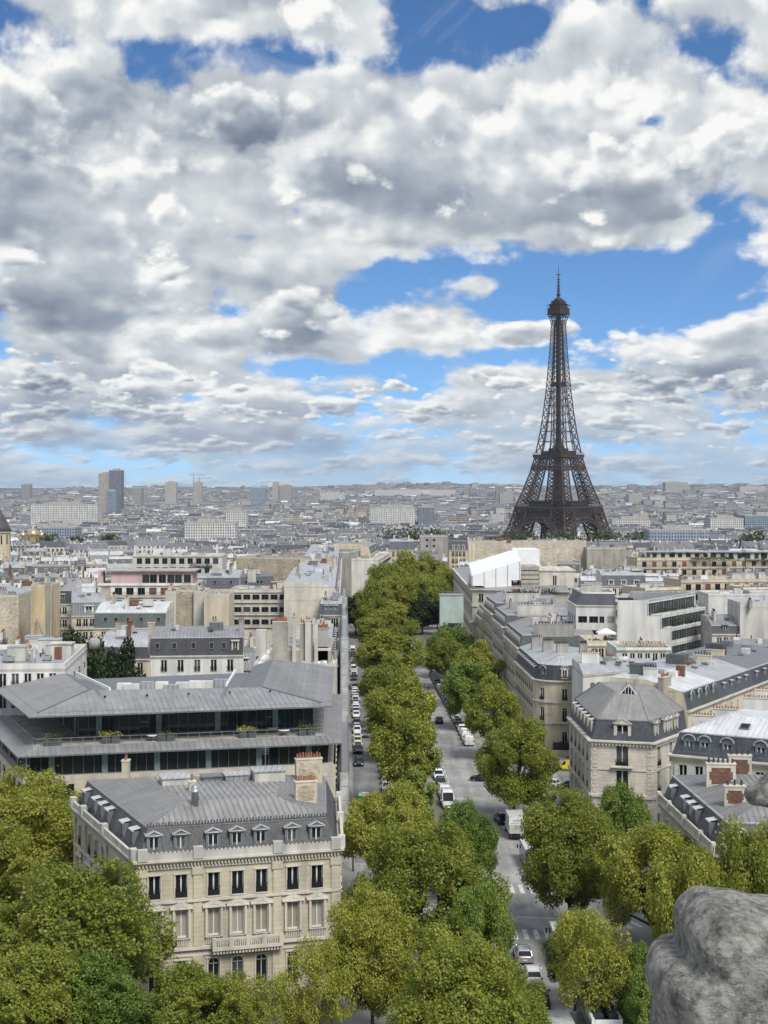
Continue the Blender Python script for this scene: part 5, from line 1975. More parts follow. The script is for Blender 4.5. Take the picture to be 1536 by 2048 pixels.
 # tarpaulin shelter on a scaffold
 tl = thing('tarpaulin_roof', 'sloping white tarpaulin shelter covering the roof of the stone palace', 'tarpaulin', (33.0, y0, 22.3))
 b0 = Vector((33.0, y0, 22.3))
 m = MB()
 fr = [(26.2, 22.9), (29.4, 22.9), (30.4, 22.3), (36.5, 22.3), (38.0, 22.5), (38.0, 24.6), (40.8, 24.6), (40.8, 30.4), (26.2, 25.9)]
 bk = [(x, z + (2.9 if i >= 7 else 0)) for i, (x, z) in enumerate(fr)]
 m.poly([(x, y0, z) for x, z in fr], 0)
 y1 = y0 + 17
 n_ = len(fr)
 for i in range(n_):
  j = (i + 1) % n_
  m.poly([(fr[i][0], y0, fr[i][1]), (bk[i][0] + (2.0 if i < 7 else 0), y1, bk[i][1]), (bk[j][0] + (2.0 if j < 7 else 0), y1, bk[j][1]), (fr[j][0], y0, fr[j][1])], 0)
 m.build('tarpaulin', [M['tarp']], tl, b0)
 m = MB()
 for x in (26.4, 29.9, 33.4, 36.9, 40.5):
  m.bar((x, y0 - .12, 21.9), (x, y0 - .12, 25.9 + (x - 26.2) * .3), .09)
 m.bar((26.2, y0 - .15, 22.4), (38, y0 - .15, 22.0), .25)
 for k in range(6): m.bar((26.1, y0 + k * 2.8, 22.0), (26.1, y0 + k * 2.8, 25.6), .08)
 m.bar((26.0, y0, 22.6), (26.0, y1, 22.6), .2)
 m.build('scaffold_frame', [M['frameg']], tl, b0)
 wb = thing('roof_shelter', 'boxy white site cabin wrapped in sheeting behind the tarpaulin', 'cabin', ((1049 - PX) * 490 / F, 490, 22.3))
 m = MB()
 x0, x1 = (1024 - PX) * 490 / F, (1076 - PX) * 490 / F
 bb = Vector(wb.location)
 m.box(x0, x1, 485, 499, 22.3, 32.0, 0)
 m.build('cabin_sheeting', [M['tarp']], wb, bb)
 m = MB()
 m.box(x0 + 2.0, x0 + 5.8, 484.85, 484.98, 22.6, 25.9, 0)
 m.build('opening', [M['concrete']], wb, bb)
 # pale green hoist tower
 g0 = Vector(((903 - PX) * 434 / F, 434, zg(434)))
 h = thing('hoist_tower', 'pale green sheeted hoist tower with outside stairs beside the palace', 'hoist tower', g0)
 m = MB()
 x0, x1, zt = (880 - PX) * 434 / F, (927 - PX) * 434 / F, 20.6
 m.box(x0, x1, 434, 440, 12.4, zt, 0)
 m.box(x0, x0 + 2.4, 434, 440, zg(434), 12.4, 0)
 m.box(x0 - .15, x1 + .15, 433.85, 440.1, zt - .12, zt + .08, 1)
 m.box(x0 + 2.4, x1, 438, 440, zg(434), 12.4, 0)
 m.build('sheeting', [M['bluegreen'], M['steel']], h, g0)
 m = MB()
 for k in range(6):
  z0 = zg(434) + k * 2.9
  if z0 > 12: break
  m.box(x0 + 2.4, x1, 434.1, 438, z0 - .1, z0 + .1)
  m.bar((x0 + 2.6, 434.2, z0), (x1 - .3, 434.2, z0 + 2.9), .45, 0, .2)
  m.bar((x0 + 2.4, 434.05, z0 + 1.1), (x1, 434.05, z0 + 1.1), .08)
  for x in (x0 + 2.4, x0 + 4.6, x1): m.bar((x, 434.05, z0), (x, 434.05, z0 + 2.9), .1)
 for x in (x0, x1): m.bar((x, 433.9, zt), (x, 433.9, zt + 1.2), .07)
 m.bar((x0, 433.9, zt + 1.1), (x1, 433.9, zt + 1.1), .07)
 m.build('stairs', [M['steel']], h, g0)

def white_modern():
 lab = 'white modern block with stepped planted terraces and a blank white gable'
 FLp, FRp = Vector(((1236 - PX) * 330 / F, 330)), Vector(((1344 - PX) * 330 / F, 330))
 RE = Vector((78.4, 352.0))
 d = (RE - FRp).normalized()
 n = Vector((-d.y, d.x))
 t0 = Vector((60, 340, zg(340) - .6))
 t = thing('modern_block', lab, 'apartment building', t0)
 FOOT.append([tuple(FLp), tuple(FRp), tuple(RE), (58.0, 366.0)])
 lv = [(-1.0, 17.0, 0.0), (17.0, 20.4, 0.0), (20.4, 23.3, 1.9), (23.3, 26.6, 4.4)]
 wl, gl, fr = MB(), MB(), MB()
 for k, (z0, z1, sb) in enumerate(lv):
  e = sb / d.y
  a = FLp
  b = FRp - Vector((e, 0))
  c = RE + n * sb
  dd = FLp + Vector((5, 26))
  # blank gable and back
  zt = z1 if k < 3 else z1 + .3
  wl.poly([(*a, z0), (*b, z0), (*b, zt), (*a, zt)], 0)
  wl.poly([(*c, z0), (*dd, z0), (*dd, z1), (*c, z1)], 0)
  wl.poly([(*dd, z0), (*a, z0), (*a, z1), (*dd, z1)], 0)
  L = (c - b).length
  # street front: ribbon of glazing between white bands
  nfl = max(1, round((z1 - z0) / 3.2)) if k == 0 else 1
  for q in range(nfl):
   za = z0 + (z1 - z0) * q / nfl
   zb = z0 + (z1 - z0) * (q + 1) / nfl
   s0 = za + (.9 if k < 2 else .1)
   wl.poly([(*b, za), (*c, za), (*c, s0), (*b, s0)], 0)
   wl.poly([(*b, zb - .45), (*c, zb - .45), (*c, zb), (*b, zb)], 0)
   bi, ci = b + n * .25, c + n * .25
   gl.poly([(*bi, s0), (*ci, s0), (*ci, zb - .45), (*bi, zb - .45)], 0)
   nm = int(L / 1.5)
   for j in range(nm + 1):
    p = bi + (ci - bi) * j / nm - n * .06
    fr.obox(p, d, n, .07 if j % 3 else .16, .07, s0, zb - .45, 0)
  wl.prism([b - n * .05, c - n * .05, c + n * 2.8, b + n * 2.8], z1 - .02, z1 + .28, 1 if k == 3 else 0)
  wl.poly([(*a, z1 + .01), (*b, z1 + .01), (*c, z1 + .01), (*dd, z1 + .01)], 1)
  if k in (1, 2):
   bo, co = b + n * .25, c + n * .25
   rl = MB()
   rl.bar((*bo, z1 + 1.2), (*co, z1 + 1.2), .06)
   rl.bar((*bo, z1 + .75), (*co, z1 + .75), .04)
   for j in range(int(L / .9)):
    p = bo + (co - bo) * j / int(L / .9)
    rl.bar((*p, z1 + .2), (*p, z1 + 1.2), .04)
   rl.build('railing', [M['iron']], t, t0)
 wl.build('wall', [M['white'], M['concrete']], t, t0)
 gl.f += [tuple(i + len(gl.v) for i in f) for f in fr.f]
 gl.m += [1] * len(fr.f)
 gl.sm += fr.sm
 gl.v += fr.v
 gl.build('ribbon_glazing', [M['glassd'], M['frameg']], t, t0)
 m = MB()
 m.prism([FLp + Vector((2, 1.5)), FRp + Vector((-5.5, 2)), RE + n * 5.5, FLp + Vector((7, 24))], 26.6, 26.95, 0)
 m.prism([FLp + Vector((3.5, 5)), FLp + Vector((7, 5)), FLp + Vector((8, 9)), FLp + Vector((4.5, 9))], 26.9, 28.3, 1)
 m.prism([FLp + Vector((.3, .4)), FLp + Vector((3.5, .4)), FLp + Vector((3.5, 2)), FLp + Vector((.3, 2))], 26.6, 27.3, 2)
 m.build('roof', [M['zincd'], M['steel'], M['iron']], t, t0)
 # hedges along the terraces
 for sb, z, lab2 in ((2.4, 20.7, 'dark clipped planting along the lower stepped terrace of the white block'), (4.9, 23.6, 'sparse potted planting along the upper stepped terrace of the white block')):
  bush_line(FRp + n * (sb - 1.6) - Vector((sb, 0)) * .3 + d * 1.5, RE + n * (sb - 1.6), z, .75 if sb < 3 else .5, 1.0, lab2, .9 if sb < 3 else .4)
 # front block with white panels left of the gable
 poly = [((1152 - PX) * 334 / F, 334), (FLp.x - .1, 332.5), (FLp.x + .5, 347), ((1152 - PX) * 334 / F, 350)]
 FOOT.append(poly)
 L = poly[1][0] - poly[0][0]
 rows = [(25.5 - 3.1 * k - .9, 1.5, 'wide', False) for k in range(1, 7)]
 tt, base, z = building('modern_block', 'white panelled modern block with dark sloping attic glazing left of the blank gable', poly, 25.5, 'white', cat='apartment building',
  edges={0: [dict(u=[L * .17, L * .45], rows=rows, w=2.0, frame='frameg'), dict(u=[L * .66], rows=rows, w=1.1, frame='frameg'), dict(u=[L * .89], rows=rows, w=1.6, blind=1, blindmat='concrete')], 3: dict(n=4, rows=rows, w=1.5, frame='frameg')}, cornice=.2,
  mans=dict(h=2.6, inset=1.6, mat='slate', lip='white', gable='white'), flat=dict(mat='zincd', pmat='white', parapet=.3), lod=1)
 roof_clutter(tt, base, inset(poly, 2.5), z, 4)

def bush_line(a, b, z, r, h, label, fill=1.0, cat='planting', group=None, mat=None):
 """A loose hedge or row of potted shrubs made of many leaves."""
 a, b = Vector((a[0], a[1], z)), Vector((b[0], b[1], z))
 L = (b - a).length
 base = (a + b) / 2
 lv = MB()
 n = int(L * 75 * r * fill)
 rs = np.random.RandomState(int(abs(a.x) * 7 + a.y))
 cl = [rs.rand() for _ in range(int(L / .8) + 1)]
 for _ in range(n):
  s = rs.rand()
  k = cl[int(s * (len(cl) - 1))]
  if fill < .99 and k < .35: continue
  hh = h * (.5 + .7 * k)
  c = a + (b - a) * s + Vector((rs.normal(0, r * .4), rs.normal(0, r * .4), abs(rs.normal(.3, .45)) * hh)) - base
  nn = Vector(rs.normal(0, 1, 3)).normalized()
  u = nn.orthogonal().normalized() * rs.uniform(.07, .16)
  v = nn.cross(u)
  lv.poly([c - u - v, c + u - v, c + u + v, c - u + v])
 o = lv.build('terrace_planting', [mat or plain('terrace_leaves', (0.045, 0.065, 0.02), .8, dirt=.5, scale=5)], None, (0, 0, 0), base)
 return tag(o, label, cat, group or 'roof terrace planting')

hotel_left()
hotel_right()
modern_block()
corner_octagon()
right_group()
white_modern()

# ------------------------------------------------------------------ middle distance, placed one by one
def block(label, ax, ay, bx, by, z, depth, wall, floors=3, n=5, fh=3.1, mans=None, top=None, flat=None, w=1.1, wh=2.0, style='fr', rail=True, cat='apartment building', name='apartment_building', blank=False, left=0, right=0, chims=(), clutter=0, balc=False, blind=0, frame='frame', cornice=.25, surround=False, group=None, trimm='trim', z0=None, oblique=False, bare=False):
 poly = front(ax, ay, bx, by if oblique or abs(by - ay) < .03 * (bx - ax) else ay, z, depth)
 FOOT.append(poly)
 rows = [(z - .75 - wh - fh * k, wh, style, rail) for k in range(floors)]
 ed = {}
 if not blank and n: ed[0] = dict(n=n, rows=rows, w=w, blind=blind, frame=frame, surround=surround, balc=[r[0] for r in rows] if balc else ())
 elif not blank: ed[0] = dict(n=1, rows=[])
 if left: ed[3] = dict(n=left, rows=rows, w=w, frame=frame)
 if right: ed[1] = dict(n=right, rows=rows, w=w, frame=frame)
 if mans and 'nd' in mans:
  mans = dict(mans)
  nd = mans.pop('nd')
  mans['dorm'] = {0: dict(n=nd, w=mans.pop('dw', 1.3), h=mans.pop('dh', 1.6), style=mans.pop('ds', 'flat'), fm=mans.pop('fm', 'trim'), cm='zinc', z=.45)}
 t, base, zt = building(name, label, poly, z, wall, z0=z0, cat=cat, edges=ed, cornice=cornice if (ed and not blank) else .05, mans=mans, top=top, flat=flat, lod=1, bandmat=trimm, group=group)
 d = (Vector(poly[1]) - Vector(poly[0])).normalized()
 n_ = Vector((-d.y, d.x))
 L = (Vector(poly[1]) - Vector(poly[0])).length
 for f, off, ln, h, npot, wl in chims:
  p = Vector(poly[0]) + d * f * L + n_ * off
  chimney(t, base, p.x, p.y, z, zt + h, ln, math.atan2(d.y, d.x) + random.choice((0, math.pi / 2)) if ln < 3 else math.atan2(d.y, d.x), npot, wl, .6, pot=random.choice(('pot', 'potd', 'pot')))
 if clutter: roof_clutter(t, base, poly, zt + .1, clutter)
 if not bare: garnish(t, base, inset(poly, min(2.5, depth * .22, L * .2)), zt, 2 + int(L / 4), 0 if chims else 1 + int(L / 14))
 return t, base, zt, poly

def left_mid():
 # flat roof with plant, far left
 t, b, z, p = block('white flat roofed block crowded with roof plant at the left edge beside the dark trees', -70, 1338, 130, 1336, 25.0, 28, 'white', 4, 7, flat=dict(mat='zincp', pmat='white', parapet=.7), cornice=.1, clutter=16, right=4)
 q = MB()
 q.obox((-50.5, 232), (1, 0), (0, 1), 1.6, 1.0, 25, 27.4, 0)
 q.obox((-50.9, 230.9), (1, 0), (0, 1), .55, .12, 25.1, 27.0, 1)
 q.obox((-50.5, 232), (1, 0), (0, 1), 1.8, 1.2, 27.4, 27.6, 0)
 q.build('stair_head', [M['offwhite'], M['blind']], t, b)
 tank = MB()
 tank.lathe((-48.2, 246, 25.2), [(0, 0), (.9, 0), (.95, 1.3), (.5, 1.7), (0, 1.75)], 16, 0)
 tank.build('water_tank', [M['concrete']], t, b)
 # white building with dark mansard
 t, b, z, p = block('white walled building with charcoal mansard and five tall casements, right of the dark courtyard trees', 301, 1312, 487, 1310, 21.9, 12, 'white', 5, 5, wh=2.1, mans=dict(h=3.1, inset=.9, mat='slate', nd=0) if False else dict(h=3.1, inset=.9, mat='slate', lip='zincp', dorm={0: dict(u=[15.0], w=1.3, h=2.2, style='flat', fm='trim', cm='zinc', z=.35)}), top=dict(rise=1.1, inset=5, mat='zinc'), chims=((.0, 3, 1.2, 1.4, 3, 'lime3'), (.68, 6, 1.0, 1.6, 2, 'greyr'), (.98, 4, 1.0, 1.5, 3, 'greyr')))
 d = (Vector(p[1]) - Vector(p[0])).normalized()
 nn = Vector((-d.y, d.x))
 for u in (1.2, 4.2, 7.6, 10.8, 13.0):
  q = Vector(p[0]) + d * u + nn * .5
  skylight(t, b, (q.x, q.y, 23.6), math.atan2(d.y, d.x), 1.28, .8, 1.2)
 # roof under works by the avenue with the bare chimney wall behind it
 t, b, z, p = block('flat roof under works with white sheeting and loose materials beside the avenue scaffold', 508, 1331, 672, 1331, 22.3, 22, 'offwhite', 3, 0, flat=dict(mat='tarp', pmat='offwhite', parapet=.35), cornice=.1, clutter=3)
 for _ in range(22):
  q = MB()
  x, y = random.uniform(-20.5, -9.0), random.uniform(p[0][1] + 1, p[0][1] + 8)
  a = random.uniform(0, 3)
  q.obox((x, y), (math.cos(a), math.sin(a)), (-math.sin(a), math.cos(a)), random.uniform(.2, .8), random.uniform(.15, .4), 22.3, 22.4 + random.uniform(.05, .6), 0)
  o = q.build('material_stack', [M[random.choice(('tarp', 'white', 'steel', 'concrete', 'offwhite'))]], None, (x, y, 22.3))
  tag(o, 'small stack of building materials lying on the white roof under works', 'building materials', 'materials on the roof under works')
 for ax, ay, bx, h, wl in ((512, 1302, 532, 4.5, 'offwhite'), (546, 1304, 598, 2.6, 'cream'), (586, 1300, 600, 4.2, 'offwhite')):
  dd = 262.0
  q = MB()
  q.box((ax - PX) * dd / F, (bx - PX) * dd / F, dd, dd + 1.5, 22.2, 22.2 + h)
  q.build('roof_wall', [M[wl]], t, b)
 t, b, z, p = block('bare grey party wall topped by many red chimney pots beside the avenue scaffold', 540, 1296, 662, 1296, 25.0, 16, 'lime3', 1, 0, blank=True, flat=dict(mat='zinc', pmat='lime3', parapet=.2))
 dd = p[0][1]
 for px0, px1, z1, wl, npots, dy in ((545, 575, 29.3, 'lime3', 10, .4), (585, 592, 30.2, 'offwhite', 0, -.35), (600, 625, 29.0, 'lime3', 6, .35), (611, 622, 29.6, 'offwhite', 2, -.4), (629, 636, 29.4, 'offwhite', 0, -.35), (632, 656, 28.2, 'greyr', 9, .5)):
  x0, x1 = (px0 - PX) * dd / F, (px1 - PX) * dd / F
  chimney(t, b, (x0 + x1) / 2, dd + dy, 21.0, z1, x1 - x0, 0, max(1, npots), wl, 1.0, poth=.7)
 # stepped house ends and terraces further up the avenue
 block('long modern white block with stacked ribbon windows and planted balconies', 459, 1183, 637, 1176, 27.0, 14, 'offwhite', 3, 9, fh=3.0, w=1.7, wh=1.5, style='wide', rail=False, balc=True, frame='frameg', flat=dict(mat='zincp', pmat='offwhite', parapet=.5), clutter=8)
 block('small house with pale render and twin blue dormers beside the avenue scaffold', 640, 1230, 684, 1227, 22.5, 13, 'lime4', 3, 3, mans=dict(h=2.6, inset=.8, mat='slateb', nd=3, dw=1.1, dh=1.7, ds='ped', fm='lead'), top=dict(rise=1, inset=4, mat='zincp'))
 block('beige gable wall with mossy top left of the long ribbon windows', 408, 1190, 458, 1188, 27.2, 12, 'cream', 1, 0, blank=True, flat=dict(mat='zinc', pmat='cream', parapet=.3))
 block('rough brown rubble gable between two smooth pale walls', 352, 1180, 386, 1180, 28.0, 12, 'rubble', 1, 0, blank=True, flat=dict(mat='zinc', pmat='rubble', parapet=.2), chims=((.5, 3, 2.2, 1.0, 4, 'lime3'),))
 block('narrow pale gable on the right of the rough rubble gable', 387, 1184, 408, 1184, 27.6, 12, 'offwhite', 1, 0, blank=True, flat=dict(mat='zinc', pmat='offwhite', parapet=.2))
 block('narrow pale gable on the left of the rough rubble gable', 330, 1184, 352, 1184, 27.6, 12, 'offwhite', 1, 0, blank=True, flat=dict(mat='zinc', pmat='offwhite', parapet=.2))
 # green slate roof with five roof windows
 t, b, z, p = block('wide building with green slate roof and five roof windows in a row', 186, 1256, 330, 1256, 23.3, 13, 'cream', 3, 5, wh=1.2, rail=False, mans=dict(h=2.9, inset=1.7, mat='slateg', lip='zincp', gable='offwhite'), top=dict(rise=1.6, inset=6, mat='zincw'))
 L = p[1][0] - p[0][0]
 for u in (.16, .31, .48, .66, .9): skylight(t, b, (p[0][0] + L * u, p[0][1] + 1.0, 24.9), 0, 1.05, .8, 1.1)
 # low zinc roof between the two courtyard trees
 t, b, z, p = block('low house with zinc roof, red pots and one pedimented dormer between the two courtyard trees', 196, 1318, 300, 1318, 18.5, 13, 'cream', 2, 4, mans=dict(h=2.3, inset=.8, mat='slate', nd=1, dw=1.6, ds='ped', fm='white'), top=dict(rise=2.2, inset=7, mat='zincp'), chims=((.5, 7, 2.8, 2.2, 6, 'brick'), (.28, 9, 2.0, 1.6, 3, 'greyr')))
 block('grey slate house with one white framed dormer beside the yellow party wall', 143, 1232, 212, 1231, 21.8, 13, 'cream', 3, 4, mans=dict(h=3.1, inset=1.0, mat='zincd', lip='zincp', nd=1, dw=2.2, dh=1.9, ds='flat', fm='white'), top=dict(rise=1.6, inset=5, mat='zincp'), chims=((.98, 5, 2.4, 1.2, 6, 'lime3'),), balc=True)
 block('narrow white house with dark mansard right of the yellow party wall', 105, 1208, 142, 1208, 23.6, 13, 'white', 4, 2, mans=dict(h=3.2, inset=.9, mat='slate', nd=1, dw=1.5, dh=1.9, fm='frameg'), top=dict(rise=1.4, inset=5, mat='zinc'), balc=True)
 t, b, z, p = block('tall narrow yellow party wall with flue pipes', 62, 1170, 103, 1166, 30.0, 9, 'yellow', 1, 0, blank=True, flat=dict(mat='zinc', pmat='yellow', parapet=.1))
 q = MB()
 x = (97 - PX) * p[0][1] / F
 q.box(x - .4, x + .4, p[0][1] - .5, p[0][1] - .02, 8, 30.5)
 q.box(x + 1.2, x + 1.5, p[0][1] - .3, p[0][1] - .02, 8, 30.2)
 q.build('flue', [M['greyr']], t, b)
 q = MB()
 a = W(77, 1231, 23)
 q.bar((a.x, p[0][1] - .6, 22.4), (a.x + 4.6, p[0][1] - 9, 17.2), .35)
 q.build('leaning_duct', [M['steel']], t, b)
 block('narrow white house with small arched dormer left of the yellow party wall', 38, 1210, 61, 1210, 23.4, 12, 'white', 4, 1, mans=dict(h=3.4, inset=.9, mat='slateb', nd=1, dw=1.2, ds='round', fm='white'), top=dict(rise=1.4, inset=4, mat='zincp'))
 block('stained stone gable with grey flues at the left edge', -60, 1190, 37, 1182, 27.0, 12, 'rubble2', 1, 0, blank=True, top=dict(rise=2.2, inset=5, mat='zincp', hip=True), chims=((.6, .3, 3.2, -1, 8, 'greyr'), (.86, .3, 2.0, -2, 5, 'greyr')))
 block('low flat roofed wing with green roofing below the yellow party wall', 40, 1296, 128, 1290, 20.0, 12, 'offwhite', 1, 4, flat=dict(mat='bluegreen', pmat='offwhite', parapet=.3), clutter=4)
 # pink penthouse building
 t, b, z, p = block('white terraced building with shuttered bays under the pink penthouse', 196, 1170, 392, 1164, 25.6, 16, 'white', 5, 8, fh=3.4, w=2.0, wh=2.2, style='wide', rail=False, balc=True, blind=.3, frame='frameg', flat=dict(mat='concrete', pmat='white', parapet=.5))
 y0 = p[0][1]
 k = (y0 + 2.5) / F
 q = MB()
 q.box((222 - PX) * k, (385 - PX) * k, y0 + 2.5, y0 + 13, 25.6, 29.2, 0)
 q.box((196 - PX) * k, (206 - PX) * k, y0 + 2.5, y0 + 6, 25.6, 29.4, 0)
 q.box((205 - PX) * k, (392 - PX) * k, y0 + 1.6, y0 + 13.4, 29.2, 29.5, 1)
 q.build('pink_penthouse', [M['pink'], M['concrete']], t, b)
 for px in (285, 300, 318, 335, 350, 368): put('window', window_mesh(1.9, 2.3, 'wide', 1, 'frameg', 'glassd'), t, Vector(((px - PX) * k, y0 + 2.38, 26.0)) - b, 0)
 block('roof terrace building with white pillars and clipped hedge behind the pink penthouse', 265, 1112, 445, 1106, 29.0, 14, 'offwhite', 3, 10, w=1.8, wh=2.0, style='wide', rail=False, frame='frameg', flat=dict(mat='zincp', pmat='offwhite', parapet=.4), clutter=6, chims=((.02, 2, 2.0, 3.5, 4, 'white'), (.93, 3, 2.0, 3.8, 4, 'white')))
 a, c = W(385, 1122, 28), W(430, 1122, 28)
 bush_line((a.x, a.y - 6), (c.x, c.y - 6), 25.8, .9, 1.8, 'dark clipped hedge on the roof terrace behind the pink penthouse', 1.0)
 # slate houses with roof windows
 t, b, z, p = block('slate house with three lit roof windows beside the pink penthouse', 412, 1178, 478, 1174, 24.2, 13, 'offwhite', 3, 4, wh=1.5, mans=dict(h=3.0, inset=2.2, mat='slateb', lip='zincp'), top=dict(rise=1.6, inset=5, mat='zincp'))
 L = p[1][0] - p[0][0]
 for u in (.25, .52, .74): skylight(t, b, (p[0][0] + L * u, p[0][1] + 1.3, 25.9), 0, .93, .9, 1.2)
 t, b, z, p = block('slate house with two roof windows below the long rubble party wall', 480, 1178, 552, 1176, 24.0, 13, 'white', 3, 5, wh=1.6, mans=dict(h=3.3, inset=2.2, mat='slate', lip='zinc', gable='white'), top=dict(rise=.8, inset=5, mat='zincd'), chims=((.36, 1.5, 2.4, 1.0, 3, 'offwhite'),))
 L = p[1][0] - p[0][0]
 for u in (.16, .5, .6): skylight(t, b, (p[0][0] + L * u, p[0][1] + 1.3, 25.8), 0, .98, .9, 1.2)
 # long rubble party wall
 t, b, z, p = block('long bare rubble party wall with pale pilaster flues, left of the avenue', 473, 1114, 600, 1116, 30.0, 12, 'rubble', 1, 0, blank=True, flat=dict(mat='zinc', pmat='rubble', parapet=.15), chims=((.35, 3, 2.6, 1.2, 8, 'lime3'), (.7, 5, 3.0, 1.4, 9, 'greyr'), (.9, 2, 2.0, 1.4, 5, 'lime3')))
 t, b, z, p = block('gabled rubble party wall with a white flue next to the avenue', 600, 1124, 672, 1124, 28.8, 14, 'rubble2', 1, 0, blank=True, top=dict(rise=1.2, inset=5, mat='zinc'), chims=((.36, -.3, .9, 1.4, 1, 'white'), (.7, 4, 2.4, 1.4, 7, 'offwhite')))
 block('small white house end with one square window beside the avenue scaffold', 613, 1172, 676, 1166, 26.3, 16, 'white', 2, 1, w=.9, wh=1.1, rail=False, flat=dict(mat='zincp', pmat='white', parapet=.4), chims=((.1, 2, 1.6, 1.6, 3, 'offwhite'),))
 # beyond the bend of the avenue
 t, b, z, p = block('tall blank grey concrete wall end where the avenue bends', 697, 1104, 742, 1094, 26.5, 24, 'greyr', 1, 0, blank=True, oblique=True, flat=dict(mat='zincd', pmat='greyr', parapet=.4), clutter=3)
 q = MB()
 d_ = (Vector(p[1]) - Vector(p[0]))
 m_ = Vector(p[0]) + d_ * .47
 q.obox((m_.x, m_.y), d_.normalized(), Vector((-d_.y, d_.x)).normalized(), .55, .06, 0, 25.8)
 q.build('wall_slot', [M['iron']], t, b)
 block('pale house with blue mansard right of the blank grey concrete wall', 742, 1108, 756, 1100, 24.5, 16, 'lime2', 4, 2, oblique=True, mans=dict(h=3, inset=1, mat='slateb', nd=2), top=dict(rise=1.2, inset=4, mat='zinc'), balc=True)
 block('white balconied house with roof plants at the bend of the avenue', 756, 1120, 779, 1106, 23.0, 14, 'white', 5, 3, oblique=True, balc=True, w=1.8, wh=1.8, style='wide', flat=dict(mat='concrete', pmat='white'))
 block('cream mansion with steep blue slate roof closing the end of the avenue', 779, 1100, 828, 1092, 21.5, 16, 'lime2', 4, 5, fh=4.0, wh=2.6, surround=True, mans=dict(h=4.2, inset=2.4, mat='slateb', lip='zincp', gable='white'), top=dict(rise=.9, inset=4, mat='zincp'), chims=((.2, 8, 2.0, 2.0, 4, 'white'), (.8, 8, 2.0, 2.0, 4, 'white')))
 block('low curved grey roofed pavilion behind the treetops at the end of the avenue', 832, 1120, 876, 1118, 15.5, 14, 'lime', 3, 6, mans=dict(h=2.6, inset=1.6, mat='zincd', lip='zincp', nd=4, dw=1.2, ds='round'), top=dict(rise=1.6, inset=4, mat='zincd'))
 t, b, z, p = block('blank beige gable with four round holes beyond the treetops', 840, 1072, 895, 1072, 25.5, 16, 'greyr', 1, 0, blank=True, flat=dict(mat='zincp', pmat='greyr', parapet=.3), clutter=3)
 for px in (854, 868):
  for py in (1080, 1092):
   q = MB()
   c = WD(px, py, p[0][1] - .05)
   q.poly([(c.x + .75 * math.cos(k * math.pi / 8), c.y, c.z + .75 * math.sin(k * math.pi / 8)) for k in range(16)])
   q.build('porthole', [M['iron']], t, b)
 block('tall cream house with dark domed attic right of the blank gable with round holes', 898, 1100, 936, 1092, 25.0, 16, 'lime2', 5, 4, mans=dict(h=4.0, inset=1.8, mat='slate', nd=3), top=dict(rise=1.5, inset=3, mat='slate'))
 # avenue scaffold on the left facades
 sc = thing('facade_scaffold', 'tall sheeted scaffold climbing the house fronts on the left pavement of the avenue', 'scaffold', AV(-.4, 300))
 bb = Vector(sc.location)
 m, nt_ = MB(), MB()
 for y0, y1, zt in ((207, 252, 13.0), (252, 292, 27.5), (292, 318, 24.0), (318, 352, 25.5), (352, 402, 27.0)):
  n = int((y1 - y0) / 2.6)
  for k in range(n + 1):
   y = y0 + (y1 - y0) * k / n
   for xo in (-.35, .75):
    p = AV(xo - .2, y)
    m.bar((p.x, p.y, p.z), (p.x, p.y, zt), .07)
   for lv in range(int(zt / 2)):
    a, c = AV(-.55, y), AV(.55, y)
    m.bar((a.x, a.y, a.z + 2 * lv + 2), (c.x, c.y, c.z + 2 * lv + 2), .06)
  for lv in range(int(zt / 2)):
   a, c = AV(0, y0), AV(0, y1)
   m.bar((a.x, a.y, a.z + 2 * lv + 2), (c.x, c.y, c.z + 2 * lv + 2), .9, 0, .06)
   for xo in (.55,):
    a, c = AV(xo, y0), AV(xo, y1)
    m.bar((a.x, a.y, a.z + 2 * lv + 3), (c.x, c.y, c.z + 2 * lv + 3), .05)
  a, c = AV(.62, y0), AV(.62, y1)
  if 1:
   nt_.poly([(a.x, a.y, a.z + 4), (c.x, c.y, c.z + 4), (c.x, c.y, zt - 1), (a.x, a.y, zt - 1)])
   e = AV(-.7, y0)
   nt_.poly([(e.x, e.y, a.z + 4), (a.x, a.y, a.z + 4), (a.x, a.y, zt - 1), (e.x, e.y, zt - 1)])
 m.build('scaffold_frame', [M['steel']], sc, bb)
 nt_.build('sheeting', [M['net']], sc, bb)
 # house fronts of the avenue behind the scaffold
 for y0, y1, z, wl, lab in ((248, 300, 21.5, 'lime', 'cream house front behind the near end of the avenue scaffold'), (352, 420, 25.5, 'lime4', 'pale house front behind the far end of the avenue scaffold'), (420, 520, 24.5, 'lime', 'long cream row house on the left pavement beyond the scaffold'), (520, 640, 24.0, 'lime2', 'warm cream row house on the left pavement near the bend')):
  poly = [V2(AV(-14.5, y0)), V2(AV(-1.4, y0)), V2(AV(-1.4, y1)), V2(AV(-14.5, y1))]
  if y0 == 248: poly = [V2(AV(-6.5, 253)), V2(AV(-1.4, 253)), V2(AV(-1.4, y1)), V2(AV(-6.5, y1))]
  FOOT.append(poly)
  _t = building('row_house', lab, poly, z, wl, cat='apartment house', edges={1: dict(n=12, rows=[(z - 3 - 3.2 * k, 2.1) for k in range(6)], w=1.1)}, mans=dict(h=2.8, inset=1, mat='slateb', dorm={1: dict(n=10, w=1.2, h=1.6, style='flat', fm='trim', cm='zinc', z=.4)}), top=dict(rise=1.2, inset=4, mat='zincp'), lod=1)
  garnish(*_t[:2], inset(poly, 2), _t[2], 10, 5)

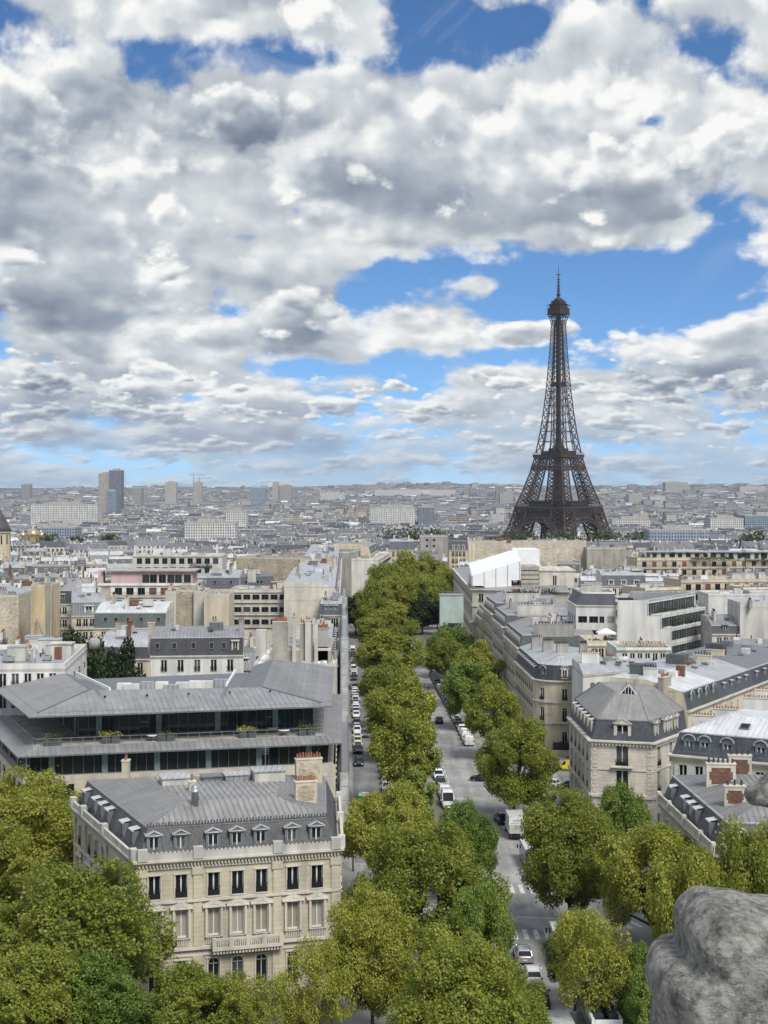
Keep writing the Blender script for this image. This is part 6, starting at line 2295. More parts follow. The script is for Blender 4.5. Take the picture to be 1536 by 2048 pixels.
def right_mid():
 # big bare walls under the tower
 t, b, z, p = block('huge weathered stone party wall below the iron tower', 928, 1083, 1172, 1083, 27.2, 15, 'rubble2', 1, 0, blank=True, flat=dict(mat='zinc', pmat='rubble2', parapet=.2), chims=((.37, -.4, 2.0, 1.5, 2, 'brick'), (.13, 5, 3.5, 2, 9, 'lime3'), (.3, 6, 3.5, 1.6, 8, 'brick'), (.55, 7, 2.0, 1.4, 4, 'pink')))
 q = MB()
 k = (p[0][1] - .2) / F
 q.box((937 - PX) * k, (950 - PX) * k, p[0][1] - .35, p[0][1] - .05, 14, 26.4)
 q.build('wall_panel', [M['cream']], t, b)
 block('lower grey brick party wall to the right of the weathered stone wall', 1174, 1096, 1262, 1100, 24.5, 14, 'lime3', 1, 0, blank=True, flat=dict(mat='zinc', pmat='lime3', parapet=.3), chims=((.97, -.2, 3.0, 1.2, 3, 'cream'),))
 block('curved grey roofed house below the lower grey party wall', 1172, 1148, 1215, 1148, 19.0, 12, 'white', 2, 3, top=dict(rise=2.0, inset=4, mat='zincp', hip=True))
 # terraced beige apartment slabs
 t, b, z, p = block('long beige apartment slab with balconies and planted roof terrace', 1274, 1120, 1640, 1118, 24.6, 15, 'lime2', 4, 18, fh=3.2, w=1.7, wh=2.2, style='wide', rail=False, balc=True, blind=.4, frame='frameg', flat=dict(mat='concrete', pmat='lime2', parapet=.9))
 q = MB()
 y0 = p[0][1]
 k = (y0 + 4) / F
 for a, c, h in ((1300, 1345, 2.9), (1350, 1372, 3.0), (1378, 1412, 3.2), (1430, 1480, 3.0), (1492, 1522, 3.6), (1530, 1580, 3.2)): q.box((a - PX) * k, (c - PX) * k, y0 + 4, y0 + 12, 24.6, 24.6 + h, 0)
 q.box((1280 - PX) * k, (1600 - PX) * k, y0 + 3.2, y0 + 12.5, 27.4, 27.7, 1)
 q.build('roof_pavilion', [M['offwhite'], M['zincp']], t, b)
 for px in range(1305, 1580, 17): put('window', window_mesh(1.6, 2.0, 'wide', 1, 'frameg', 'glassd'), t, Vector(((px - PX) * k, y0 + 3.87, 25.0)) - b, 0)
 bush_line(((1276 - PX) * y0 / F, y0 + 1.4), ((1300 - PX) * y0 / F, y0 + 1.4), 24.7, 1.2, 2.2, 'bushy green corner of the beige slab roof terrace', 1)
 bush_line(((1385 - PX) * y0 / F, y0 + 1.4), ((1470 - PX) * y0 / F, y0 + 1.4), 24.7, .8, 1.5, 'long strip of shrubs on the beige slab roof terrace', 1)
 block('lower beige apartment slab with shuttered bays in front of the longer slab', 1362, 1164, 1640, 1160, 22.5, 14, 'lime2', 4, 14, fh=3.2, w=1.8, wh=2.2, style='wide', rail=False, balc=True, blind=.25, frame='frameg', flat=dict(mat='zincp', pmat='lime2', parapet=.7), clutter=9)
 block('low beige roof house at the right edge in front of the beige slabs', 1486, 1178, 1640, 1176, 22.6, 12, 'cream', 2, 6, flat=dict(mat='zincd', pmat='cream', parapet=.5), clutter=5)
 block('broad blank white gable wall at the right edge behind the planted terraces', 1417, 1190, 1600, 1196, 24.4, 13, 'white', 1, 0, blank=True, flat=dict(mat='zincp', pmat='white', parapet=.3), chims=((.2, 3, 2.4, .8, 5, 'white'),))
 t, b, z, p = block('blank beige gable with a sooty chimney at the right edge', 1480, 1216, 1640, 1216, 25.3, 12, 'offwhite', 1, 0, blank=True, top=dict(rise=1.2, inset=4, mat='zincp'), chims=((.12, -.3, 1.9, .4, 7, 'greyr'),))
 block('low mauve zinc roofs with a little blue dormer below the blank white gable', 1424, 1268, 1480, 1270, 19.5, 12, 'offwhite', 2, 3, mans=dict(h=1.8, inset=.8, mat='slate', nd=1, ds='ped', fm='lead'), top=dict(rise=1.6, inset=5, mat='zinc'))
 t, b, z, p = block('round fronted cream house with roof terrace and white parasol', 1174, 1290, 1231, 1290, 18.6, 13, 'cream', 3, 3, wh=2.4, flat=dict(mat='concrete', pmat='cream', parapet=.9))
 q = MB()
 c = ((1212 - PX) * (p[0][1] + 3.5) / F, p[0][1] + 3.5)
 u_ = thing('parasol', 'white square parasol open on the cream roof terrace', 'parasol', (c[0], c[1], 18.7))
 q.poly([(-1.9, -1.9, 2.3), (1.9, -1.9, 2.3), (0, 0, 3.2)])
 q.poly([(1.9, -1.9, 2.3), (1.9, 1.9, 2.3), (0, 0, 3.2)])
 q.poly([(1.9, 1.9, 2.3), (-1.9, 1.9, 2.3), (0, 0, 3.2)])
 q.poly([(-1.9, 1.9, 2.3), (-1.9, -1.9, 2.3), (0, 0, 3.2)])
 for s in (-1, 1):
  q.box(-1.9, 1.9, s * 1.9 - .02, s * 1.9 + .02, 1.95, 2.3)
  q.box(s * 1.9 - .02, s * 1.9 + .02, -1.88, 1.88, 1.95, 2.3)
 q.build('canopy', [M['tarp']], u_)
 q = MB()
 q.tube([(0, 0, 0), (0, 0, 3.1)], .05, 8)
 q.build('pole', [M['steel']], u_)
 bush_line((p[0][0] + .5, p[0][1] + 1.0), (p[1][0] - .5, p[1][1] + 1.0), 19.2, .7, 1.1, 'shrubs in boxes along the edge of the cream roof terrace', .8)
 t, b, z, p = block('low white house with a timber trellis on its roof', 1233, 1299, 1342, 1290, 19.6, 13, 'white', 3, 6, w=1.0, wh=2.0, flat=dict(mat='concrete', pmat='white', parapet=.4))
 q = MB()
 for k in range(16):
  f = .12 + .8 * k / 15
  a = Vector(p[0]) + (Vector(p[1]) - Vector(p[0])) * f
  q.bar((a.x, a.y + 1.0, 20.3), (a.x + .4, a.y + 6, 20.7), .18)
 a, c = Vector(p[0]), Vector(p[1])
 for o in (1.2, 3.5, 5.8): q.bar((a.x + 1.5, a.y + o, 20.15 + o * .07), (c.x - .8, c.y + o, 20.15 + o * .07), .14)
 q.build('trellis', [plain('bleached_timber', (.42, .37, .25), .8)], t, b)
 # dark leaded mansards between palace and white block
 block('white house with two dark flared mansards behind the modern block', 1204, 1172, 1292, 1172, 22.0, 14, 'white', 3, 6, mans=dict(h=3.2, inset=1.4, mat='slateb', nd=3, dw=1.8, dh=1.3, fm='white', lip='zincp'), top=dict(rise=1.2, inset=4, mat='zincp'), clutter=4)
 block('low cream house with shuttered windows right of the flared mansards', 1290, 1180, 1362, 1178, 22.3, 13, 'cream', 3, 6, blind=.2, flat=dict(mat='zincp', pmat='cream', parapet=.6), clutter=5)
 bush_line((33.5, 399), (47, 399), 23.3, .9, 1.6, 'row of dark shrubs on the roof garden below the tarpaulin', 1)

left_mid()
right_mid()

# ------------------------------------------------------------------ the crowded roofs beyond
def inside(x, y, pad):
 for p in FOOT:
  xs = [q[0] for q in p]
  ys = [q[1] for q in p]
  if min(xs) - pad < x < max(xs) + pad and min(ys) - pad < y < max(ys) + pad:
   return True
 if y < 1000 and AV(-18, y).x - pad * .3 < x < AV(46 if y > 420 else 56, y).x + pad * .3: return True
 if 150 < y < 260 and -64 < x < 66: return True
 return False

def tint_layer(me, vals):
 a = me.attributes.new('tint', 'FLOAT', 'FACE')
 a.data.foreach_set('value', np.array(vals, dtype=np.float32))

ROOFS = ['zinc', 'zincp', 'zincd', 'zincw', 'slate', 'slateb', 'zincm', 'concrete']
DM = {}

def fill_house(rs, x, y, ang, w, dep, h, labelled=True):
 """One house of a terrace: walls, mansard or metal roof, chimney walls with pots, dormers."""
 c, s = math.cos(ang), math.sin(ang)
 def P(u, v): return (x + c * u - s * v, y + s * u + c * v)
 poly = [P(-w / 2, -dep / 2), P(w / 2, -dep / 2), P(w / 2, dep / 2), P(-w / 2, dep / 2)]
 z0 = zg(y) - 1
 zc = zg(y) + h
 tint = rs.rand()
 kind = rs.rand()
 base = Vector((x, y, z0))
 wm = MB()
 wm.prism(poly, z0, zc, 0, cap=False)
 rm = MB()
 roofm = 'zinc'
 feats = []
 if kind < .62:
  mh = rs.uniform(2.2, 3.2)
  p0 = inset(poly, [-.25, .02, -.25, .02])
  p1 = inset(poly, [.9, .02, .9, .02])
  p2 = inset(poly, [dep * .36, .02, dep * .36, .02])
  z1 = zc + mh
  z2 = z1 + rs.uniform(.6, 1.6)
  for i in range(4):
   j = (i + 1) % 4
   st = i in (0, 2)
   rm.poly([(*p0[i], zc), (*p0[j], zc), (*p1[j], z1), (*p1[i], z1)], 0 if st else 2)
   rm.poly([(*p1[i], z1), (*p1[j], z1), (*p2[j], z2), (*p2[i], z2)], 1 if st else 2)
  rm.poly([(*p, z2) for p in p2], 1)
  rm.prism([(*p0[0],), (*p0[1],), poly[1], poly[0]], zc - .35, zc, 2)
  ms = rs.choice(['slate', 'slateb', 'zincd', 'slateg', 'zinc'])
  roofm = rs.choice(['zinc', 'zincp', 'zincp', 'zincw', 'zincw', 'zincr', 'zincd'])
  mats = [M[ms], M[roofm], M['offwhite' if tint < .5 else 'lime3']]
  zt = z2
  feats.append({'slate': 'dark slate', 'slateb': 'blue slate', 'zincd': 'dark zinc', 'slateg': 'green slate', 'zinc': 'grey zinc'}[ms] + ' mansard')
 elif kind < .85:
  p1 = inset(poly, [.3] * 4)
  rm.prism(poly, zc, zc + .1, 1, mt=1)
  for i in range(4):
   j = (i + 1) % 4
   rm.prism([poly[i], poly[j], p1[j], p1[i]], zc + .1, zc + .7, 2)
  for _ in range(rs.randint(2, 6)):
   a, b = rs.uniform(-.4, .4) * w, rs.uniform(-.3, .3) * dep
   q, r, hh = rs.uniform(.6, 2.4), rs.uniform(.5, 1.6), rs.uniform(.6, 2.6)
   rm.obox(P(a, b), (c, s), (-s, c), q, r, zc + .1, zc + .1 + hh, rs.randint(1, 3))
  roofm = rs.choice(['concrete', 'zincp', 'zincd', 'offwhite'])
  mats = [M['zinc'], M[roofm], M['white' if tint > .4 else 'offwhite']]
  zt = zc + .1
  feats.append('flat roof')
 else:
  zt = zc + rs.uniform(1.6, 2.6)
  r0, r1 = P(-w / 2, 0), P(w / 2, 0)
  p0 = inset(poly, [-.3, .02, -.3, .02])
  rm.poly([(*p0[0], zc), (*p0[1], zc), (*r1, zt), (*r0, zt)], 1)
  rm.poly([(*p0[2], zc), (*p0[3], zc), (*r0, zt), (*r1, zt)], 1)
  rm.poly([(*p0[1], zc), (*p0[2], zc), (*r1, zt)], 2)
  rm.poly([(*p0[3], zc), (*p0[0], zc), (*r0, zt)], 2)
  roofm = rs.choice(['zinc', 'zincp', 'zincw', 'zinc'])
  mats = [M['zinc'], M[roofm], M['cream' if tint > .5 else 'offwhite']]
  feats.append('metal gable roof')
 wall = ('beige', 'cream', 'grey', 'pale', 'tan', 'charcoal', 'cream', 'rosy')[min(7, int(tint * 7.5))]
 nch = rs.randint(1, 4)
 extra = rs.randint(1, 5)
 zone = ('left' if x < AV(10, y).x else 'right')
 lab = '%s %s house with %s and %s among roofs %s of the avenue' % (wall, 'tall' if h > 21.5 else 'low' if h < 18.5 else 'terraced', feats[0], ('one chimney', 'two chimneys', 'three chimneys')[nch - 1], zone)
 t = thing('city_house', lab, 'house', base, 0, 'houses crowding the middle distance')
 me = wm.mesh('wall', [M['far']], base)
 tint_layer(me, [tint] * len(me.polygons))
 put('wall', me, t)
 rm.build('roof', mats, t, base)
 for k in range(nch):
  side = rs.choice([-1, 1])
  u = side * (w / 2 - .3) if k < 2 else rs.uniform(-.3, .3) * w
  if k == 1: u = -u0
  u0 = u
  v = rs.uniform(-.25, .25) * dep
  ln, hh = rs.uniform(1.6, 5.0), rs.uniform(1.0, 2.6)
  q = P(u, v)
  m = MB()
  m.obox(q, (-s, c), (c, s), ln / 2, .3, zc - 1, zt + hh, 0)
  npot = int(ln / .45)
  for j in range(npot):
   e = P(u, v - ln / 2 + (j + .5) * ln / npot)
   hp = rs.uniform(.4, .8)
   m.obox(e, (c, s), (-s, c), .11, .11, zt + hh, zt + hh + hp, 1)
  m.build('chimney', [M[rs.choice(['lime3', 'greyr', 'offwhite', 'white', 'lime', 'brick'] if k else ['lime3', 'offwhite', 'white', 'cream'])], M[rs.choice(['pot', 'potd', 'pot'])]], t, base)
 for _ in range(extra * 2):
  m = MB()
  q = P(rs.uniform(-.42, .42) * w, rs.uniform(-.28, .28) * dep)
  if rs.rand() < .5: m.obox(q, (c, s), (-s, c), rs.uniform(.2, .7), rs.uniform(.2, .6), zt - .8, zt + rs.uniform(.3, 1.2), rs.randint(0, 3))
  else: m.obox(q, (c, s), (-s, c), rs.uniform(.05, .12), rs.uniform(.05, .12), zt - .8, zt + rs.uniform(.5, 1.8), 3)
  m.build('roof_box' if m.m[0] < 3 else 'vent_pipe', [M['white'], M['zincw'], M['frameg'], M['potd']], t, base)
 if kind < .62 and y < 820:
  nd = max(1, int(w / 3.4))
  for k in range(nd):
   u = -w / 2 + w * (k + .5) / nd
   p = P(u, -dep / 2 + .15)
   put('dormer', dormer_mesh(1.25, 1.6, ('flat', 'ped', 'round')[int(tint * 10) % 3], 'trim', 'zinc', 1.4), t, Vector((*p, zc + .4)) - base, ang)
 return t

def build_fill():
 rs = np.random.RandomState(11)
 n = 0
 y = 262.0
 rows = []
 while y < 900:
  rows.append(y)
  y += 23 + y * .004
 for r, y0 in enumerate(rows):
  half = .262 * y0 + 25
  x = -half + rs.uniform(0, 10)
  hb = 19.5 + rs.uniform(-1.5, 1.5)
  run = 0
  while x < half:
   w = rs.uniform(9, 18)
   if rs.rand() < .07: x += 9
   ang = .16 * math.sin(x * .013 + y0 * .004) - (.10 if x > 0 else -.08)
   cx = x + w / 2
   cy = y0 + math.tan(ang) * 0 + 6 * math.sin(cx * .03 + r)
   h = hb + rs.uniform(-2.2, 2.6)
   if cy < 380: h = min(h, 17.5)
   if not inside(cx, cy, 9) and n < 300:
    # a house must not stand in front of the placed ones
    fill_house(rs, cx, cy, ang, w - .05, 12.5, h)
    n += 1
   x += w + .03
 return n

def mass_add(bufs, rs, x, y, ang, w, dep, h, detail):
 c, s = math.cos(ang), math.sin(ang)
 def P(u, v): return (x + c * u - s * v, y + s * u + c * v)
 zb = bufs['z'](x, y)
 poly = [P(-w / 2, -dep / 2), P(w / 2, -dep / 2), P(w / 2, dep / 2), P(-w / 2, dep / 2)]
 m, tl = bufs['m'], bufs['t']
 tint = rs.rand()
 n0 = len(m.f)
 zc = zb + h
 m.prism(poly, zb - 3, zc, 0, cap=False)
 k = rs.rand()
 if k < .6:
  zt = zc + rs.uniform(2, 4)
  a, b = P(-w / 2, -dep * .22), P(w / 2, -dep * .22)
  e, f = P(w / 2, dep * .22), P(-w / 2, dep * .22)
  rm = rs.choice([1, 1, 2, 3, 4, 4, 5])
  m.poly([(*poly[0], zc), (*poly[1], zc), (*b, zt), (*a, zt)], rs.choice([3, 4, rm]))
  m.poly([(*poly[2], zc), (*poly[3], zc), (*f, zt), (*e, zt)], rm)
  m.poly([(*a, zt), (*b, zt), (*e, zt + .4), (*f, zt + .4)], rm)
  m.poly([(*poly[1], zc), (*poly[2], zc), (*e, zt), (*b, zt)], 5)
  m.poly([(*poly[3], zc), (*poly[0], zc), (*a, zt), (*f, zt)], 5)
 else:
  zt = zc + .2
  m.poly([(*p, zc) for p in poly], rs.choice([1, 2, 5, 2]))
  if detail:
   for _ in range(rs.randint(1, 4)):
    q = P(rs.uniform(-.4, .4) * w, rs.uniform(-.3, .3) * dep)
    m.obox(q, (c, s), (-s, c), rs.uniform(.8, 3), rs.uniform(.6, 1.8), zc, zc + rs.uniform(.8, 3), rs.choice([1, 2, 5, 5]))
 if detail:
  for u in (-w / 2 + .3, rs.uniform(-.2, .2) * w):
   if rs.rand() < .75:
    q = P(u, rs.uniform(-.2, .2) * dep)
    ln = rs.uniform(1.2, 4)
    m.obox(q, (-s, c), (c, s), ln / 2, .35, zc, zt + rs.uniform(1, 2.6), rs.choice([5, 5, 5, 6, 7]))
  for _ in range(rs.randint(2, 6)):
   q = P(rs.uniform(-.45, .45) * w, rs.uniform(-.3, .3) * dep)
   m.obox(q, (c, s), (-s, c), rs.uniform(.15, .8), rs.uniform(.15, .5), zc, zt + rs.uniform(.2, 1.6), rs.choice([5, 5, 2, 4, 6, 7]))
 tl.extend([tint] * (len(m.f) - n0))

def build_mass():
 rs = np.random.RandomState(5)
 def zz(x, y):
  z = zg(y)
  if y > 6500:
   z += (14 * math.sin(x * .0011 + 1.3) + 9 * math.sin(x * .0031 + y * .0007) + (18 if x > 900 else 0) * min(1, (x - 900) / 900 if x > 900 else 0)) * min(1, (y - 6500) / 2000)
  return z
 bufs = dict(m=MB(), t=[], z=zz)
 y = 905.0
 r = 0
 while y < 9600:
  half = .268 * y + 40
  x = -half
  step = 20 + (y - 900) * .0065
  while x < half:
   big = 1 + (y - 900) / 4600
   w = rs.uniform(11, 26) * big
   ang = .35 * math.sin(x * .004 + y * .0021) + rs.uniform(-.03, .03)
   cy = y + rs.uniform(-5, 5) * big + 14 * math.sin(x * .02 + r)
   cx = x + w / 2
   h = rs.uniform(17, 25)
   if y > 2400 and rs.rand() < .05: h = rs.uniform(26, 38); w *= .7
   if y > 1800 and rs.rand() < .03: w *= 2.0
   if rs.rand() < (.10 if y < 2000 else .16): x += w * .8; continue
   if river_gap(cx, cy) or (inside(cx, cy, 10)): x += w; continue
   mass_add(bufs, rs, cx, cy, ang, w * .97, rs.uniform(11, 14) * (1 + (big - 1) * .5), h, y < 3800)
   x += w + rs.choice([0, 0, .5, 6]) * big
  y += step
  r += 1
 m = bufs['m']
 me = m.mesh('distant_city', [M['far'], M['zincd'], M['zinc'], M['slateb'], M['zincd'], M['white'], M['brick'], M['lime3']])  # darker zincs on the far roofs: cloud shadow put into their colour
 tint_layer(me, bufs['t'])
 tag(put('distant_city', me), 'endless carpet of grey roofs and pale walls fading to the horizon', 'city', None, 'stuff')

def river_gap(x, y):
 """The river bends past the tower with its lines of trees; the gardens lie round the tower's feet."""
 tx, ty = (1117 - PX) * 1670 / F, 1670
 if abs(x - tx) < 95 and abs(y - ty) < 110: return True
 yr = 1290 + .00006 * (x - 100) ** 2 + (.16 * (-x) if x < 0 else -.10 * x)
 return abs(y - yr) < 48

def foliage_mass(name, label, pts, rad, hgt, n, seed, col, kind='stuff', cat='tree line'):
 rs = np.random.RandomState(seed)
 m = MB()
 k = len(pts) - 1
 for _ in range(n):
  t = rs.rand() * k
  i = min(k - 1, int(t))
  f = t - i
  x = pts[i][0] + (pts[i + 1][0] - pts[i][0]) * f
  y = pts[i][1] + (pts[i + 1][1] - pts[i][1]) * f
  z = zg(y)
  bumpy = .75 + .25 * math.sin(t * 9.0 + seed) + .15 * math.sin(t * 31.0)
  c = Vector((x + rs.normal(0, rad * .45), y + rs.normal(0, rad * .45), z + hgt * bumpy * (1 - abs(rs.normal(0, .33)))))
  nn = Vector(rs.normal(0, 1, 3) + np.array((0, -.4, .8))).normalized()
  u = nn.orthogonal().normalized() * rs.uniform(.7, 1.5)
  v = nn.cross(u)
  m.poly([c - u - v, c + u - v * .8, c + u * .9 + v, c - u + v * .9])
 o = m.build(name, [material('far_leaves_%d' % seed, lambda nt, b: leaf_nodes(nt, b, col, .5))])
 return tag(o, label, cat, None, kind)

def leaf_nodes(nt, b, cols, var):
 """Leaves: each one its own tone, clumps shifting between green, olive and early autumn brown."""
 geo = node(nt, 'ShaderNodeNewGeometry')
 tc = node(nt, 'ShaderNodeTexCoord').outputs['Object']
 oi = node(nt, 'ShaderNodeObjectInfo')
 r = E(geo.outputs['Random Per Island'])
 k = nz(nt, tc, .32, 3.0)
 o = E(oi.outputs['Random'])
 c1 = mixc(r, cols[0], cols[1])
 c2 = mixc(r, cols[1], cols[2])
 col = mixc(smooth(k + (o - .5) * .22, .40, .62), c1, c2)
 nt.links.new(bright(nt, col, (r * var + (1 - var / 2)) * (o * .3 + .85)), b.inputs['Base Color'])
 b.inputs['Roughness'].default_value = .5
 b.inputs['Specular IOR Level'].default_value = .45
 tr = node(nt, 'ShaderNodeBsdfTranslucent')
 nt.links.new(bright(nt, col, 1.3), tr.inputs['Color'])
 mx = node(nt, 'ShaderNodeMixShader')
 mx.inputs[0].default_value = .42
 out = [n for n in nt.nodes if n.type == 'OUTPUT_MATERIAL'][0]
 nt.links.new(b.outputs[0], mx.inputs[1])
 nt.links.new(tr.outputs[0], mx.inputs[2])
 nt.links.new(mx.outputs[0], out.inputs['Surface'])

def tower_block(label, x0, x1, ytop, d, depth, wall, stepx=None, name='tower_block', group=None):
 a, b = (x0 - PX) * d / F, (x1 - PX) * d / F
 zt = ZC - (ytop + (5 if name == 'tower_block' and ytop > 950 else 0) - PY) * d / F
 z0 = zg(d) - 5
 base = Vector(((a + b) / 2, d, z0))
 t = thing(name, label, 'tower block', base, 0, group)
 m = MB()
 m.prism([(a, d), (b, d), (b, d + depth), (a, d + depth)], z0, zt, 0, cap=False)
 me = m.mesh('wall', [M[wall]], base)
 tint_layer(me, [random.random()] * len(me.polygons))
 put('wall', me, t)
 m = MB()
 m.prism([(a, d), (b, d), (b, d + depth), (a, d + depth)], zt, zt + 1.5, 0)
 m.obox(((a + b) / 2, d + depth / 2), (1, 0), (0, 1), (b - a) * .25, depth * .25, zt + 1.5, zt + 5, 0)
 m.build('roof', [M['concrete']], t, base)
 return t

M['far2'] = facade_far('tower_block_facade', [(0.40, 0.39, 0.37), (0.55, 0.53, 0.50), (0.46, 0.42, 0.36), (0.30, 0.31, 0.33)])
M['fard'] = facade_far('dark_tower_facade', [(0.19, 0.22, 0.26), (0.22, 0.25, 0.29)])
M['farw'] = facade_far('white_slab_facade', [(0.60, 0.59, 0.57), (0.66, 0.65, 0.63)])
M['farb'] = facade_far('blue_slab_facade', [(0.30, 0.36, 0.42), (0.22, 0.28, 0.34)])

def landmarks():
 for a in (('pale grey half of the tall pair of towers on the left skyline', 197, 218, 948, 3600, 40, 'far2'), ('dark half of the tall pair of towers on the left skyline', 218, 243, 941, 3600, 35, 'fard'),
              ('glassy block at the foot of the tall pair of towers', 212, 232, 978, 3500, 40, 'farb'), ('square beige tower on the skyline left of the cranes', 330, 352, 960, 5200, 40, 'far2'), ('pair of grey towers below the cranes', 386, 402, 960, 5200, 50, 'far2'),
              ('tallest of the beige towers on the middle skyline', 545, 557, 960, 5600, 35, 'far2'), ('broad beige tower beside the tallest beige one on the middle skyline', 558, 583, 966, 5600, 40, 'far2'), ('long pale residential slab on the middle skyline', 750, 911, 975, 6800, 60, 'farw'),
              ('dark office slab on the skyline right of the cranes', 500, 530, 971, 5400, 60, 'farb'), ('pale tower group at the far left skyline', 42, 60, 964, 6000, 40, 'far2'),
              ('slim tower just left of the iron tower on the skyline', 992, 1010, 967, 5600, 40, 'far2'), ('low pink tower left of the iron tower', 1000, 1026, 982, 5200, 50, 'far2'), ('small tower on the skyline above the long pale slab', 928, 936, 968, 7000, 40, 'far2'), ('second small tower on the skyline beside the iron tower', 940, 952, 970, 7000, 40, 'far2'),
              ('big hospital block on the right hill', 1331, 1376, 960, 7600, 80, 'far2'), ('rosy tower on the right plain', 1258, 1284, 984, 5600, 50, 'far2'), ('pale tower on the right plain', 1300, 1330, 988, 5400, 50, 'farw'), ('slab on the right hill', 1400, 1440, 975, 7400, 60, 'far2'), ('white slab on the right hill edge', 1480, 1530, 968, 7600, 60, 'farw'),
              ('wide grey slab right of the tall pair of towers', 264, 282, 972, 4800, 60, 'far2'), ('white slab left of the long pale residential slab', 640, 690, 980, 6000, 60, 'farw')):
  tower_block(*a, group='towers on the skyline')
 for a in (('white striped office slab among the left roofs', 62, 194, 1010, 2450, 40, 'farw'), ('white institute with rows of square windows', 368, 472, 1047, 1640, 25, 'farw'), ('blue glazed crescent block by the river', 74, 152, 1056, 1560, 30, 'farb'), ('pale embankment block left of the avenue end', 452, 492, 1024, 2100, 40, 'farw'),
              ('white slab beyond the river trees', 740, 830, 1016, 2300, 30, 'farw'), ('dark glazed slab beyond the river trees', 836, 868, 1015, 2300, 30, 'fard'), ('banded broadcasting slab at the right edge', 1490, 1600, 1032, 2050, 50, 'farb'), ('white stepped offices left of the banded slab', 1420, 1488, 1038, 2050, 40, 'farw'),
              ('long glass roofed office with a deep shaded gallery', 1298, 1420, 1062, 1420, 30, 'farb'), ('pale slab right of the iron tower', 1225, 1300, 1040, 2200, 40, 'farw'), ('grey slab behind the iron tower feet', 1180, 1228, 1046, 2300, 40, 'far2')):
  tower_block(*a, name='office_slab', group='office slabs in the distance')
 # cranes
 for i, (px, top) in enumerate(((387, 948), (399, 955))):
  d = 5000
  m = MB()
  x = (px - PX) * d / F
  z = ZC - (top - PY) * d / F
  m.bar((0, 0, zg(d)), (0, 0, z), 2.2)
  m.bar((-14, 0, z - 3), (42, 0, z - 3), 1.6)
  m.bar((0, 0, z + 6), (42, 0, z - 3), .6)
  m.bar((0, 0, z + 6), (-14, 0, z - 3), .6)
  o = m.build('tower_crane', [M['steel']], None, (0, 0, 0), (x, d, 0), i * .4)
  tag(o, ('tall' if i == 0 else 'shorter') + ' tower crane on the skyline above the grey towers', 'crane')
 # gilded church domes by the river
 d = 1480.0
 g = thing('domed_church', 'church with five gilded onion domes beside the river trees', 'church', ((66 - PX) * d / F, d, zg(d)))
 gold = plain('gilding', (.62, .52, .30), .25, .7, dirt=.15, scale=.2)
 bb = Vector(g.location)
 m = MB()
 m.prism([(bb.x - 12, d - 8), (bb.x + 12, d - 8), (bb.x + 12, d + 14), (bb.x - 12, d + 14)], zg(d), -2.5, 0)
 m.build('wall', [M['lime4']], g, bb)
 zb = ZC - (1086 - PY) * d / F
 for dx, dy, r, h in ((0, 0, 6.2, 12.5), (-9.2, -3, 3.0, 7), (9.2, -3, 3.0, 7), (-5.5, 8, 3.0, 7), (6, 8, 3, 7)):
  q = MB()
  q.lathe((bb.x + dx, d + dy, zb + 4), [(r * .72, -9), (r * .72, 1.6), (r * .9, 2.2), (r, 3 + h * .14), (r * .93, 3 + h * .3), (r * .62, 3 + h * .47), (r * .28, 3 + h * .62), (r * .1, 3 + h * .75), (r * .02, 3 + h * .85), (.15, 3 + h * 1.05), (0, 3 + h * 1.05)], 18, 0)
  q.build('dome', [gold], g, bb)
 # stone belfry at the left edge
 d = 720.0
 x = (-10 - PX) * d / F
 g = thing('belfry', 'round yellow stone belfry with grey conical roof at the left edge', 'church tower', (x, d, zg(d)))
 bb = Vector((x, d, zg(d)))
 m = MB()
 zt = ZC - (1063 - PY) * d / F
 m.lathe((x, d, 0), [(7.4, zg(d)), (7.4, zt - .6), (8.1, zt - .4), (8.1, zt)], 24, 0, False)
 m.build('wall', [M['lime2']], g, bb)
 m = MB()
 m.lathe((x, d, zt), [(8.1, 0), (6.9, 2.6), (5.2, 6.0), (2.6, 11), (0, 14)], 24, 0)
 m.build('roof', [M['slatem']], g, bb)
 for k in range(14):
  a = 2 * math.pi * k / 14
  q = MB()
  q.obox((x + 7.4 * math.cos(a), d + 7.4 * math.sin(a)), (-math.sin(a), math.cos(a)), (math.cos(a), math.sin(a)), .35, .06, zt - 6, zt - 1.6)
  q.build('window', [M['iron']], g, bb)
 # lines of trees along the river, and the gardens round the tower
 green = ((0.035, 0.055, 0.018), (0.06, 0.085, 0.025), (0.085, 0.10, 0.035))
 foliage_mass('tree_line', 'dense band of trees along the river on the left', [((90 - PX) * 1330 / F, 1330), ((180 - PX) * 1310 / F, 1310), ((262 - PX) * 1290 / F, 1290)], 10, 32, 4200, 1, green)
 foliage_mass('tree_line', 'band of trees beyond the end of the avenue', [((780 - PX) * 1560 / F, 1560), ((850 - PX) * 1530 / F, 1530), ((915 - PX) * 1530 / F, 1530)], 14, 36, 3600, 2, green)
 tx = (1117 - PX) * 1670 / F
 foliage_mass('tree_line', 'garden trees at the feet of the iron tower', [(tx - 90, 1590), (tx - 20, 1560), (tx + 40, 1570), (tx + 110, 1600), (tx + 150, 1700)], 16, 34, 6000, 3, green)
 foliage_mass('tree_line', 'riverside trees at the right edge', [((1470 - PX) * 1500 / F, 1500), ((1560 - PX) * 1480 / F, 1480)], 14, 34, 2200, 4, green)
 foliage_mass('tree_line', 'garden trees behind the weathered stone wall', [((1170 - PX) * 900 / F, 900), ((1210 - PX) * 900 / F, 900)], 7, 21, 500, 6, green)

build_fill()
landmarks()
build_mass()

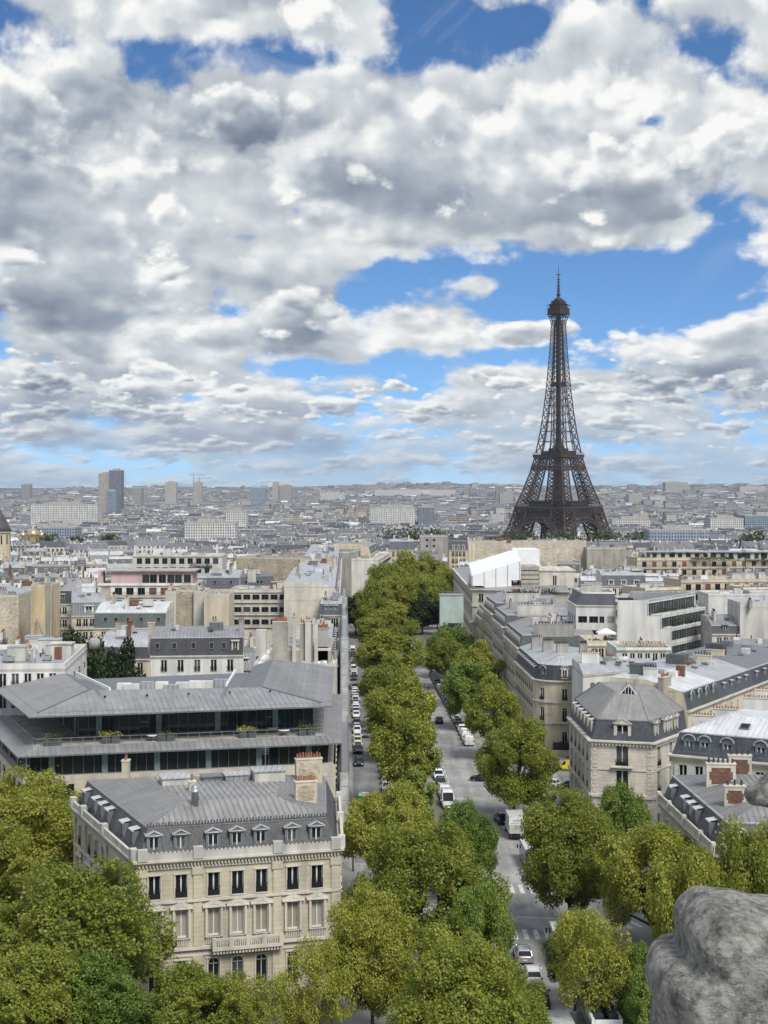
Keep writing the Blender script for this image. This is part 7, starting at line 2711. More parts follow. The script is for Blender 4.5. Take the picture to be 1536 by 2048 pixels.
# ------------------------------------------------------------------ trees
def quads_mesh(name, cen, nor, size, mat, rs):
 n = len(cen)
 ref = rs.normal(0, 1, (n, 3))
 u = np.cross(nor, ref)
 u /= np.linalg.norm(u, axis=1, keepdims=True) + 1e-9
 v = np.cross(nor, u)
 s = size[:, None]
 asp = rs.uniform(.75, 1.25, (n, 1))
 u = u * s * asp
 v = v * s / asp
 fold = nor * s * .25
 co = np.stack([cen - u, cen - v + fold, cen + u, cen + v + fold], 1).reshape(-1, 3)
 me = bpy.data.meshes.new(name)
 me.vertices.add(4 * n)
 me.vertices.foreach_set('co', co.astype(np.float32).ravel())
 me.loops.add(4 * n)
 me.loops.foreach_set('vertex_index', np.arange(4 * n, dtype=np.int32))
 me.polygons.add(n)
 me.polygons.foreach_set('loop_start', np.arange(0, 4 * n, 4, dtype=np.int32))
 me.polygons.foreach_set('loop_total', np.full(n, 4, dtype=np.int32))
 me.materials.append(mat)
 me.update(calc_edges=True)
 me.validate()
 return me

def tree_meshes(seed, n, leaf, mat, bark, rad=6.5, hgt=15.0, low=3.2, lobes=30, gap=.0):
 rs = np.random.RandomState(seed)
 cz, rz = (hgt + low) / 2, (hgt - low) / 2
 L = []
 tries = 0
 while len(L) < lobes and tries < 4000:
  tries += 1
  d = rs.normal(0, 1, 3)
  d /= np.linalg.norm(d)
  k = rs.uniform(.35, .88) ** .6
  taper = 1.0 - .25 * max(0, d[2])
  c = np.array([d[0] * rad * k * taper, d[1] * rad * k * taper, cz + d[2] * rz * k * .92])
  r = rs.uniform(.20, .34) * rad
  if all(np.linalg.norm(c - q) > .62 * (r + s_) * .8 for q, s_ in L): L.append((c, r))
 w = np.array([r ** 2 for c, r in L])
 idx = rs.choice(len(L), n, p=w / w.sum())
 C = np.array([L[i][0] for i in idx])
 Rr = np.array([L[i][1] for i in idx])
 d = rs.normal(0, 1, (n, 3))
 d /= np.linalg.norm(d, axis=1, keepdims=True)
 d[:, 2] += .12
 k = rs.uniform(.2, 1.0, n) ** .42
 lump = 1 + .20 * np.sin(d[:, 0] * 7 + C[:, 0] * 3) * np.sin(d[:, 1] * 7 + C[:, 1] * 3) * np.sin(d[:, 2] * 7 + C[:, 2])
 stray = np.where(rs.rand(n) < .07, rs.uniform(1.0, 1.35, n), 1.0)
 cen = C + d * (Rr * k * lump * stray)[:, None]
 # holes where the light comes through
 g = np.sin(cen[:, 0] * 1.9 + seed) + np.sin(cen[:, 1] * 1.7 + seed * 2) + np.sin(cen[:, 2] * 2.1) + np.sin((cen[:, 0] + cen[:, 2]) * 3.1) * .7
 keep = g > (-1.7 + gap)
 cen, d = cen[keep], d[keep]
 nor = d * .8 + rs.normal(0, .65, cen.shape) + np.array((0, 0, .5))
 nor /= np.linalg.norm(nor, axis=1, keepdims=True)
 size = leaf * rs.uniform(.6, 1.25, len(cen)) * .7
 crown = quads_mesh('crown', cen, nor, size, mat, rs)
 t = MB()
 lean = rs.normal(0, .25, 2)
 fork = np.array([lean[0], lean[1], low + rs.uniform(.2, 1.0)])
 t.tube([(0, 0, -.2), (lean[0] * .3, lean[1] * .3, low * .5), tuple(fork)], [.34, .27, .22], 8)
 order = sorted(range(len(L)), key=lambda i: L[i][0][2])
 hubs = []
 for i in order[::4]:
  c = L[i][0]
  mid = fork + (c - fork) * .5 + rs.normal(0, .35, 3) + np.array((0, 0, .5))
  t.tube([tuple(fork), tuple(mid), tuple(c)], [.16, .11, .045], 6)
  hubs.append((mid, c))
 for i in range(len(L)):
  c = L[i][0]
  hb = min(hubs, key=lambda q: np.linalg.norm(q[0] - c))
  m_ = (hb[0] + c) / 2 + rs.normal(0, .2, 3)
  t.tube([tuple(hb[0]), tuple(m_), tuple(c)], [.075, .05, .02], 5)
  for _ in range(2):
   e = c + rs.normal(0, L[i][1] * .6, 3)
   t.tube([tuple(c), tuple((c + e) / 2 + rs.normal(0, .1, 3)), tuple(e)], [.035, .025, .012], 4)
 trunk = t.mesh('trunk', [bark])
 return crown, trunk

TREES = []

def build_trees():
 olive = ((0.165, 0.215, 0.026), (0.260, 0.295, 0.040), (0.340, 0.325, 0.058))
 greens = ((0.105, 0.180, 0.026), (0.175, 0.255, 0.040), (0.250, 0.300, 0.055))
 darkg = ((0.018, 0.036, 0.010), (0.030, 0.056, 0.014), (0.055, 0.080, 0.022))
 mo = material('leaf_olive', lambda nt, b: leaf_nodes(nt, b, olive, .5))
 mg = material('leaf_green', lambda nt, b: leaf_nodes(nt, b, greens, .5))
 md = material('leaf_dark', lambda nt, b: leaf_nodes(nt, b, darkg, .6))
 bark = plain('bark', (0.075, 0.062, 0.048), .9, dirt=.5, scale=3)
 near = [tree_meshes(20 + i, 68000, .175, mo, bark, 6.8, 15, 3.0, 34, .32 + .15 * (i % 2)) for i in range(4)]
 nearg = [tree_meshes(40 + i, 56000, .175, mg, bark, 6.4, 14, 2.8, 32, .35) for i in range(2)]
 airy = [tree_meshes(50 + i, 22000, .17, mo, bark, 6.0, 14, 3.0, 26, .75) for i in range(2)]
 cone = [tree_meshes(60, 34000, .19, mg, bark, 3.6, 11, 1.2, 26, -.2)]
 mid = [tree_meshes(70 + i, 30000, .26, mo, bark, 6.6, 15, 3.2, 34, .25) for i in range(3)]
 midg = [tree_meshes(80 + i, 27000, .26, mg, bark, 6.2, 15, 2.6, 32, .25) for i in range(2)]
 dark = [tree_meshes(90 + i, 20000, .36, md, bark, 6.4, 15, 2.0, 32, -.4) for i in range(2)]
 for lst, R0, H in ((near, 6.8, 15), (nearg, 6.4, 14), (airy, 6.0, 14), (cone, 3.6, 11), (mid, 6.6, 15), (midg, 6.2, 15), (dark, 6.4, 15)):
  for i, (c, t) in enumerate(lst): lst[i] = (c, t, R0, H)
 rnd = random.Random(4)

 def tree(px, py, r, lst, label, group=None, zc=None, i=None, sq=1.0):
  """Crown centre and radius in photo pixels; the crown's middle stands about nine metres up."""
  h = 9.2 if zc is None else zc
  d = 250.0
  for _ in range(30): d = .5 * d + .5 * (ZC - (zg(d) + h)) * F / (py - PY)
  x = (px - PX) * d / F
  rm = r * (1.08 if d < 190 else 1.0) * d / F
  c, t, R0, H = lst[rnd.randrange(len(lst)) if i is None else i]
  s = rm / R0
  sz = max(.72, min(1.25, h / (H * .6))) * sq
  o = thing('plane_tree', label, 'tree', (x, d, zg(d)), rnd.uniform(0, 6.28), group)
  o.scale = (s, s, sz)
  put('crown', c, o)
  put('trunk', t, o)
  TREES.append((x, d, rm))
  return o

 G1 = 'plane trees round the square'
 tree(62, 1655, 125, near, 'large olive plane tree behind the lower left trees, beside the mansion flank', G1, 10, 0)
 tree(150, 1865, 165, near, 'biggest olive plane tree filling the lower left corner', G1, 10, 1)
 tree(-40, 1770, 120, near, 'plane tree cut by the left edge between two larger crowns', G1, 9.5, 2)
 tree(205, 2010, 105, nearg, 'fresh green young tree at the bottom below the big left crown', G1, 7, 0)
 tree(30, 2010, 130, near, 'olive plane tree in the bottom left corner', G1, 8, 3)
 tree(400, 1995, 112, near, 'yellow green tree standing before the mansion front', G1, 7.5, 3, .85)
 tree(625, 1985, 78, airy, 'airy thin tree before the right end of the mansion front', G1, 7.5, 0)
 tree(520, 2055, 70, airy, 'thin low tree at the bottom between two trees before the mansion', G1, 5.5, 1)
 G2 = 'plane trees on the central pavement'
 tree(930, 2000, 140, near, 'broad yellow green tree at the bottom centre beside the queue of cars', G2, 8.5, 2)
 tree(1010, 2040, 90, near, 'low olive tree at the bottom beside the white box van', G2, 6, 0)
 tree(846, 1790, 140, near, 'largest central plane tree, beside the first crosswalk', G2, 10, 1)
 tree(955, 1872, 70, nearg, 'dark green tree leaning over the road between the two crosswalks', G2, 8, 1)
 tree(745, 1905, 92, near, 'plane tree with bare lower limbs right of the mansion corner', G2, 8.5, 0)
 tree(775, 1660, 92, near, 'plane tree beside the green container on the central pavement', G2, 9.5, 3)
 tree(932, 1685, 60, nearg, 'green tree crown hanging over the row of parked vans', G2, 8, 0)
 tree(832, 1592, 46, cone, 'small upright green tree between two rows of parked cars', G2, 6.5, 0)
 row = [(808, 1500, 76), (800, 1425, 72), (782, 1372, 62), (778, 1310, 68), (775, 1262, 62), (762, 1225, 58), (765, 1196, 52), (772, 1168, 48), (790, 1150, 50), (812, 1132, 44), (770, 1134, 40)]
 names = ['first', 'second', 'third', 'fourth', 'fifth', 'sixth', 'seventh', 'eighth', 'ninth', 'tenth', 'eleventh']
 for k, (x, y, r) in enumerate(row): tree(x, y, r, mid, '%s olive tree of the central row, counting from the small upright tree' % names[k], G2, 9.5)
 for k, (x, y, r) in enumerate([(845, 1222, 46), (838, 1176, 44), (868, 1150, 44), (850, 1118, 40), (886, 1140, 36), (835, 1100, 34)]):
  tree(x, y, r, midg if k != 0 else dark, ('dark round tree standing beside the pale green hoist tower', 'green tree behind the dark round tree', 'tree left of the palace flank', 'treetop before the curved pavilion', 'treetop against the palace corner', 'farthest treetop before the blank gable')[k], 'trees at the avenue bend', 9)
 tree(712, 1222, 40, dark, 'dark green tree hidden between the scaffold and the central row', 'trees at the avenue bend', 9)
 G3 = 'plane trees on the right pavement'
 tree(1030, 1522, 92, near, 'wide olive plane tree on the traffic island before the octagonal corner building', G3, 10, 2)
 tree(985, 1420, 56, mid, 'narrow olive tree behind the island tree, by the parked white vans', G3, 9.5)
 tree(935, 1372, 52, midg, 'green tree before the rounded corner building', G3, 9.5)
 tree(955, 1335, 50, mid, 'olive tree close to the row houses on the right', G3, 9.5)
 tree(905, 1290, 52, midg, 'round green tree at the far end of the right pavement', G3, 9.5)
 tree(890, 1310, 42, mid, 'small tree beside the round green one on the right pavement', G3, 9)
 G4 = 'plane trees at the right crossing'
 tree(1140, 1700, 105, near, 'tall plane tree left of the right crossing, half hiding the dark van', G4, 10, 0)
 tree(1235, 1660, 70, nearg, 'plane tree at the foot of the octagonal corner building', G4, 9, 0)
 tree(1310, 1750, 112, near, 'broad plane tree in the middle of the right crossing, above the rock', G4, 10, 3)
 for x, y, s, top, i, lab in ((34.6, 137.5, .74, 20.3, 1, 'tall plane tree at the right edge before the dormers'), (29.6, 139.5, .72, 19.0, 3, 'plane tree between the broad crossing tree and the right edge'), (38.8, 134.5, .70, 19.5, 0, 'plane tree cut by the right edge before the mansion front')):
  c, t, R0, H = near[i]
  o = thing('plane_tree', lab, 'tree', (x, y, 0), x, G4)
  o.scale = (s, s, top / 15.0)
  put('crown', c, o)
  put('trunk', t, o)
 tree(1175, 1925, 88, airy, 'thin leaning tree beside the open topped bus', G4, 8, 1)
 tree(1150, 1900, 60, nearg, 'bushy young tree behind the open topped bus', G4, 6, 0)
 tree(1285, 1975, 62, nearg, 'bright green bushy tree left of the weathered rock', G4, 6, 1)
 tree(1320, 2040, 70, nearg, 'bushy tree at the bottom hugging the weathered rock', G4, 5, 0)
 # courtyard trees on the left
 G5 = 'dark courtyard trees'
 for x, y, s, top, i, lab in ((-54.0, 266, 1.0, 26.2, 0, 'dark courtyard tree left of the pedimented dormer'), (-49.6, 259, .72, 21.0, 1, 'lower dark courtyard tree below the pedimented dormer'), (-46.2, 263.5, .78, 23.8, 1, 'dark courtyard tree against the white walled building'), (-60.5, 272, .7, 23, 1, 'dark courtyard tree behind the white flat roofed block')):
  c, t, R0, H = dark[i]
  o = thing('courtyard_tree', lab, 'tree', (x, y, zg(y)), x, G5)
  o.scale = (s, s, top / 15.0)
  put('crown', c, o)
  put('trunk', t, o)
 far = [(772, 1158, 44, 590), (815, 1150, 46, 640), (858, 1150, 44, 650), (890, 1158, 34, 640), (792, 1186, 46, 560), (842, 1182, 44, 580), (875, 1190, 36, 585), (748, 1196, 36, 545)]
 labs = ('big treetop by the balconied house', 'broad treetop before the cream mansion with the blue roof', 'broad treetop before the curved grey pavilion', 'treetop touching the palace corner', 'rounded crown in front of the balconied house treetop', 'rounded crown in the middle of the avenue bend', 'crown above the green hoist tower', 'crown beside the blank grey concrete wall')
 for (px, py, r, d), lab in zip(far, labs):
  c, t, R0, H = mid[rnd.randrange(3)]
  o = thing('plane_tree', lab, 'tree', ((px - PX) * d / F, d, zg(d)), rnd.uniform(0, 6), 'trees at the avenue bend')
  k = r * d / F / R0
  o.scale = (k, k, (ZC - (py - r - PY) * d / F - zg(d)) / 15.2)
  put('crown', c, o)
  put('trunk', t, o)

build_trees()

# ------------------------------------------------------------------ vehicles
def paint(key, col, rough=.25, metal=.2):
 def fn(nt, b):
  b.inputs['Base Color'].default_value = col + (1,)
  b.inputs['Roughness'].default_value = rough
  b.inputs['Metallic'].default_value = metal
  b.inputs['Coat Weight'].default_value = .6
  b.inputs['Coat Roughness'].default_value = .06
  geo = node(nt, 'ShaderNodeTexCoord').outputs['Object']
  k = nz(nt, geo, 2.0, 4.0)
  nt.links.new(bright(nt, col, smooth(k, .3, .7, .9, 1.06)), b.inputs['Base Color'])
 return material('paint_' + key, fn)

PAINT = dict(white=paint('white', (.72, .73, .73), .3, 0), silver=paint('silver', (.42, .43, .45), .3, .6), grey=paint('grey', (.13, .135, .145)), black=paint('black', (.012, .012, .014), .2, 0), blue=paint('blue', (.02, .035, .09)), red=paint('red', (.25, .02, .02)), yellow=paint('yellow', (.75, .62, .03), .35, 0), cream=paint('cream', (.62, .55, .33)), green=paint('green', (.02, .16, .04), .5, 0))
RUB = plain('tyre_rubber', (.015, .015, .016), .8)
LAMPW = plain('headlamp_glass', (.7, .72, .74), .1, dirt=0)
LAMPR = plain('tail_lamp_red', (.30, .01, .01), .2, dirt=0)
ALLOY = plain('wheel_alloy', (.35, .36, .37), .3, .7)

# length profile stations: (y along the car, half width, sill height, shoulder height); roof stations: (y, half width, height)
KINDS_ = {
 'hatchback': dict(L=4.05, W=1.76, body=[(-2.02, .72, .42, .78), (-1.9, .82, .26, .92), (-1.2, .87, .22, .95), (0, .88, .2, .92), (.9, .87, .2, .90), (1.5, .83, .24, .80), (1.92, .74, .3, .68), (2.02, .6, .4, .60)], cab=[(-1.86, .70, .92), (-1.45, .60, 1.42), (-.5, .62, 1.50), (.25, .60, 1.44), (1.02, .72, .90)]),
 'sedan': dict(L=4.7, W=1.82, body=[(-2.34, .74, .42, .80), (-2.2, .84, .28, .93), (-1.4, .89, .22, .95), (0, .9, .2, .92), (1.0, .89, .2, .90), (1.7, .86, .24, .82), (2.22, .76, .3, .70), (2.34, .6, .4, .6)], cab=[(-1.75, .72, .94), (-1.05, .60, 1.40), (-.3, .62, 1.46), (.35, .60, 1.40), (1.2, .74, .90)]),
 'suv': dict(L=4.55, W=1.88, body=[(-2.25, .76, .46, .95), (-2.1, .88, .32, 1.05), (-1.2, .92, .28, 1.06), (0, .93, .28, 1.04), (1.0, .92, .28, 1.02), (1.7, .89, .3, .98), (2.15, .80, .36, .84), (2.26, .64, .44, .74)], cab=[(-2.12, .78, 1.04), (-1.75, .68, 1.58), (-.5, .70, 1.68), (.3, .68, 1.62), (1.08, .80, 1.02)]),
 'van': dict(L=5.1, W=1.96, body=[(-2.55, .90, .36, 1.15), (-2.5, .94, .3, 1.2), (-1, .97, .28, 1.2), (.6, .97, .28, 1.18), (1.5, .95, .28, 1.12), (2.2, .90, .32, 1.0), (2.5, .80, .38, .8), (2.56, .66, .46, .7)], cab=[(-2.53, .90, 1.19), (-2.42, .84, 1.96), (-.6, .85, 2.02), (.9, .82, 1.94), (1.75, .84, 1.12)]),
 'big_van': dict(L=6.0, W=2.05, body=[(-3.0, .95, .4, 1.3), (-2.95, .99, .34, 1.35), (-1, 1.02, .32, 1.35), (1, 1.02, .32, 1.32), (2.0, 1.0, .32, 1.25), (2.65, .94, .36, 1.12), (2.95, .84, .42, .9), (3.0, .7, .5, .8)], cab=[(-2.98, .95, 1.34), (-2.9, .90, 2.5), (-.6, .91, 2.62), (1.1, .88, 2.52), (2.15, .88, 1.24)]),
}
WHEEL = {}

def wheel_mesh(r):
 if r not in WHEEL:
  m = MB()
  n = 16
  ring = lambda x, q: [(x, q * math.cos(2 * math.pi * k / n), q * math.sin(2 * math.pi * k / n)) for k in range(n)]
  m.rings([ring(-.10, r * .7), ring(-.11, r * .92), ring(-.07, r), ring(.07, r), ring(.11, r * .92), ring(.10, r * .7)], 0, caps=False)
  m.rings([ring(-.085, r * .7), ring(.085, r * .7)], 1)
  WHEEL[r] = m.mesh('wheel', [RUB, ALLOY])
 return WHEEL[r]

def car_parts(kind):
 k = KINDS_[kind]
 body = MB()
 rs = []
 for y, w, zs, zt in k['body']:
  rs.append([(-w * .94, y, zs), (w * .94, y, zs), (w, y, zs + (zt - zs) * .35), (w * .985, y, zs + (zt - zs) * .75), (w * .90, y, zt), (w * .45, y, zt + .025), (-w * .45, y, zt + .025), (-w * .90, y, zt), (-w * .985, y, zs + (zt - zs) * .75), (-w, y, zs + (zt - zs) * .35)][::-1])
 body.rings(rs, 0)
 for y in (k['L'] * .31, -k['L'] * .29):            # dark arches
  for s in (-1, 1):
   n = 12
   w = k['W'] / 2 * .995
   body.poly([(s * (w + .004), y + .39 * math.cos(math.pi * j / n), .30 + .39 * math.sin(math.pi * j / n)) for j in range(n + 1)][::(1 if s > 0 else -1)], 1)
 c = k['cab']
 gl = MB()
 st = [(y, w, z) for y, w, z in c]
 rr = []
 zb = min(c[0][2], c[-1][2]) - .04
 # windows all round: loft of the cabin below the roof line
 y0, w0, _ = c[0]
 y4, w4, _ = c[-1]
 base = [(-w0, y0, zb), (w0, y0, zb), (k['W'] / 2 * .90, (y0 + y4) / 2, zb), (w4, y4, zb), (-w4, y4, zb), (-k['W'] / 2 * .90, (y0 + y4) / 2, zb)]
 t1, t2, t3 = c[1], c[2], c[3]
 top = [(-t1[1], t1[0], t1[2] - .05), (t1[1], t1[0], t1[2] - .05), (t2[1], t2[0], t2[2] - .05), (t3[1], t3[0], t3[2] - .05), (-t3[1], t3[0], t3[2] - .05), (-t2[1], t2[0], t2[2] - .05)]
 gl.rings([base, top], 0, caps=False, smooth_=False)
 if kind in ('van', 'big_van'):
  # closed metal sides behind the driver
  for s in (-1, 1):
   w = k['W'] / 2
   body.poly([(s * (w * .93), y0 + .04, zb), (s * (w * .93), .75, zb), (s * (t3[1] + .03), .55, t3[2] - .02), (s * (t1[1] + .03), t1[0], t1[2] - .02)][::s], 0)
  body.poly([(-w0, y0 - .02, zb), (w0, y0 - .02, zb), (t1[1], t1[0] - .02, t1[2]), (-t1[1], t1[0] - .02, t1[2])], 0)
 roof = [[(-t1[1] - .02, t1[0] - .04, t1[2] - .06), (t1[1] + .02, t1[0] - .04, t1[2] - .06), (t1[1] * .8, t1[0], t1[2] + .03), (-t1[1] * .8, t1[0], t1[2] + .03)],
   [(-t2[1] - .02, t2[0], t2[2] - .06), (t2[1] + .02, t2[0], t2[2] - .06), (t2[1] * .8, t2[0], t2[2] + .04), (-t2[1] * .8, t2[0], t2[2] + .04)],
   [(-t3[1] - .02, t3[0] + .05, t3[2] - .06), (t3[1] + .02, t3[0] + .05, t3[2] - .06), (t3[1] * .8, t3[0], t3[2] + .02), (-t3[1] * .8, t3[0], t3[2] + .02)]]
 body.rings([r[::-1] for r in roof], 0)
 for a, b in zip(base, top):                          # pillars
  body.bar(a, b, .075, 0)
 mir = MB()
 for s in (-1, 1): mir.box(s * k['W'] / 2 - .02 if s > 0 else -k['W'] / 2 - .2, s * k['W'] / 2 + .2 if s > 0 else -k['W'] / 2 + .02, y4 - .55, y4 - .42, zb + .08, zb + .24)
 body.v.extend(mir.v)
 n = len(body.v) - len(mir.v)
 for f in mir.f:
  body.f.append(tuple(i + n for i in f))
  body.m.append(0)
  body.sm.append(False)
 yb, yf = k['body'][0], k['body'][-1]
 bl = MB()
 bl.box(-.26, .26, yb[0] - .03, yb[0], yb[2] + .08, yb[2] + .2)
 return body, gl, k

CARLIB = {}

def car(kind, color, loc, rotz, label, group='parked cars and vans', sign=None):
 key = (kind, color)
 if key not in CARLIB:
  body, gl, k = car_parts(kind)
  t = thing('parked_' + ('van' if 'van' in kind else 'car'), label, 'van' if 'van' in kind else 'car', loc, rotz, group)
  body.build('body', [PAINT[color], RUB], t)
  gl.build('glass', [M['glassd']], t)
  r = .33 if 'van' not in kind and kind != 'suv' else .36
  for y in (k['L'] * .31, -k['L'] * .29):
   for s in (-1, 1): put('wheel', wheel_mesh(r), t, (s * (k['W'] / 2 - .09), y, r))
  w, zs = k['W'] / 2, k['body']
  for s in (-1, 1):
   q = MB()
   y, hw, a, b = zs[-2]
   q.box(-.17, .17, -.06, .08, -.07, .07)
   q.build('headlight', [LAMPW], t, loc=(s * (hw - .14), y + .02, b - .10))
   q = MB()
   y, hw, a, b = zs[1]
   q.box(-.12, .12, -.06, .05, -.11, .11)
   q.build('tail_light', [LAMPR], t, loc=(s * (hw - .10), y - .04, b - .12))
  q = MB()
  q.box(-.26, .26, -.015, .015, -.055, .055)
  q.build('number_plate', [M['frame']], t, loc=(0, zs[0][0] - .015, zs[0][2] + .22))
  CARLIB[key] = note_children(t)
  o = t
 else:
  o = copy_tree(CARLIB[key], loc, rotz, label, group)
  o['category'] = 'van' if 'van' in kind else 'car'
 if sign:
  q = MB()
  q.box(-.22, .22, -.08, .08, 0, .14)
  q.build('roof_sign', [LAMPW], o, loc=(0, -.2, KINDS_[kind]['cab'][2][2] + .04))
 return o

AVA = math.atan(.0265)          # the avenue leans a little to the left

def parked():
 rnd = random.Random(8)
 toward, away = math.pi + AVA, AVA
 cols = ['white', 'white', 'silver', 'silver', 'grey', 'black', 'white', 'black', 'blue']
 kinds = ['hatchback', 'hatchback', 'sedan', 'suv', 'hatchback', 'suv']
 nm = {'white': 'white', 'silver': 'silver', 'grey': 'dark grey', 'black': 'black', 'blue': 'navy', 'cream': 'pale yellow', 'red': 'red', 'yellow': 'yellow'}

 def at(x0, y, kind, col, rot, label, group='cars parked along the avenue', **kw):
  p = AV(x0, y)
  car(kind, col, (p.x, p.y, p.z + .012), rot, label, group, **kw)
 at(2.6, 276.5, 'hatchback', 'black', toward, 'black hatchback parked alone between painted bars on the left lane')
 seq = [('sedan', 'black'), ('sedan', 'white'), ('hatchback', 'cream'), ('hatchback', 'white'), ('suv', 'grey'), ('hatchback', 'white'), ('sedan', 'silver'), ('hatchback', 'grey')]
 y = 290
 for k, (a, c) in enumerate(seq):
  at(2.6 if k != 4 else 4.4, y, a, c, toward, '%s %s, number %s from the lone black hatchback in the left kerb row' % (nm[c], a, ('one', 'two', 'three', 'four', 'five', 'six', 'seven', 'eight')[k]))
  y += 5.1 if k != 3 else 4.0
 seq = ['white', 'silver', 'white', 'white', 'grey', 'white', 'silver', 'white', 'white', 'silver', 'white']
 y = 338
 nums = ['first', 'second', 'third', 'fourth', 'fifth', 'sixth', 'seventh', 'eighth', 'ninth', 'tenth', 'eleventh', 'twelfth', 'thirteenth', 'fourteenth']
 for k, c in enumerate(seq):
  kd = rnd.choice(kinds)
  at(2.6, y, kd, c, toward, '%s %s, %s car of the long left kerb row beyond the white bars' % (nm[c], kd, nums[k]))
  y += rnd.uniform(5.0, 5.7)
 y = 412
 for k in range(14):
  kd, c = rnd.choice(kinds + ['van']), rnd.choice(cols)
  at(2.6, y, kd, c, toward, '%s %s, %s car of the left kerb beside the far scaffold' % (nm[c], kd.replace('_', ' '), nums[k]))
  y += rnd.uniform(5.4, 8.0)
 # left side of the central pavement
 for k, (y, kd, c) in enumerate(((247, 'hatchback', 'white'), (252.5, 'suv', 'white'), (258, 'hatchback', 'silver'), (263.5, 'suv', 'black'), (269, 'hatchback', 'white'), (275, 'sedan', 'grey'), (281, 'hatchback', 'black'), (340, 'hatchback', 'white'), (346, 'suv', 'silver'), (352, 'sedan', 'white'), (358, 'hatchback', 'black'), (364, 'hatchback', 'white'))):
  at(7.2, y, kd, c, toward, '%s %s, %s along the left edge of the central trees' % (nm[c], kd, nums[k]))
 # right side of the central pavement
 for k, (y, kd, c) in enumerate(((263.5, 'suv', 'white'), (257.5, 'hatchback', 'black'), (252.0, 'sedan', 'silver'), (247.2, 'van', 'white'), (240.6, 'big_van', 'white'), (233.4, 'hatchback', 'silver'), (228.0, 'suv', 'white'), (222.5, 'hatchback', 'white'), (217, 'sedan', 'grey'), (270, 'hatchback', 'grey'), (276, 'suv', 'white'), (384, 'hatchback', 'white'), (390, 'suv', 'black'), (398, 'hatchback', 'silver'), (404, 'van', 'white'))):
  at(16.7, y, kd, c, toward if kd != 'suv' else toward, '%s %s, %s in the row on the road side of the central trees' % (nm[c], kd.replace('_', ' '), (nums + ['fifteenth'])[k]))
 # right kerb
 y = 299
 for k in range(24):
  kd, c = (('van', 'white') if k in (0, 1) else ('suv', 'white') if k == 2 else (rnd.choice(kinds), rnd.choice(['black', 'black', 'grey', 'silver', 'white', 'blue'])))
  at(25.0, y, kd, c, away, '%s %s, number %d from the near end of the right kerb row' % (nm[c], kd, k + 1))
  y += 5.3 if k > 1 else 6.0
 # moving or waiting
 p = GP(859, 1405)
 car('van', 'yellow', p + Vector((0, 0, .012)), away, 'yellow and white delivery van driving up the avenue', 'traffic on the avenue')
 p = GP(878, 1446)
 car('hatchback', 'black', p + Vector((0, 0, .012)), away, 'black hatchback driving alone in the middle of the avenue', 'traffic on the avenue')
 car('sedan', 'black', GP(966, 1562) + Vector((0, 0, .012)), R(72), 'black saloon nosing out from under the island tree', 'traffic on the avenue')
 car('suv', 'black', GP(1004, 1646) + Vector((0, 0, .012)), away + .12, 'black car just ahead of the white box truck', 'traffic on the avenue')
 near = (((1046, 1920), 'suv', 'silver', 'silver car leading the queue just before the second crosswalk'), ((1064, 1962), 'suv', 'white', 'white car with sunroof, second in the queue before the crosswalk'), ((1079, 2008), 'suv', 'black', 'black car with pale rear window glare, third in the queue'), ((1066, 2062), 'hatchback', 'black', 'black car cut by the bottom edge beside the box van'))
 for q, kd, c, lab in near: car(kd, c, GP(*q) + Vector((0, 0, .012)), away - .02, lab, 'traffic on the avenue')
 for q, kd, c, rot, lab in (((1086, 1603), 'suv', 'black', R(-65), 'black car parked across the end of the traffic island'), ((1064, 1606), 'sedan', 'black', R(-70), 'black saloon parked beside the island tree trunk'), ((1140, 1542), 'van', 'yellow', R(70), 'bright yellow van half hidden by the octagonal corner building'), ((1137, 1578), 'hatchback', 'black', R(75), 'dark car with white windscreen glare at the octagonal building corner'),
                               ((1098, 1574), 'hatchback', 'white', R(60), 'white car under the island tree near the yellow van'), ((1082, 1568), 'hatchback', 'silver', R(60), 'silver car under the island tree beside a white one'), ((1245, 1762), 'suv', 'white', R(80), 'white car seen through the leaves at the right crossing'), ((1290, 1768), 'hatchback', 'white', R(80), 'second white car seen through the leaves at the right crossing'), ((1105, 1745), 'hatchback', 'white', R(60), 'white car glimpsed below the tall tree left of the right crossing')):
  car(kd, c, GP(*q) + Vector((0, 0, .012)), rot, lab, 'cars parked near the crossing')

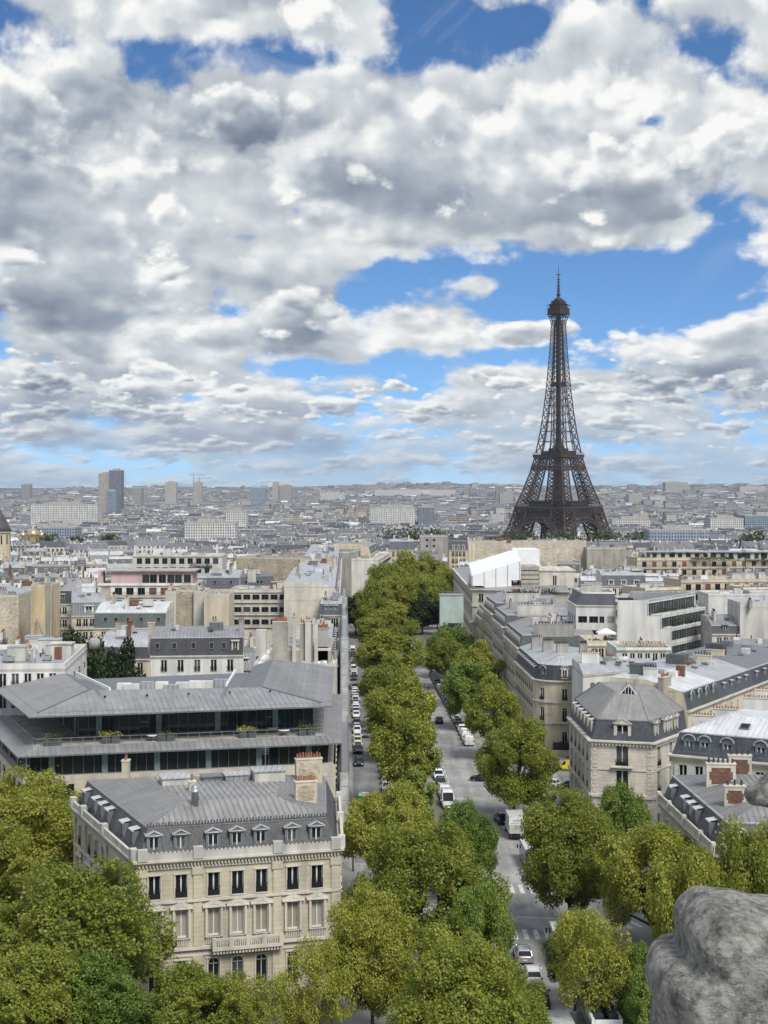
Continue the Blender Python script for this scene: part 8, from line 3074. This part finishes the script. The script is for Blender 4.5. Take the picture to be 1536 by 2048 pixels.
def trucks():
 # white box truck
 p = GP(1030, 1672)
 t = thing('box_truck', 'white box truck with grey tail lift standing on the right of the avenue', 'truck', p + Vector((0, 0, .012)), AVA)
 m = MB()
 m.box(-1.2, 1.2, -2.9, 2.0, 1.0, 3.5)
 m.box(-1.23, 1.23, -2.93, 2.02, 3.45, 3.55)
 m.build('cargo_box', [PAINT['white']], t)
 m = MB()
 m.box(-1.12, 1.12, -3.02, -2.92, 1.05, 2.35)
 m.build('tail_lift', [plain('grey_shutter', (.45, .44, .41), .5)], t)
 m = MB()
 m.box(-.62, .62, -2.945, -2.93, 2.85, 3.12, 0)
 for k in range(7): m.box(-.55 + k * .16, -.45 + k * .16, -2.955, -2.946, 2.9, 3.07, 1)
 m.box(-.95, .95, -2.945, -2.93, 2.55, 2.60, 1)
 m.build('sign_board', [PAINT['white'], plain('faded_blue_letters', (.22, .27, .36), .6)], t)
 m = MB()
 rs = [[(-1.05, y, .5), (1.05, y, .5), (1.05, y, zt - .1), (.9, y, zt), (-.9, y, zt), (-1.05, y, zt - .1)][::-1] for y, zt in ((2.05, 2.55), (3.0, 2.5), (3.6, 1.6), (4.1, 1.35), (4.15, .9))]
 m.rings(rs, 0, smooth_=False)
 m.build('cab', [PAINT['white']], t)
 m = MB()
 m.poly([(-.95, 3.1, 2.38), (-.95, 3.62, 1.62), (.95, 3.62, 1.62), (.95, 3.1, 2.38)])
 for s in (-1, 1): m.poly([(s * 1.06, 2.3, 1.6), (s * 1.06, 3.4, 1.6), (s * 1.06, 3.0, 2.35), (s * 1.06, 2.3, 2.35)][::s])
 m.build('windscreen', [M['glassd']], t)
 m = MB()
 m.box(-.45, .45, -2.9, 3.6, .5, .95)
 m.box(-1.15, 1.15, -3.0, -2.85, .45, .65)
 m.build('chassis', [M['iron']], t)
 for y in (3.2, -1.6):
  for s in (-1, 1): put('wheel', wheel_mesh(.42), t, (s * 1.0, y, .42))
 for s in (-1, 1):
  q = MB()
  q.box(-.12, .12, -.03, .03, -.08, .08)
  q.build('tail_light', [LAMPR], t, loc=(s * .95, -3.02, .75))
 # pale box van at the bottom edge
 p = GP(1120, 2105)
 t = thing('box_truck', 'pale grey box truck whose flat roof is cut by the bottom edge', 'truck', p + Vector((0, 0, .012)), AVA + .02)
 m = MB()
 m.box(-1.15, 1.15, -3.2, 2.2, .9, 3.1)
 m.build('cargo_box', [plain('pale_grey_panel', (.47, .48, .47), .5)], t)
 m = MB()
 m.rings([[(-1.0, y, .5), (1.0, y, .5), (1.0, y, zt - .1), (.85, y, zt), (-.85, y, zt), (-1.0, y, zt - .1)][::-1] for y, zt in ((2.25, 2.4), (3.0, 2.3), (3.6, 1.4), (4.1, 1.2), (4.15, .8))], 0, smooth_=False)
 m.build('cab', [PAINT['white']], t)
 for y in (3.1, -1.7):
  for s in (-1, 1): put('wheel', wheel_mesh(.40), t, (s * .95, y, .40))

 def bus(p, rot, L, Wd, H, label, open_top, name, cat):
  t = thing(name, label, cat, p, rot)
  m = MB()
  w = Wd / 2
  rs = []
  for y, k in ((-L / 2, .96), (-L / 2 + .3, 1), (L / 2 - .5, 1), (L / 2, .93)):
   rs.append([(-w * k, y, .35), (w * k, y, .35), (w * k, y, H - .12), (w * k * .94, y, H), (-w * k * .94, y, H), (-w * k, y, H - .12)][::-1])
  m.rings(rs, 0, smooth_=False)
  m.build('body', [PAINT['black' if open_top else 'grey']], t)
  g = MB()
  z0, z1 = (1.2, 2.1) if not open_top else (1.25, 2.2)
  for s in (-1, 1):
   n = int(L / 1.5)
   for k in range(n):
    y0 = -L / 2 + .4 + (L - .9) * k / n
    g.poly([(s * (w + .012), y0, z0), (s * (w + .012), y0 + (L - .9) / n - .1, z0), (s * (w + .012), y0 + (L - .9) / n - .1, z1), (s * (w + .012), y0, z1)][::s])
  for s, y in ((1, L / 2 + .012), (-1, -L / 2 - .012)): g.poly([(-w * .85, y, z0), (w * .85, y, z0), (w * .85, y, z1 + .2), (-w * .85, y, z1 + .2)][::-s])
  g.build('side_windows', [M['glassd']], t)
  if open_top:
   r = MB()
   for s in (-1, 1):
    r.box(s * w - .13, s * w + .13, -L / 2 + .05, L / 2 - .05, H, H + .55)
   r.box(-w + .14, w - .14, -L / 2, -L / 2 + .12, H, H + .5)
   r.box(-w + .14, w - .14, L / 2 - .12, L / 2, H, H + .9)
   r.build('deck_parapet', [PAINT['white']], t)
   for k in range(9):
    for s in (-1, 1):
     y = -L / 2 + .9 + k * (L - 1.8) / 8.5
     q = MB()
     q.box(-.42, .42, -.22, .22, .25, .42)
     q.box(-.42, .42, -.26, -.18, .42, .85)
     q.box(-.3, .3, -.1, .1, 0, .25)
     key = 'busseat'
     if key not in WCACHE: WCACHE[key] = q.mesh('seat', [plain('dark_seat', (.03, .04, .05), .7)])
     put('seat', WCACHE[key], t, (s * .68, y, H))
  else:
   r = MB()
   r.box(-w * .9, w * .9, -L / 2 + .25, L / 2 - .35, H, H + .06)
   r.build('roof', [PAINT['white']], t)
  for s in (-1, 1):
   q = MB()
   q.box(s * (w + .22) - .1, s * (w + .22) + .1, L / 2 - .25, L / 2 - .1, H * .55, H * .72)
   q.bar((s * w, L / 2 - .2, H * .7), (s * (w + .22), L / 2 - .18, H * .7), .04)
   q.build('mirror', [M['iron']], t)
   for y in (L * .3, -L * .27): put('wheel', wheel_mesh(.46), t, (s * (w - .14), y, .46))
   q = MB()
   q.box(-.12, .12, -.03, .03, -.12, .12)
   q.build('tail_light', [LAMPR], t, loc=(s * (w - .2), -L / 2 - .02, .9))
 bus(Vector((19.9, 137.6, .012)), AVA * .5, 11.0, 2.5, 3.6, 'black open topped sightseeing bus with white deck rails under the trees', True, 'open_top_bus', 'bus')
 bus(Vector((19.6, 162.5, .012)), 0, 8.5, 2.2, 2.9, 'dark minibus behind a leafy tree beside the second crosswalk', False, 'minibus', 'bus')
 bus(Vector((20.0, 203.5, .012)), AVA, 6.4, 2.1, 2.7, 'white roofed dark van waiting beyond the first crosswalk', False, 'minibus', 'bus')

def skin_person(name, joints, edges, radii):
 """One continuous body grown over a skeleton."""
 me = bpy.data.meshes.new(name)
 me.from_pydata(joints, edges, [])
 o = bpy.data.objects.new(name + '_tmp', me)
 COL.objects.link(o)
 sk = o.modifiers.new('skin', 'SKIN')
 sk.use_smooth_shade = True
 su = o.modifiers.new('sub', 'SUBSURF')
 su.levels = su.render_levels = 1
 if not me.skin_vertices: me.skin_vertices.new()
 for v, r in zip(me.skin_vertices[0].data, radii): v.radius = r if isinstance(r, tuple) else (r, r)
 me.skin_vertices[0].data[0].use_root = True
 dg = bpy.context.evaluated_depsgraph_get()
 out = bpy.data.meshes.new_from_object(o.evaluated_get(dg))
 bpy.data.objects.remove(o)
 out.name = name
 return out

def person_mesh(pose):
 sit = pose == 'ride'
 if not sit:
  J = [(0, 0, .95), (0, .01, 1.15), (0, .0, 1.38), (0, .02, 1.50), (0, .05, 1.58), (0, .06, 1.70),
             (-.19, 0, 1.40), (-.25, .03 if pose == 'stand' else .12, 1.12), (-.25, .14 if pose == 'stand' else .26, .88), (-.25, .17, .79),
             (.19, 0, 1.40), (.25, -.02, 1.12), (.25, .06, .88), (.25, .09, .79),
             (-.09, 0, .90), (-.10, .12, .50), (-.10, .02, .09), (-.10, .17, .04), (.09, 0, .90), (.10, -.08, .50), (.10, -.30, .12), (.10, -.18, .04)]
 else:
  J = [(0, -.18, .98), (0, -.06, 1.18), (0, .10, 1.38), (0, .17, 1.48), (0, .22, 1.55), (0, .26, 1.67),
             (-.19, .10, 1.38), (-.24, .30, 1.16), (-.22, .54, 1.04), (-.22, .60, 1.02), (.19, .10, 1.38), (.24, .30, 1.16), (.22, .54, 1.04), (.22, .60, 1.02),
             (-.09, -.16, .94), (-.11, .22, .80), (-.10, .02, .44), (-.10, .16, .40), (.09, -.16, .94), (.11, .16, .62), (.10, -.04, .26), (.10, .11, .22)]
 Ed = [(0, 1), (1, 2), (2, 3), (3, 4), (4, 5), (2, 6), (6, 7), (7, 8), (8, 9), (2, 10), (10, 11), (11, 12), (12, 13), (0, 14), (14, 15), (15, 16), (16, 17), (0, 18), (18, 19), (19, 20), (20, 21)]
 Rr = [(.15, .11), (.14, .10), (.16, .10), .06, .075, .085, .065, .05, .038, .035, .065, .05, .038, .035, .085, .062, .042, .035, .085, .062, .042, .035]
 return skin_person('body', J, Ed, Rr)

def people():
 skin = plain('dark_clothes', (.025, .026, .03), .8)
 body = person_mesh('walk')
 ride = person_mesh('ride')
 for me in (body, ride):
  me.materials.clear()
  me.materials.append(skin)
 def col(o, c, key):
  o.material_slots[0].link = 'OBJECT'
  o.material_slots[0].material = plain('cloth_' + key, c, .85)
 face = plain('skin', (.45, .29, .21), .6, dirt=.1)
 hair = plain('hair', (.03, .022, .018), .7)

 def person(loc, rot, label, c, key, mesh=body, head=(0, .06, 1.66), group=None):
  t = thing('person', label, 'person', loc, rot, group)
  col(put('body', mesh, t), c, key)
  m = MB()
  m.lathe((head[0], head[1] + .015, head[2] - .10), [(0, 0), (.06, .015), (.085, .08), (.09, .14), (.06, .21), (0, .235)], 10, 0)
  m.box(head[0] - .012, head[0] + .012, head[1] + .09, head[1] + .125, head[2] - .02, head[2] + .03)
  m.build('head', [face], t)
  m = MB()
  m.lathe((head[0], head[1] - .012, head[2] - .02), [(.085, 0), (.098, .06), (.085, .13), (.05, .17), (0, .18)], 10, 0)
  m.build('hair', [hair], t)
  m = MB()
  m.build('x', [hair], t) if False else None
  return t
 person(GP(992, 1700) + Vector((0, 0, .01)), 2.9, 'person in dark clothes standing on the road opposite the white box truck', (.02, .02, .022), 'black')
 person(GP(728, 1392) + Vector((0, 0, .01)), 3.0, 'person in blue walking in the left lane beside the parked row', (.10, .14, .22), 'blue')
 person(GP(725, 1388) + Vector((-.3, 2.0, .01)), 3.1, 'person in black walking in the left lane with a friend in blue', (.02, .02, .024), 'black2')
 person(GP(694, 1610) + Vector((0, 0, .14)), 0.2, 'person in grey on the left pavement behind the green container', (.07, .07, .075), 'grey')
 person(GP(723, 1995) + Vector((0, 0, .02)), 2.0, 'person in drab green walking on the pavement before the mansion corner', (.10, .11, .075), 'drab')
 # cyclist on the crossing
 p = GP(1004, 1826)
 b = thing('bicycle', 'dark city bicycle being ridden over the first crosswalk', 'bicycle', p + Vector((0, 0, .01)), R(-35))
 for y in (-.52, .52):
  m = MB()
  n = 20
  pts = [(0, y + .33 * math.cos(2 * math.pi * k / n), .34 + .33 * math.sin(2 * math.pi * k / n)) for k in range(n)]
  for k in range(n): m.bar(pts[k], pts[(k + 1) % n], .035)
  for k in range(0, n, 4): m.bar((0, y, .34), pts[k], .008)
  m.build('wheel', [RUB], b)
 m = MB()
 for q, r in (((0, -.52, .34), (0, -.08, .32)), ((0, -.52, .34), (0, -.2, .82)), ((0, -.08, .32), (0, -.2, .86)), ((0, -.08, .32), (0, .38, .72)), ((0, -.2, .80), (0, .36, .80)), ((0, .52, .34), (0, .34, .95))): m.bar(q, r, .035)
 m.bar((-.28, .38, .98), (.28, .38, .98), .03)
 m.bar((-.28, .38, .98), (-.28, .55, 1.0), .03)
 m.bar((.28, .38, .98), (.28, .55, 1.0), .03)
 m.build('frame', [M['iron']], b)
 m = MB()
 m.box(-.09, .09, -.32, -.06, .86, .92)
 m.build('saddle', [M['iron']], b)
 person(p + Vector((0, 0, .01)), R(-35), 'person in black leaning over the handlebars of the bicycle', (.018, .018, .02), 'black3', ride, (0, .26, 1.62))
 # motor scooter far up the avenue
 p = GP(857, 1384)
 s = thing('motor_scooter', 'dark motor scooter ahead of the yellow delivery van', 'scooter', p, AVA)
 for y in (-.6, .6):
  m = MB()
  m.rings([[(x, y + .25 * math.cos(2 * math.pi * k / 12), .26 + .25 * math.sin(2 * math.pi * k / 12)) for k in range(12)] for x in (-.06, .06)], 0)
  m.build('wheel', [RUB], s)
 m = MB()
 m.box(-.18, .18, -.75, .1, .4, .8)
 m.box(-.15, .15, .1, .45, .28, .4)
 m.bar((0, .62, .3), (0, .42, 1.05), .12)
 m.bar((-.33, .42, 1.05), (.33, .42, 1.05), .05)
 m.box(-.2, .2, .45, .55, .4, .95)
 m.build('body', [PAINT['blue']], s)
 person(p + Vector((0, 0, .0)), AVA, 'person in dark jacket riding the scooter up the avenue', (.02, .022, .03), 'jacket', ride, (0, .26, 1.62))

def street_things():
 # green container with pale sloping lid, and the rubble skip behind it
 p = AV(3.4, 238.5)
 t = thing('storage_container', 'bright green container with pale sloping roof on the left lane', 'container', (p.x, p.y, .012), AVA)
 m = MB()
 m.box(-1.15, 1.15, -1.6, 1.6, .1, 2.5)
 for k in range(9): m.box(-1.19 + k * .285, -1.10 + k * .285, -1.64, -1.60, .15, 2.4)
 m.build('body', [PAINT['green']], t)
 m = MB()
 m.poly([(-1.2, -1.75, 2.5), (1.2, -1.75, 2.5), (1.05, 1.65, 2.75), (-1.05, 1.65, 2.75)])
 m.poly([(-1.2, -1.75, 2.42), (1.2, -1.75, 2.42), (1.2, -1.75, 2.5), (-1.2, -1.75, 2.5)])
 m.box(-.6, .6, -.4, -.25, 2.62, 2.75, 1)
 m.build('lid', [plain('pale_green_roof', (.28, .38, .33), .5), M['tarp']], t)
 p = AV(3.2, 244.5)
 t = thing('rubble_skip', 'skip heaped with white and pink rubble behind the green container', 'skip', (p.x, p.y, .012), AVA)
 m = MB()
 m.rings([[(-.8, -1.5, .15), (.8, -1.5, .15), (.8, 1.5, .15), (-.8, 1.5, .15)], [(-1.05, -1.9, 1.4), (1.05, -1.9, 1.4), (1.05, 1.9, 1.4), (-1.05, 1.9, 1.4)]], 0, smooth_=False)
 m.build('body', [plain('skip_paint', (.30, .22, .20), .7)], t)
 rs = np.random.RandomState(2)
 for mt in ('tarp', 'pink', 'concrete'):
  m = MB()
  for _ in range(45):
   x, y = rs.uniform(-.9, .9), rs.uniform(-1.7, 1.7)
   a = rs.uniform(0, 3)
   h = 1.2 + .7 * (1 - abs(y) / 1.9) * (1 - abs(x) / 1.1)
   m.obox((x, y), (math.cos(a), math.sin(a)), (-math.sin(a), math.cos(a)), rs.uniform(.06, .22), rs.uniform(.05, .16), h - .3, h + rs.uniform(-.05, .15))
  o = m.build('rubble', [M[mt]], t)
  o['kind'] = 'stuff'
 # double lamp post before the rounded corner building
 def lamp(loc, rot, h, label, arms=2):
  t = thing('street_lamp', label, 'street lamp', loc, rot, 'street lamps')
  m = MB()
  m.lathe((0, 0, 0), [(.16, 0), (.16, .5), (.09, .7), (.075, h * .6), (.05, h), (0, h + .5)], 10)
  for s in ((-1, 1) if arms == 2 else (1,)):
   m.tube([(0, 0, h - .5), (s * .5, 0, h - .1), (s * 1.1, 0, h)], .035, 6)
  m.build('post', [M['iron']], t)
  for s in ((-1, 1) if arms == 2 else (1,)):
   m = MB()
   m.lathe((s * 1.15, 0, h - .42), [(.0, 0), (.14, .02), (.26, .14), (.24, .2), (.10, .36), (.04, .46), (0, .46)], 12)
   m.build('lamp_head', [M['frameg']], t)
 lamp(GP(1088, 1510) + Vector((0, 0, 0)), .1, 8.0, 'tall two armed street lamp before the rounded corner building')
 lamp(AV(28.5, 372), .1, 8.0, 'two armed street lamp among the far trees of the right pavement')
 lamp(GP(1232, 1900) + Vector((0, 0, 0)), .5, 7.0, 'two armed street lamp under the trees behind the open topped bus')
 # traffic signal mast on the left pavement
 p = AV(1.1, 199)
 t = thing('traffic_signal', 'black traffic signal with round white sign on the left pavement', 'traffic light', (p.x, p.y, .13), 0)
 m = MB()
 m.tube([(0, 0, 0), (0, 0, 5.4)], .1, 8)
 m.build('pole', [M['iron']], t)
 for z in (2.4, 4.6):
  m = MB()
  m.box(-.22, .22, -.28, -.1, z, z + 1.0)
  for k in range(3): m.lathe((0, -.30, z + .2 + k * .3), [(.1, -.1), (.1, .02), (0, .02)], 8)
  m.build('signal_head', [M['iron']], t)
 m = MB()
 m.poly([(.32 * math.cos(k * math.pi / 10) - .1, -.15, 3.9 + .32 * math.sin(k * math.pi / 10)) for k in range(20)])
 m.poly([(.32 * math.cos(k * math.pi / 10) - .1, -.13, 3.9 + .32 * math.sin(k * math.pi / 10)) for k in range(20)][::-1])
 m.build('round_sign', [M['frame']], t)
 # advertising column
 p = GP(1093, 1645)
 t = thing('advertising_column', 'dark green domed advertising column on the traffic island', 'advertising column', p, 0)
 m = MB()
 m.lathe((0, 0, 0), [(.75, 0), (.75, .35), (.65, .4), (.65, 2.7)], 20)
 m.build('drum', [plain('poster_blue_grey', (.22, .30, .34), .5, dirt=.5, scale=2)], t)
 m = MB()
 m.lathe((0, 0, 2.7), [(.68, 0), (.98, .12), (1.0, .3), (.85, .45), (.7, .8), (.35, 1.15), (.1, 1.35), (.05, 1.8), (0, 1.8)], 20)
 m.build('dome', [plain('dark_green_dome', (.012, .03, .024), .4)], t)
 # bollards along the island edge
 bm = MB()
 bm.lathe((0, 0, 0), [(.06, 0), (.06, .85), (.09, .9), (.07, 1.0), (0, 1.02)], 8)
 bme = bm.mesh('bollard', [M['iron']])
 a, b = GP(1043, 1630), GP(1085, 1607)
 for k in range(9):
  o = put('bollard', bme, None, a + (b - a) * k / 8)
  tag(o, 'thin black bollard in the row along the traffic island edge', 'bollard', 'bollards along the traffic island')
 # garden wall with dark hedge in front of the rounded corner
 p0, p1 = GP(1112, 1512), GP(1148, 1512)
 m = MB()
 m.obox(((p0.x + p1.x) / 2, p0.y), (1, 0), (0, 1), 2.4, .2, zg(300), zg(300) + 1.1)
 o = m.build('garden_wall', [M['lime']], None, (0, 0, 0), (0, 0, 0))
 tag(o, 'low curved stone garden wall under the rounded corner building', 'wall')
 m = MB()
 m.obox(((p0.x + p1.x) / 2, p0.y + .3), (1, 0), (0, 1), 2.3, .05, 1.1, 2.6)
 tag(m.build('garden_screen', [M['iron']], None), 'dark sheet iron screen on the garden wall', 'screen')
 bush_line((p0.x - .2, p0.y + 1.0), (p1.x + .2, p0.y + 1.0), 1.2, .9, 2.2, 'dark hedge above the iron garden screen', 1, 'hedge', 'garden hedge')
 # weathered stone on the terrace parapet, close by
 rock_mat = material('weathered_stone', rock_nodes)
 out = [(1361, 1833), (1359, 1856), (1363, 1881), (1359, 1899), (1342, 1903), (1325, 1908), (1310, 1924), (1300, 1944), (1297, 1969), (1303, 1988), (1311, 2006), (1313, 2026), (1310, 2048), (1306, 2090), (1310, 2150), (1400, 2200), (1560, 2210), (1700, 2190), (1760, 2080), (1750, 1960), (1700, 1870), (1620, 1822), (1560, 1806), (1534, 1802), (1505, 1794), (1478, 1789), (1450, 1787), (1419, 1788), (1401, 1792), (1384, 1804), (1370, 1819)]
 pillow('weathered_rock', out, 2.6, .16, rock_mat, 'large weathered grey stone ornament close by at the lower right corner', 'stone ornament')
 pillow('stone_tip', [(1490, 1592), (1493, 1580), (1505, 1570), (1524, 1560), (1546, 1545), (1600, 1520), (1680, 1530), (1700, 1590), (1640, 1640), (1560, 1622), (1520, 1610), (1500, 1606)], 2.6, .05, rock_mat, 'small smooth stone tip poking in from the right edge above the rock', 'stone ornament')
 m = MB()
 m.box(-3, 4, 2.3, 3.1, 49.2, 50.33)
 tag(m.build('terrace_parapet', [M['lime3']]), 'stone parapet of the viewing terrace below the rock', 'parapet')

def rock_nodes(nt, b):
 tc = node(nt, 'ShaderNodeTexCoord').outputs['Object']
 k = nz(nt, tc, 22.0, 10.0, .74)
 k2 = nz(nt, scaled(nt, tc, (55, 55, 110)), 1.0, 8.0, .72)
 k3 = nz(nt, tc, 9.0, 4.0)
 lich = smooth(k2, .50, .60) * smooth(k, .40, .56)
 c = mixc(smooth(k, .32, .66), (.065, .064, .060), (.36, .352, .325))
 c = mixc(lich * .55, c, (.46, .455, .42))
 c = mixc(smooth(k2, .44, .34) * .7, c, (.03, .03, .028))
 c = mixc(smooth(k3, .58, .72) * .5, c, (.16, .17, .11))
 nt.links.new(c, b.inputs['Base Color'])
 b.inputs['Roughness'].default_value = .95
 bump(nt, b, k2 * .6 + k, .012, 1.0)

def pillow(name, outline, dist, depth, mat, label, cat):
 """A rounded stone: the outline at its own distance, swelling towards and away from the viewer, with lumps."""
 P = [WD(x, y, dist) for x, y in outline]
 # resample
 pts = []
 for a, b, c, d in zip(P[-1:] + P[:-1], P, P[1:] + P[:1], P[2:] + P[:2]):
  for j in range(4):
   t = j / 4
   pts.append(b * 1.0 * (1 - t) + c * t + (b * 2 - a - c) * t * (1 - t) ** 2 * .25 + (c * 2 - b - d) * t * t * (1 - t) * .25)
 ce = sum(pts, Vector()) / len(pts)
 m = MB()
 rs = []
 N = 26
 rng = np.random.RandomState(4)
 ph = rng.uniform(0, 6, 12)
 for i in range(-N, N + 1):
  th = math.copysign(abs(i / N) ** .8, i) * math.pi / 2 * .9997
  s, yy = math.cos(th) ** .48, math.sin(th)
  ring = []
  for p in pts:
   q = ce + (p - ce) * s
   n = math.sin(q.x * 38 + ph[0]) * math.sin(q.z * 33 + ph[1]) + .25 * math.sin(q.x * 110 + q.z * 90 + ph[2]) + .12 * math.sin(q.z * 190 + ph[3] + q.x * 160)
   bulge = 1 + .055 * n
   ring.append((q.x, dist + yy * depth * bulge, q.z + .0025 * n * (1 - abs(yy))))
  rs.append(ring)
 m.rings(rs, 0)
 o = m.build(name, [mat], None, tuple(ce), tuple(ce))
 return tag(o, label, cat)

parked()
trucks()
people()
street_things()

# ------------------------------------------------------------------ the air between here and the horizon
def build_haze():
 m = MB()
 m.box(-9500, 9500, -420, 23000, -29.5, 330, 0)
 mat = bpy.data.materials.new('haze')
 mat.use_nodes = True
 nt = mat.node_tree
 nt.nodes.clear()
 v = nt.nodes.new('ShaderNodeVolumePrincipled')
 v.inputs['Color'].default_value = (.60, .76, 1.0, 1)
 v.inputs['Density'].default_value = .000026
 out = nt.nodes.new('ShaderNodeOutputMaterial')
 nt.links.new(v.outputs[0], out.inputs['Volume'])
 tag(m.build('haze', [mat]), 'pale blue air over the city', 'haze', None, 'stuff')

build_haze()
